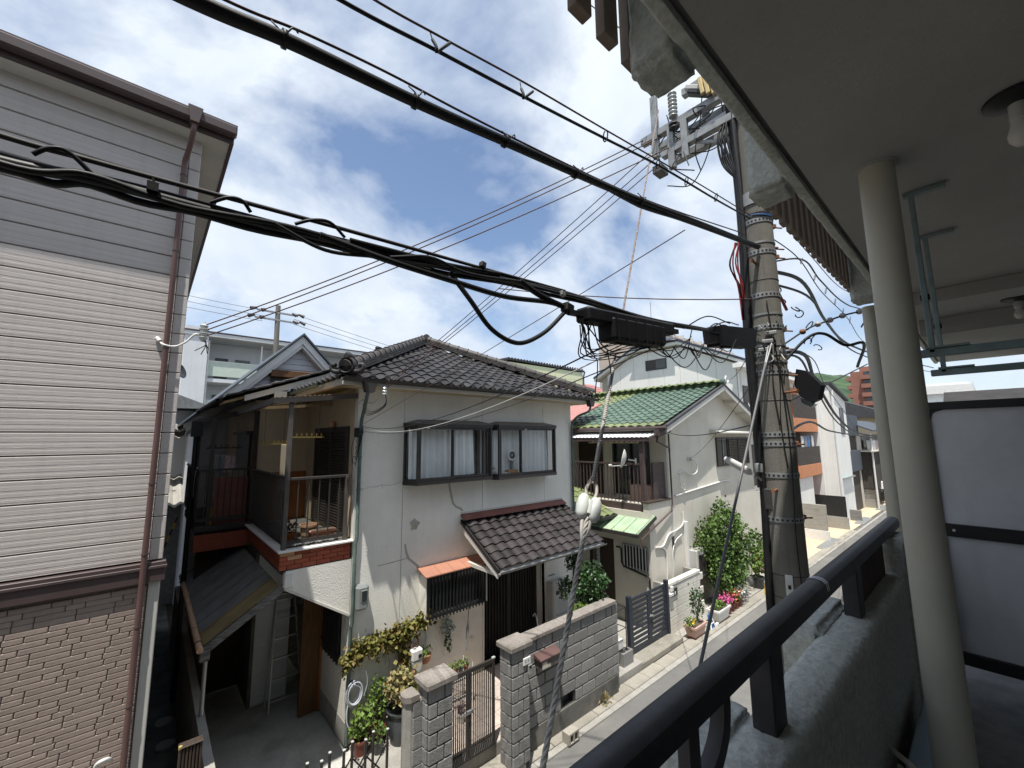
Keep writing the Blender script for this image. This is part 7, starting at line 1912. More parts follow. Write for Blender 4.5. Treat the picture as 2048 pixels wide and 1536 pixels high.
MB().tube([(15.87, 5.45, 0.02), (16.45, 5.45, 1.70)], .05, 12, rs=[.062, .05]).build('tube', M['yellow_plastic'], t, smooth=40)
MB().tube([(16.45, 5.45, 1.70), (18.3, 5.45, 7.0)], .012, 6).build('strand', M['galv'], t)

# ---------------------------------------------------------------- cables along and across the street
def cable(nm, label, paths, m='cable_black', cat='cable', group=None, loc=None):
    P0 = paths[0][0][0]
    mb = MB()
    for pts, r in paths: mb.tube(pts, r, 7)
    o = single(mb, nm, M[m], label, cat, tuple(P0), group, smooth=True)
    return o
# bundle 1, the lower thick one
def yline(px_, Y): return [Vector(p) for p in px_]
b1 = [(-9, 1.34, 6.35), (-0.276, 1.300, 5.783), (-0.145, 1.300, 5.799), (0.079, 1.300, 5.805), (0.446, 1.300, 5.827), (0.826, 1.300, 5.849), (1.486, 1.300, 5.901), (2.261, 1.300, 5.908), (3.188, 1.300, 5.989), (4.5, 1.36, 6.09)]
c1 = spline(b1, 8)
t = thing('communication_cables', 'lower thick black bundle of telephone cables sagging past siding house', 'cable', (-9, 1.34, 6.3))
MB().tube(c1, .0125, 8).build('main_cable', M['cable_black'], t, smooth=True)
fd = lambda i, n: min(1, (n - i) / 12)
MB().tube([p + Vector((0, .016 + .005 * math.sin(i * .7), -.012 + .004 * math.sin(i * .9))) * fd(i, 62) for i, p in enumerate(c1[:62])], .0095, 7).build('main_cable', M['cable_black'], t, smooth=True)
MB().tube([p + Vector((0, -.012, -.004 + .008 * math.sin(i * .5))) * fd(i, 60) for i, p in enumerate(c1[:60])], .008, 6).build('side_cable', M['cable_black'], t, smooth=True)
MB().tube([p + Vector((0, .01, .017 + .003 * math.sin(i * .35))) for i, p in enumerate(c1)], .006, 6).build('side_cable', M['cable_grey'], t, smooth=True)
ms = spline([(-9, 1.33, 6.42), (-0.281, 1.300, 5.839), (-0.173, 1.300, 5.843), (-0.035, 1.300, 5.849), (0.143, 1.300, 5.858), (0.323, 1.300, 5.867), (0.619, 1.300, 5.879), (0.969, 1.300, 5.892), (1.486, 1.300, 5.914)], 7)
MB().tube(ms, .0065, 6).build('messenger_wire', M['cable_grey'], t, smooth=True)
for pts in ([(-0.232, 1.290, 5.814), (-0.208, 1.280, 5.834), (-0.186, 1.280, 5.840), (-0.136, 1.290, 5.803)], [(0.077, 1.290, 5.823), (0.118, 1.280, 5.849), (0.146, 1.280, 5.850), (0.169, 1.290, 5.830)], [(0.281, 1.290, 5.835), (0.325, 1.280, 5.859), (0.376, 1.280, 5.869), (0.426, 1.290, 5.840)]):
    MB().tube(spline(pts, 7), .005, 6).build('lashing_loop', M['cable_black'], t, smooth=True)
MB().box(*[(-0.038, 1.290, 5.824)[0] - .01, (-0.038, 1.290, 5.824)[0] + .012], 1.275, 1.30, (-0.037, 1.290, 5.817)[2] - .012, (-0.037, 1.290, 5.817)[2] + .01).tube([(-0.038, 1.295, 5.846), (-0.036, 1.295, 5.822)], .003, 5).build('hanger', M['cable_black'], t)
for pts, r in (([(0.349, 1.280, 5.819), (0.535, 1.270, 5.798), (0.807, 1.270, 5.789), (1.076, 1.270, 5.786), (1.346, 1.270, 5.818), (1.467, 1.270, 5.819)], .011),
               ([(0.813, 1.280, 5.823), (0.892, 1.260, 5.728), (1.001, 1.260, 5.628), (1.134, 1.260, 5.595), (1.283, 1.260, 5.658), (1.456, 1.270, 5.800)], .010),
               ([(1.171, 1.280, 5.880), (1.282, 1.270, 5.839), (1.467, 1.270, 5.814)], .014), ([(0.439, 1.280, 5.832), (0.610, 1.280, 5.841), (0.813, 1.280, 5.853), (1.058, 1.280, 5.882)], .008),
               ([(0.570, 1.270, 5.808), (0.716, 1.260, 5.847), (0.875, 1.270, 5.836), (1.200, 1.280, 5.880)], .007), ([(0.228, 1.280, 5.812), (0.364, 1.275, 5.774), (0.537, 1.275, 5.800), (0.728, 1.280, 5.810)], .006)):
    MB().tube(spline(pts, 8), r, 7).build('slack_loop', M['cable_black'], t, smooth=True)
MB().obox((1.461, 1.265, 5.812), (1, 0, -.2), (0, 1, 0), (.2, 0, 1), .028, .022, .022, .006).build('splice', M['cable_black'], t)
MB().obox((1.445, 1.280, 5.884), (1, 0, -.2), (0, 1, 0), (.2, 0, 1), .014, .01, .012, .003).build('hanger', M['galv'], t)
MB().obox((0.967, 1.280, 5.896), (1, 0, -.2), (0, 1, 0), (.2, 0, 1), .012, .012, .012, .003).build('hanger', M['cable_grey'], t)
t = thing('cable_closure', 'long stepped black cable closure box hanging under the cables', 'cable box', (1.912, 1.250, 5.794))
dc = (Vector((2.373, 1.250, 5.857)) - Vector((1.546, 1.250, 5.798))).normalized(); zc_ = Vector((-dc.z, 0, dc.x))
q0 = Vector((1.546, 1.250, 5.795))
Lc = (Vector((2.385, 1.250, 5.853)) - q0).length
MB().obox(q0 + dc * Lc * .5, dc, (0, 1, 0), zc_, Lc * .5, .045, .036, .012).build('upper_case', M['closure'], t)
MB().obox(q0 + dc * Lc * .53 - zc_ * .055, dc, (0, 1, 0), zc_, Lc * .315, .055, .062, .016).build('lower_case', M['closure'], t)
for k in range(6): MB().obox(q0 + dc * Lc * (.26 + .105 * k) - zc_ * .05, dc, (0, 1, 0), zc_, .004, .057, .064).build('rib', M['cable_black'], t)
MB().obox(q0 - dc * .04, dc, (0, 1, 0), zc_, .05, .012, .012).obox(q0 + dc * (Lc + .05), dc, (0, 1, 0), zc_, .05, .016, .014).build('neck', M['cable_black'], t)
t = thing('cable_closure', 'short black cable closure box fixed against the pole', 'cable box', (3.571, 1.280, 6.032))
MB().prism([(3.207, 1.260, 6.038), (3.968, 1.260, 6.137), (3.905, 1.260, 5.967), (3.215, 1.260, 5.885)], (0, .12, 0)).build('case', M['closure'], t)
MB().prism([(3.129, 1.280, 6.021), (3.263, 1.280, 6.033), (3.268, 1.280, 5.904), (3.144, 1.280, 5.901)], (0, .09, 0)).build('end_cap', M['cable_black'], t)
for k in range(7): MB().obox(Vector((3.276, 1.270, 5.888)) + Vector((.07 * k, .02, .012 * k)), (1, 0, 0), (0, 1, 0), (0, 0, 1), .012, .012, .015).build('gland', M['cable_black'], t)
t = thing('cable_closure', 'black bagged cable closure with clear plastic hanging right of pole', 'cable box', (5.4, 1.3, 5.55))
q = [Vector((5.400, 1.363, 5.904)), Vector((5.400, 1.286, 5.811)), Vector((5.400, 1.165, 5.635)), Vector((5.400, 1.240, 5.544))]
mb = MB().prism([(5.450, 1.372, 5.950), (5.450, 1.280, 5.915), (5.450, 1.158, 5.746), (5.450, 1.198, 5.597), (5.450, 1.283, 5.560), (5.450, 1.368, 5.655), (5.450, 1.406, 5.783)], (.10, -.02, .0)); mb.build('case', M['closure'], t)
mb = MB().prism([(5.430, 1.356, 5.625), (5.430, 1.225, 5.544), (5.430, 1.263, 5.514), (5.430, 1.343, 5.563)], (.12, 0, 0)); mb.build('plastic_wrap', M['dark_glass'], t)
# cluttered drop wires under the closures
t = thing('drop_wire_tangle', 'tangle of thin black drop wires under the closure boxes', 'wires', (1.903, 1.250, 5.668))
rnd = random.Random(11)
for k in range(9):
    pts = [(1.497, 1.250, 5.788), tuple(Vector((1.557, 1.240, 5.743)) + Vector((rnd.uniform(-.03, .05), 0, rnd.uniform(-.03, .03)))), tuple(Vector((1.670, 1.240, 5.660)) + Vector((rnd.uniform(-.08, .08), .01 * k, rnd.uniform(-.06, .03)))),
           tuple(Vector((1.856, 1.250, 5.661)) + Vector((rnd.uniform(-.05, .08), 0, rnd.uniform(-.04, .05)))), tuple(Vector((2.107, 1.250, 5.739)) + Vector((rnd.uniform(-.1, .1), 0, rnd.uniform(-.03, .02))))]
    MB().tube(spline(pts, 6), .0032, 4).build('drop_wire', M['cable_black'], t, smooth=True)
for k in range(12):
    xa = rnd.uniform(1.9, 3.2)
    a = Vector((xa, 1.26, 5.70 + (xa - 1.9) * .12)); b = a + Vector((rnd.uniform(.15, .6), rnd.uniform(-.03, .03), rnd.uniform(.03, .15)))
    m_ = (a + b) / 2 - Vector((0, 0, rnd.uniform(.04, .16)))
    MB().tube(spline([a, m_, b], 7), .0035, 4).build('drop_wire', M['cable_black'], t, smooth=True)
for k in range(10):
    xa = rnd.uniform(2.5, 3.4); a = Vector((xa, 1.30 + rnd.uniform(-.05, .05), 5.93 + (xa - 2.5) * .1)); b = Vector((rnd.uniform(3.5, 4.5), 1.33 + rnd.uniform(-.05, .05), rnd.uniform(6.0, 6.18)))
    MB().tube(spline([a, (a + b) / 2 + Vector((0, 0, rnd.uniform(-.06, .09))), b], 7), .005, 5).build('drop_wire', M['cable_black'], t, smooth=True)
MB().tube(spline([(1.519, 1.240, 5.736), (1.534, 1.240, 5.640), (1.646, 1.240, 5.581)], 6) + spline([(1.642, 1.240, 5.518), (1.624, 1.240, 5.406), (1.674, 1.240, 5.384), (1.751, 1.240, 5.490), (1.745, 1.250, 5.646)], 6), .003, 4).build('drop_wire', M['cable_black'], t, smooth=True)
# bundle 2, the upper thick trunk
b2 = [(-8, 1.30, 6.25), (-2.5, 1.30, 6.29), (-0.018, 1.300, 6.383), (0.221, 1.300, 6.420), (0.663, 1.300, 6.464), (1.107, 1.300, 6.523), (1.590, 1.300, 6.584), (2.218, 1.300, 6.673), (3.062, 1.300, 6.820), (4.55, 1.36, 7.12)]
c2 = spline(b2, 8)
t = thing('trunk_cable', 'thick black trunk cable crossing the sky in the upper view', 'cable', (-8, 1.3, 6.25))
MB().tube(c2, .024, 10, rs=[.024 - .006 * i / len(c2) for i in range(len(c2))]).build('main_cable', M['cable_black'], t, smooth=True)
MB().tube([p + Vector((0, .008, -.018 - .012 * max(0, math.sin(i * .3)))) * min(1, i / 6) for i, p in enumerate(c2[50:])], .011, 7).build('side_cable', M['cable_grey'], t, smooth=True)
ms2 = spline([(-8, 1.30, 6.33), (-2.5, 1.30, 6.36), (0.058, 1.300, 6.438), (0.263, 1.300, 6.478), (0.542, 1.300, 6.514), (0.865, 1.300, 6.538), (1.401, 1.300, 6.591), (2.220, 1.300, 6.697), (3.998, 1.300, 7.047)], 8)
MB().tube(ms2, .005, 6).build('messenger_wire', M['cable_brown'], t, smooth=True)
for (u0, v0, u1, v1, u2, v2) in ((540,42,568,62,597,72),):
    pass
for A_, B_, D_ in (((0.182, 1.300, 6.458), (0.217, 1.290, 6.426), (0.258, 1.300, 6.467)), ((0.635, 1.300, 6.512), (0.669, 1.290, 6.484), (0.704, 1.300, 6.516)), ((1.087, 1.300, 6.564), (1.129, 1.290, 6.545), (1.168, 1.300, 6.568)), ((1.576, 1.300, 6.623), (1.611, 1.290, 6.597), (1.658, 1.300, 6.632)), ((2.193, 1.300, 6.717), (2.225, 1.290, 6.685), (2.290, 1.300, 6.705))):
    h = MB().tube(spline([A_, tuple(Vector(A_).lerp(Vector(B_), .5) + Vector((0, -.01, -.01))), B_, tuple(Vector(D_).lerp(Vector(B_), .4) + Vector((0, -.01, .012))), D_], 5), .0028, 5).build('hanger', M['cable_black'], t, smooth=True)
    i = min(range(len(c2)), key=lambda j: (c2[j] - Vector(B_)).length); d = (c2[min(i + 1, len(c2) - 1)] - c2[i - 1]).normalized()
    MB().lathe(c2[i], [(.0255, -.006), (.028, -.006), (.028, .006), (.0255, .006)], 10, d).build('strap', M['cable_black'], t, smooth=True)
# pair 3
c3 = spline([(-8, 1.3, 6.5), (-1.8, 1.3, 6.58), (0.344, 1.300, 6.677), (0.756, 1.300, 6.742), (1.219, 1.300, 6.815), (1.872, 1.300, 6.926), (2.464, 1.300, 7.031), (3.380, 1.300, 7.147), (4.5, 1.4, 7.42)], 7)
m3 = spline([(-8, 1.3, 6.62), (-1.8, 1.3, 6.68), (0.460, 1.300, 6.769), (0.766, 1.300, 6.815), (1.236, 1.300, 6.895), (1.875, 1.300, 6.985), (3.027, 1.300, 7.151), (4.5, 1.4, 7.46)], 7)
t = thing('service_cable', 'thin black cable hung with loops below its messenger wire', 'cable', (-8, 1.3, 6.5))
MB().tube(c3, .0075, 7).build('main_cable', M['cable_black'], t, smooth=True)
MB().tube(m3, .005, 6).build('messenger_wire', M['cable_brown'], t, smooth=True)
for A_, B_, D_ in (((0.720, 1.300, 6.805), (0.743, 1.290, 6.723), (0.813, 1.300, 6.818)), ((1.204, 1.300, 6.877), (1.212, 1.290, 6.794), (1.289, 1.300, 6.881))):
    MB().tube([A_, tuple(Vector(A_).lerp(Vector(B_), .4))], .0025, 5).tube(spline([tuple(Vector(A_).lerp(Vector(B_), .4)), tuple(Vector(B_) + Vector((0, -.005, .012))), B_, tuple(Vector(B_).lerp(Vector(D_), .5) + Vector((.006, -.005, .004))), D_], 5), .0065, 6).build('hanger', M['cable_black'], t, smooth=True)
for u, v in ((1211,272), (1316,326), (1373,362), (1432,394)):
    c_ = Vector(PY(u,v,1.29)) if False else None
def ringw(c, r, t, m='cable_black', wr=.004):
    c = Vector(c); MB().tube([c + Vector((r * .6 * math.cos(a), -.01 * math.sin(a), r * math.sin(a))) for a in [2 * PI * q / 14 for q in range(15)]], wr, 5).build('loop', M[m], t, smooth=True)
for c_ in ((1.863, 1.290, 6.932), (2.453, 1.290, 7.031), (2.860, 1.290, 7.079), (3.377, 1.290, 7.154)): ringw(c_, .03, t)
# high voltage spans from the crossarms
sp = []
HV = 'wires from pole top to the left insulator bracket'
EI = Vector((.44, 5.97, 6.5))
for k, (a, e) in enumerate((((4.6, 2.55, 9.06), (.42, 5.97, 6.56)), ((4.6, 2.35, 8.97), (.43, 5.97, 6.50)), ((4.6, 2.2, 8.76), (.45, 5.97, 6.44)))):
    cable('overhead_wire', ('topmost', 'middle', 'lowest')[k] + ' of three wires running to the siding house insulator', [(sag(a, e, .12), .007)], 'cable_brown', 'wire', HV)
HV2 = 'wires from pole top to the tiled house gutter'
for k, (a, e) in enumerate((((4.55, 2.5, 8.80), (3.06, 6.92, 6.13)), ((4.58, 2.45, 8.70), (3.075, 6.92, 6.10)), ((4.6, 2.4, 8.62), (3.085, 6.92, 6.07)))):
    cable('overhead_wire', ('left', 'middle', 'right')[k] + ' of three steep wires running to the tiled house gutter', [(sag(a, e, .05), .006)], 'cable_brown', 'wire', HV2)
t = thing('service_insulator', 'white ribbed insulator with leads under the tiled house gutter', 'insulator', (3.08, 6.95, 6.05))
MB().lathe((3.08, 6.92, 5.98), [(.02, 0), (.045, .01), (.03, .04), (.05, .06), (.03, .09), (.05, .11), (.03, .14), (.04, .16), (.0, .17)], 14).build('body', M['porcelain'], t, smooth=40)
MB().tube(spline([(3.08, 6.92, 5.99), (2.98, 7.2, 5.85), (2.90, 7.45, 5.92), (2.90, 7.58, 5.86)], 6), .012, 7).build('arm', M['white_pvc'], t, smooth=True)
for k in range(4): MB().tube(spline([(3.07 + .01 * k, 6.92, 6.04), (3.12, 6.95, 5.85 - .02 * k), (3.0 - .03 * k, 7.2, 5.72 - .03 * k), (2.93, 7.5, 5.85)], 6), .0055, 5).build('lead_wire', M['cable_black' if k else 'cable_white'], t, smooth=True)
DW = 'drop wires to the tiled house corner'
HC = (2.97, 7.55, 5.52)
a_ = (2.106, 1.250, 5.724)
for k, (a, e, s) in enumerate((((2.805, 1.300, 6.680), (2.99, 7.55, 5.50), .25), ((1.747, 1.250, 5.673), (2.98, 7.55, 5.44), .18), ((1.857, 1.250, 5.667), (2.98, 7.55, 5.42), .22), ((2.157, 1.250, 5.702), (2.97, 7.55, 5.36), .2))):
    cable('drop_wire', ('straight brown wire from trunk cable down', 'twisted black wire from closure box', 'pale wire from tangle of drop wires', 'lowest thin wire from tangle of drop wires')[k] + ' to tiled house corner', [(sag(a, e, s if k else .02, 18), .004 if k != 1 else .0045)], ('cable_brown', 'cable_black', 'cable_white', 'cable_grey')[k], 'wire', DW)
t = thing('cable_anchor', 'small bundle of black wires and anchors at tiled house corner', 'anchor', (2.95, 7.56, 5.4))
for k in range(5): MB().tube(spline([(2.98, 7.55, 5.45 - .03 * k), (2.93, 7.5, 5.4 - .05 * k), (2.9, 7.53, 5.3 - .07 * k), (2.86, 7.56, 5.15 - .1 * k)], 5), .006, 5).build('lead_wire', M['cable_black'], t, smooth=True)
MB().tube([(2.82 + .03 * math.cos(a), 7.52, 4.85 + .06 * math.sin(a)) for a in [2 * PI * q / 14 for q in range(13)]], .005, 5).tube(spline([(2.86, 7.56, 5.3), (2.78, 7.54, 5.1), (2.80, 7.54, 4.6), (2.75, 7.56, 4.45)], 5), .005, 5).build('loose_wire', M['cable_black'], t, smooth=True)
MB().box(2.83, 2.90, 7.52, 7.6, 5.25, 5.42, .01).build('junction', M['cable_black'], t)
cable('drop_wire', 'twisted brown wire from the pole to left along sky over white house', [(sag((4.6, 1.45, 6.60), (-1, 8.5, 9.2), .55, 20)[:7], .006)], 'cable_brown', 'wire')
cable('drop_wire', 'black wire from pole to cream gable wall corner', [(sag((4.8, 1.55, 5.35), (12.0, 6.5, 5.35), .12, 14), .008)], 'cable_black', 'wire')
cable('drop_wire', 'thin grey wire slanting down to insulator on cream gable wall', [(sag((5.0, 1.6, 5.9), (13.35, 6.45, 4.55), .12, 14), .005)], 'cable_grey', 'wire')
cable('drop_wire', 'thin wire from the pole to green roof ridge end', [(sag((4.8, 1.55, 6.2), (15.45, 6.0, 7.25), .15, 14), .006)], 'cable_black', 'wire')
FW = 'thin wires of the far pole line'
for k in range(3):
    cable('far_wire', ('upper', 'middle', 'lower')[k] + ' thin far wire right of distant pole above tiled roof', [(sag((5.9 + .9, 29.9, 13.6 - .35 * k), (24, 26, 9.9 - .25 * k), .25), .014)], 'cable_grey', 'wire', FW)
for k in range(3):
    cable('far_wire', ('upper', 'middle', 'lower')[k] + ' thin far wire left of distant pole behind siding house', [(sag((5.0, 29.9, 13.5 - .35 * k), (-6, 30, 14.4 - .35 * k), .2), .012)], 'cable_grey', 'wire', FW)
cable('sky_wire', 'single thin wire in upper sky ending behind stucco corbel', [(sag((-.2, 3.4, 11.0), (4.9, 2.2, 9.9), .05), .006)], 'cable_brown', 'wire')
# spans leaving the pole away down the street
t = thing('far_span_cables', 'messy black cable bundle leaving the pole down the street', 'cable', (4.8, 1.5, 7.0))
for k, (pts, r) in enumerate((
    ([onpole(6.98, .1), (6.000, 1.375, 7.135), (8.500, 1.655, 7.146), (12.000, 1.925, 7.264), (30, 1.6, 8.6)], .022),
    ([onpole(6.85, .2), (6.000, 1.330, 6.928), (8.500, 1.598, 7.004), (12.000, 1.835, 7.074), (30, 1.5, 8.3)], .014),
    ([onpole(7.05, .1), (6.000, 1.318, 7.378), (7.000, 1.370, 7.387), (9.000, 1.382, 7.427), (30, 1.3, 11.8)], .010),
    ([onpole(7.42, .1), (5.600, 1.307, 7.321), (7.000, 1.382, 7.243), (9.000, 1.464, 7.286), (14.000, 1.841, 7.537), (40, 1.2, 11.0)], .006),
    ([onpole(6.05, .2), (5.500, 1.331, 6.139), (7.500, 1.660, 6.034), (11.000, 2.073, 5.531), (20.000, 2.871, 5.183), (40, 1.8, 4.6)], .022),
    ([onpole(6.0, .3), (5.500, 1.382, 6.107), (7.500, 1.681, 5.946), (11.000, 2.120, 5.480), (20.000, 2.920, 5.110), (40, 1.7, 4.5)], .013),
    ([onpole(5.15, .3), (6.000, 1.473, 5.363), (9.000, 1.853, 5.285), (20.000, 2.877, 5.128)], .014),
    ([onpole(7.9, .1), (7.000, 1.454, 7.788), (10.500, 1.588, 8.075), (40, 2.6, 17)], .006))):
    MB().tube(spline(pts, 8), r, 7).build('span', M['cable_black' if k not in (3, 7) else 'cable_grey'], t, smooth=True)
rnd = random.Random(5)
for k in range(8):
    u = rnd.uniform(1600, 1660); v = 560 + (u - 1600) * 1.5 + rnd.uniform(-15, 15); X_ = 6 + (u - 1600) * .05
    c_ = Vector((X_, 0, 0)); dd = (X_, 0)
    p_ = Vector((5.35 + .2 * k + rnd.uniform(-.1, .1), 1.42 + rnd.uniform(-.06, .06), 6.85 - .07 * k + rnd.uniform(-.05, .05)))
    MB().tube([p_ + Vector((.03 * math.cos(a), .05 * math.cos(a), .045 * math.sin(a + k))) for a in [2 * PI * q / 12 for q in range(8 + k % 5)]], .007, 5).build('slack_loop', M['cable_black'], t, smooth=True)
MB().tube(spline([onpole(6.95, .05, .03), (5.15, 1.4, 6.8), (5.5, 1.42, 6.66)], 6), .016, 6).build('red_span', M['cable_red'], t, smooth=True)
for k in range(6): ringw(Vector((5.800, 1.295, 7.300)).lerp(Vector((9.500, 1.483, 7.293)), k / 5), .035 + .006 * k, t, 'galv')
t = thing('insulator_chain', 'string of round insulators from the pole toward the balcony column', 'insulator', (4.9, 1.4, 6.1))
ch_ = spline([onpole(6.13, -.6, .02), (5.050, 1.114, 6.306), (5.200, 0.992, 6.376), (5.350, 0.870, 6.440), (5.600, 0.723, 6.497), (6.4, .9, 6.5)], 7)
MB().tube(ch_, .009, 6).build('strand', M['cable_grey'], t, smooth=True)
for q in (5, 10, 15, 20, 25):
    MB().lathe(ch_[q], [(0, -.03), (.025, -.022), (.03, 0), (.025, .022), (0, .03)], 10, (1, 0, 0)).build('insulator', M['rust' if q < 8 else 'strand'], t, smooth=True)
MB().tube(spline([onpole(5.95, -.5, .02), (5.050, 1.121, 6.218), (5.200, 1.025, 6.245), (5.300, 0.890, 6.119), (5.500, 0.780, 6.154), (6.2, .95, 6.0)], 7), .015, 7).build('slack_loop', M['cable_black'], t, smooth=True)
cable('drop_wire', 'thin wavy wire falling from pole toward slate house', [(spline([onpole(6.1, .1), (6.000, 1.378, 6.181), (9.000, 1.854, 6.096), (14.000, 2.427, 5.612), (34, 5.8, 5.4)], 8), .006)], 'cable_grey', 'wire')
cable('drop_wire', 'black wire rising right from pole past the hills', [([Vector(onpole(5.5, .2)), Vector((6.500, 1.395, 5.814)), Vector((9.000, 1.245, 6.388))], .009)], 'cable_black', 'wire')
# wires tying the pole
for k, (za, zb_) in enumerate(((6.55, 5.3), (6.2, 4.9), (5.9, 3.4))):
    a0_ = AC + .15 + .2 * k
    MB().tube(spline([onpole(za, a0_, .012), onpole((za * 2 + zb_) / 3, a0_ + .12, .016), onpole((za + zb_ * 2) / 3, a0_ - .05, .014), onpole(zb_, a0_ + .1, .012)], 7), .0045, 5).build('loose_wire', M['cable_black'], T, smooth=True)
for k in range(14):
    z = rnd.uniform(5.9, 6.35); a0_ = AC + rnd.uniform(-.9, .9)
    p_ = onpole(z, a0_, .03)
    MB().tube(spline([p_, p_ + Vector((rnd.uniform(-.06, .02), rnd.uniform(-.05, .05), rnd.uniform(-.06, .06))), onpole(z + rnd.uniform(-.1, .1), a0_ + rnd.uniform(-.5, .5), .02)], 5), .005, 5).build('loose_wire', M[('galv', 'cable_black', 'cable_white', 'galv')[k % 4]], T, smooth=True)
for k in range(3):
    z = 6.05 + .08 * k; MB().obox(onpole(z, AC + .2 * (k - 1), .03), (-math.sin(AC), math.cos(AC), 0), (math.cos(AC), math.sin(AC), 0), (0, 0, 1), .05, .02, .018, .006).build('anchor_clamp', M['galv'], T)

# ---------------------------------------------------------------- the apartment building the camera stands in
ZC = 6.29
T = thing('apartment_balcony', 'dim grey apartment balcony with stucco slab edge overhead', 'apartment building', (3, 0, 3.58))
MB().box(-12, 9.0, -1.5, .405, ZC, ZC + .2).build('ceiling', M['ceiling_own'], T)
MB().box(-12, 9.0, .405, .425, ZC + .012, ZC + .2).build('drip_groove', M['concrete_dark'], T)
mb = MB()
n = 260
def rough_strip(z0, y0, y1, nm):
    rows = []
    prof = [(y0, ZC + .2), (y0, ZC - .004), (y0 + .003, ZC - .010), (y1 - .012, ZC - .012), (y1 - .002, ZC - .004), (y1, ZC + .012), (y1, ZC + .22)]
    mb = MB()
    for i in range(n + 1):
        x = -3 + 12 * i / n
        rows.append([(x, y + .004 * mnoise.noise(Vector((x * 17, y * 30, z * 30))) * (1 if k in (3, 4, 5, 6) else 0), z + .004 * mnoise.noise(Vector((x * 19, y * 40 + 7, z * 20))) * (1 if k in (2, 3, 4, 5) else 0)) for k, (y, z) in enumerate(prof)])
    mb.grid(rows); return mb.build(nm, M['stucco_own'], T, smooth=50)
rough_strip(0, .425, .468, 'slab_edge')
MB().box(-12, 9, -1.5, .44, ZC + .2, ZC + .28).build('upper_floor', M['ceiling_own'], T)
def corbel(x0, x1, y0, y1, z0, z1, nm='corbel'):
    bm = bmesh.new()
    bmesh.ops.create_cube(bm, size=1)
    for v in bm.verts:
        v.co = Vector(((x0 + x1) / 2 + v.co.x * (x1 - x0), (y0 + y1) / 2 + v.co.y * (y1 - y0), (z0 + z1) / 2 + v.co.z * (z1 - z0)))
    bmesh.ops.bevel(bm, geom=bm.edges[:], offset=.02, segments=3, affect='EDGES')
    for _ in range(5):
        bmesh.ops.subdivide_edges(bm, edges=[e for e in bm.edges if e.calc_length() > .016], cuts=1, use_grid_fill=True)
    off = gloc(T)
    for v in bm.verts:
        nz = Vector((mnoise.noise(v.co * 42), mnoise.noise(v.co * 42 + Vector((9, 3, 1))), mnoise.noise(v.co * 42 + Vector((2, 8, 5))))) * .0065
        v.co = v.co + nz - off
    me = bpy.data.meshes.new(nm); bm.to_mesh(me); bm.free()
    me.materials.append(M['stucco_own']); me.polygons.foreach_set('use_smooth', [True] * len(me.polygons))
    o = bpy.data.objects.new(nm, me); C.objects.link(o); o.parent = T
    return o
corbel(1.00, 1.155, .455, .605, 6.262, 7.2); corbel(1.965, 2.125, .455, .615, 6.262, 7.2); corbel(4.20, 4.36, .455, .64, 6.262, 7.2)
sl_ = MB().box(-.034, .034, -.018, .018, 0, 1.3, .003).mesh('louver_slat', M['slat_brown'])
for k in range(13): inst('louver_slat', sl_, T, (1.082 - .1285 * k, .64, 6.385))
for k in range(18): inst('louver_slat', sl_, T, (2.24 + .1285 * k, .648, 6.385))
MB().box(-1, 1.16, .60, .622, 6.9, 6.95).box(2.13, 4.6, .60, .63, 6.9, 6.95).build('slat_rail', M['slat_brown'], T)
# walls behind the camera and floor
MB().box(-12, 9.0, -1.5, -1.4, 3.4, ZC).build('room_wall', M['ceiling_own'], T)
MB().box(-12, 9.0, -1.4, .385, 3.3, 3.58).build('floor', M['own_floor'], T)
MB().box(-12, 9.0, -1.5, .36, 0, 3.3).build('lower_storey', M['stucco_own'], T)
MB().box(-12, 9.0, -6, -1.5, 0, 9.5).build('block_behind', M['stucco_own'], T)
MB().box(-12, 9.0, -1.45, .40, ZC + .3, 9.4).build('upper_storey', M['stucco_own'], T)
MB().box(4.38, 4.66, -1.4, .33, ZC - .10, ZC - .003).box(5.5, 5.75, -1.4, .35, ZC - .16, ZC - .003).build('ceiling_beam', M['ceiling_own'], T)
MB().box(8.85, 9.0, -1.4, -.42, 3.58, ZC - .01).build('end_wall', M['ceiling_own'], T)
# low stucco wall under the rail
def lowwall():
    prof = [(.385, 3.4), (.384, 4.2), (.384, 4.3), (.384, 4.36), (.383, 4.40), (.383, 4.425), (.387, 4.440), (.395, 4.448), (.406, 4.451), (.418, 4.452), (.43, 4.452), (.442, 4.4525), (.454, 4.4525), (.466, 4.452), (.478, 4.4515), (.490, 4.451), (.502, 4.448), (.514, 4.442), (.524, 4.43), (.528, 4.41), (.53, 4.38), (.53, 4.3), (.53, 3.2)]
    rows = []
    for i in range(451):
        x = -1.6 + 5.6 * i / 450
        r = []
        for y, z in prof:
            v = Vector((x, y, z)) * 40
            q = .0034 * mnoise.noise(v) + .0018 * mnoise.noise(v * 2.1)
            up = 1 if z > 4.44 else .3
            r.append((x, y + q * (1.2 - up), z + q * up * 1.3))
        rows.append(r)
    return MB().grid(rows).build('low_wall', M['stucco_own'], T, smooth=60)
lowwall()
corbel(1.0, 1.32, .50, .63, 3.3, 4.46, 'wall_block'); corbel(1.97, 2.42, .50, .64, 3.3, 4.475, 'wall_block')
corbel(3.14, 3.40, .36, .52, 3.3, 4.635, 'wall_block')
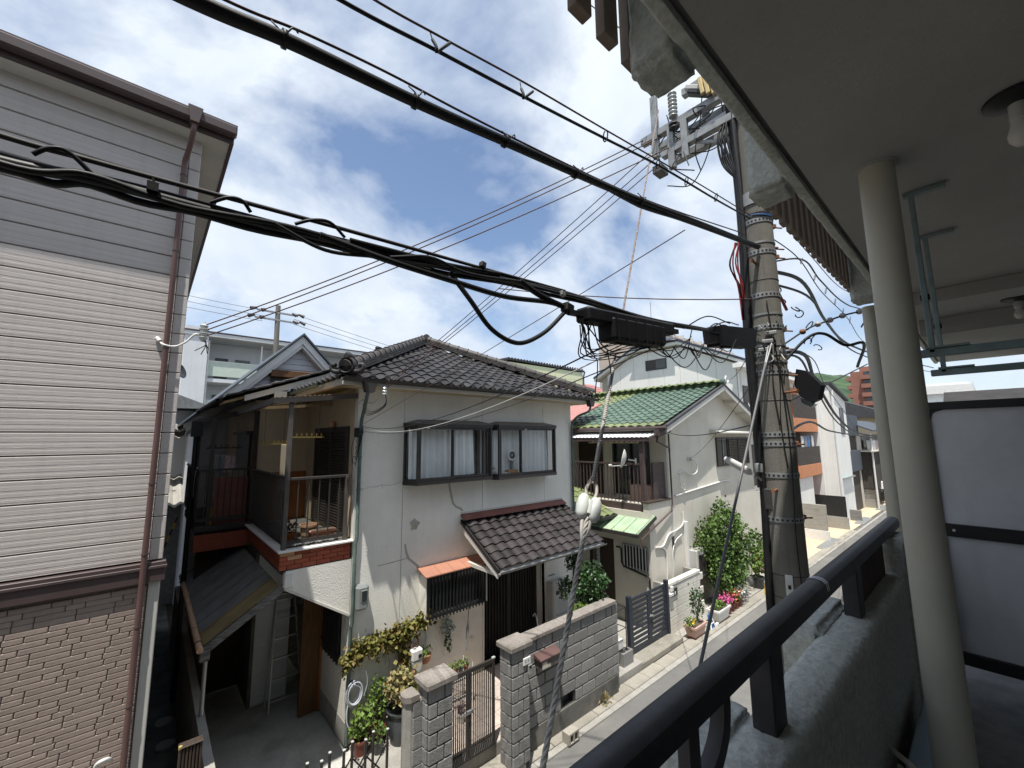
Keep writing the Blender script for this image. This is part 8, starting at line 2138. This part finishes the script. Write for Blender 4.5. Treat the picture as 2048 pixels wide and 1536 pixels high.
# railing
R = thing('balcony_railing', 'dark rounded handrail with flat posts and curved balusters in foreground', 'railing', (1.3, .45, 4.45))
def rail(x0, x1, nm='handrail'):
    prof = [(.427, 4.647), (.425, 4.672), (.430, 4.692), (.442, 4.702), (.458, 4.7045), (.474, 4.702), (.486, 4.692), (.490, 4.672), (.488, 4.647)]
    mb = MB(); mb.grid([[(x, y, z) for y, z in prof] for x in (x0, x1)], True)
    mb.poly([(x0, y, z) for y, z in prof]); mb.poly([(x1, y, z) for y, z in prof][::-1])
    return mb.build(nm, M['rail_dark'], R, smooth=35)
rail(-3, 1.815); rail(1.815, 3.5)
prof = [(.4245, 4.670), (.4285, 4.694), (.441, 4.7043), (.458, 4.7068), (.475, 4.7043), (.4875, 4.694), (.4915, 4.670)]
mb = MB(); mb.grid([[(x, y, z) for y, z in prof] for x in (1.80, 1.812)]); mb.grid([[(x, y, z) for y, z in prof] for x in (1.818, 1.83)]); mb.build('joint_sleeve', M['panel_grey'], R, smooth=35)
for x in (1.245, 2.275): MB().box(x, x + .085, .43, .487, 4.44, 4.655, .004).build('post', M['rail_dark'], R)
# D-shaped balusters: a straight flat bar and one bent to meet it
for xb in (.86, .33, -.2):
    MB().box(xb - .02, xb + .02, .445, .475, 4.47, 4.65, .003).build('baluster', M['rail_dark'], R)
    pts = spline([(xb + .15, .46, 4.655), (xb + .15, .46, 4.60), (xb + .135, .46, 4.555), (xb + .09, .46, 4.515), (xb + .02, .46, 4.49)], 6)
    rows = []
    for i, p in enumerate(pts):
        d = (pts[min(i + 1, len(pts) - 1)] - pts[max(i - 1, 0)]).normalized(); s = Vector((-d.z, 0, d.x)) * .018
        rows.append([p + s + Vector((0, -.015, 0)), p + s + Vector((0, .015, 0)), p - s + Vector((0, .015, 0)), p - s + Vector((0, -.015, 0))])
    MB().grid(rows, True).build('curved_baluster', M['rail_dark'], R, smooth=35)
S_ = thing('slatted_panel', 'dark brown vertical slat panel right of second railing post', 'fence', (2.8, .5, 3.6))
ms_ = MB().box(-.026, .026, -.012, .012, 3.5, 4.645, .003).mesh('slat', M['slat_dark'])
for k in range(13): inst('slat', ms_, S_, (2.40 + .0555 * k, .47, 0))
MB().box(2.37, 3.11, .486, .50, 4.55, 4.60).box(2.37, 3.11, .486, .50, 3.9, 3.95).build('cross_bar', M['slat_dark'], S_)
# columns
def column(label, x, y, r, z0, z1):
    t = thing('round_column', label, 'column', (x, y, z0), 'cream round columns')
    MB().tube([(x, y, z0), (x, y, z1)], r, 40).build('shaft', M['pipe_cream'], t, smooth=40)
    return t
t = column('near cream round pipe column with white rope on the balcony', 2.17, .20, .0575, 3.58, ZC - .001)
MB().lathe((2.17, .20, ZC - .006), [(.060, 0), (.072, .003), (.072, .006), (.06, .006)], 32).build('ceiling_ring', M['ceiling_own'], t, smooth=40)
column('farther cream round drain column outside the slab edge', 4.45, .56, .05, 0, 6.262)
t = thing('white_rope', 'white rope knotted round the near cream column', 'rope', (2.17, .2, 3.98))
MB().tube([(2.17 + .067 * math.cos(a), .20 + .067 * math.sin(a), 3.995 + .02 * math.sin(a + 2.2)) for a in [2 * PI * k / 24 for k in range(25)]], .009, 7).build('loop', M['rope'], t, smooth=True)
MB().tube(spline([(2.12, .255, 4.00), (2.14, .31, 4.035), (2.2, .37, 4.03)], 6), .010, 7).tube(spline([(2.13, .26, 3.995), (2.12, .30, 4.01), (2.17, .35, 4.0)], 5), .007, 6).tube([(2.225, .155, 3.985), (2.235, .15, 3.955)], .009, 6).build('tail', M['rope'], t, smooth=True)
# partition to the next balcony
t = thing('balcony_partition', 'pale grey two-panel partition board in dark frame on balcony', 'partition', (4.2, -.4, 3.7))
MB().box(4.19, 4.21, -1.35, .275, 4.60, 5.375).build('upper_panel', M['panel_grey'], t)
MB().box(4.19, 4.21, -1.35, .275, 3.78, 4.515).build('lower_panel', M['panel_grey'], t)
MB().box(4.17, 4.23, -1.38, .30, 5.376, 5.43, .004).box(4.17, 4.23, -1.38, .30, 4.516, 4.599, .004).box(4.17, 4.23, -1.38, .30, 3.70, 3.779, .004).box(4.172, 4.228, .276, .298, 3.78, 4.515).box(4.172, 4.228, .276, .298, 4.60, 5.375).build('frame', M['black_metal'], t)
mb = MB(); mb.prism([(4.186, .276, 5.376), (4.186, .276, 5.30), (4.186, .262, 5.345), (4.186, .245, 5.362), (4.186, .20, 5.376)], (.02, 0, 0)); mb.build('corner_gusset', M['black_metal'], t)
MB().lathe((4.165, .235, 4.56), [(0, -.004), (.008, -.004), (.008, .008), (0, .008)], 10, (-1, 0, 0)).build('bolt', M['white_paint'], t)
# laundry pole brackets hung from the ceiling
for k, (x, lab) in enumerate(((2.52, 'nearer teal laundry pole bracket hanging beside cream column'), (3.14, 'farther teal laundry pole bracket with horizontal arm'))):
    t = thing('laundry_bracket', lab, 'bracket', (x, .12, ZC), 'teal laundry brackets')
    za = (2.520, 0.116, 5.550)[2] if k == 0 else (3.140, 0.146, 5.528)[2]
    MB().box(x - .015, x + .015, .02, .155, ZC - .022, ZC - .002, .002).build('ceiling_plate', M['teal_metal'], t)
    MB().box(x - .012, x + .012, .120, .14, za, ZC - .02, .002).build('hanger_rod', M['teal_metal'], t)
    MB().box(x - .012, x + .012, -.75, .18, za - .018, za + .016, .003).build('arm', M['teal_metal'], t)
    MB().box(x - .02, x + .02, .02, .15, za + .018, za + .026).build('clip', M['teal_metal'], t)
    MB().bar((x, -.16, za), (x, -.20, za + .12), .03, .02).box(x - .03, x + .03, -.30, -.20, za + .05, za + .12, .006).build('pole_hook', M['galv'], t)
    MB().tube([(x + .01, .115, za + .25), (x + .01, .145, za + .25)], .014, 8).build('joint_bolt', M['black_metal'], t)
def lamp(label, x, y, r):
    t = thing('ceiling_lamp', label, 'lamp', (x, y, ZC), 'balcony ceiling lamps')
    MB().lathe((x, y, ZC), [(0, -.03), (r * .5, -.03), (r * 1.0, -.012), (r * 1.0, -.002), (0, -.002)], 28).build('base', M['black_metal'], t, smooth=40)
    MB().lathe((x, y, ZC - .03), [(r * .28, 0), (r * .30, -.05), (r * .22, -.052), (0, -.055)], 20).build('socket', M['porcelain'], t, smooth=40)
    MB().lathe((x, y, ZC - .08), [(.018, 0), (.022, -.02), (.032, -.05), (.030, -.07), (.018, -.088), (0, -.094)], 18).build('bulb', M['cloth_white'], t, smooth=60)
lamp('round black ceiling lamp base with white bulb at upper right', 2.04, -.165, .075)
lamp('round ceiling lamp of the next balcony above partition', 5.2, -.25, .09)
t = thing('storage_box', 'pale blue storage box lid beside the foot of cream column', 'box', (2.5, .25, 3.58))
MB().box(1.55, 2.95, .225, .338, 3.93, 3.985, .006).build('lid', M['blue_box'], t)
MB().box(1.60, 2.90, .24, .32, 3.58, 3.93).build('body', M['cloth_grey'], t)
t = thing('drain_pipe', 'grimy grey elbow pipe at the foot of stucco wall', 'pipe', (1.9, .35, 3.7))
MB().tube(spline([(1.75, .375, 3.60), (1.85, .372, 3.72), (1.95, .372, 3.83), (1.985, .374, 3.85), (2.0, .39, 3.82)], 6), .017, 9).build('elbow', M['grey_wood'], t, smooth=40)
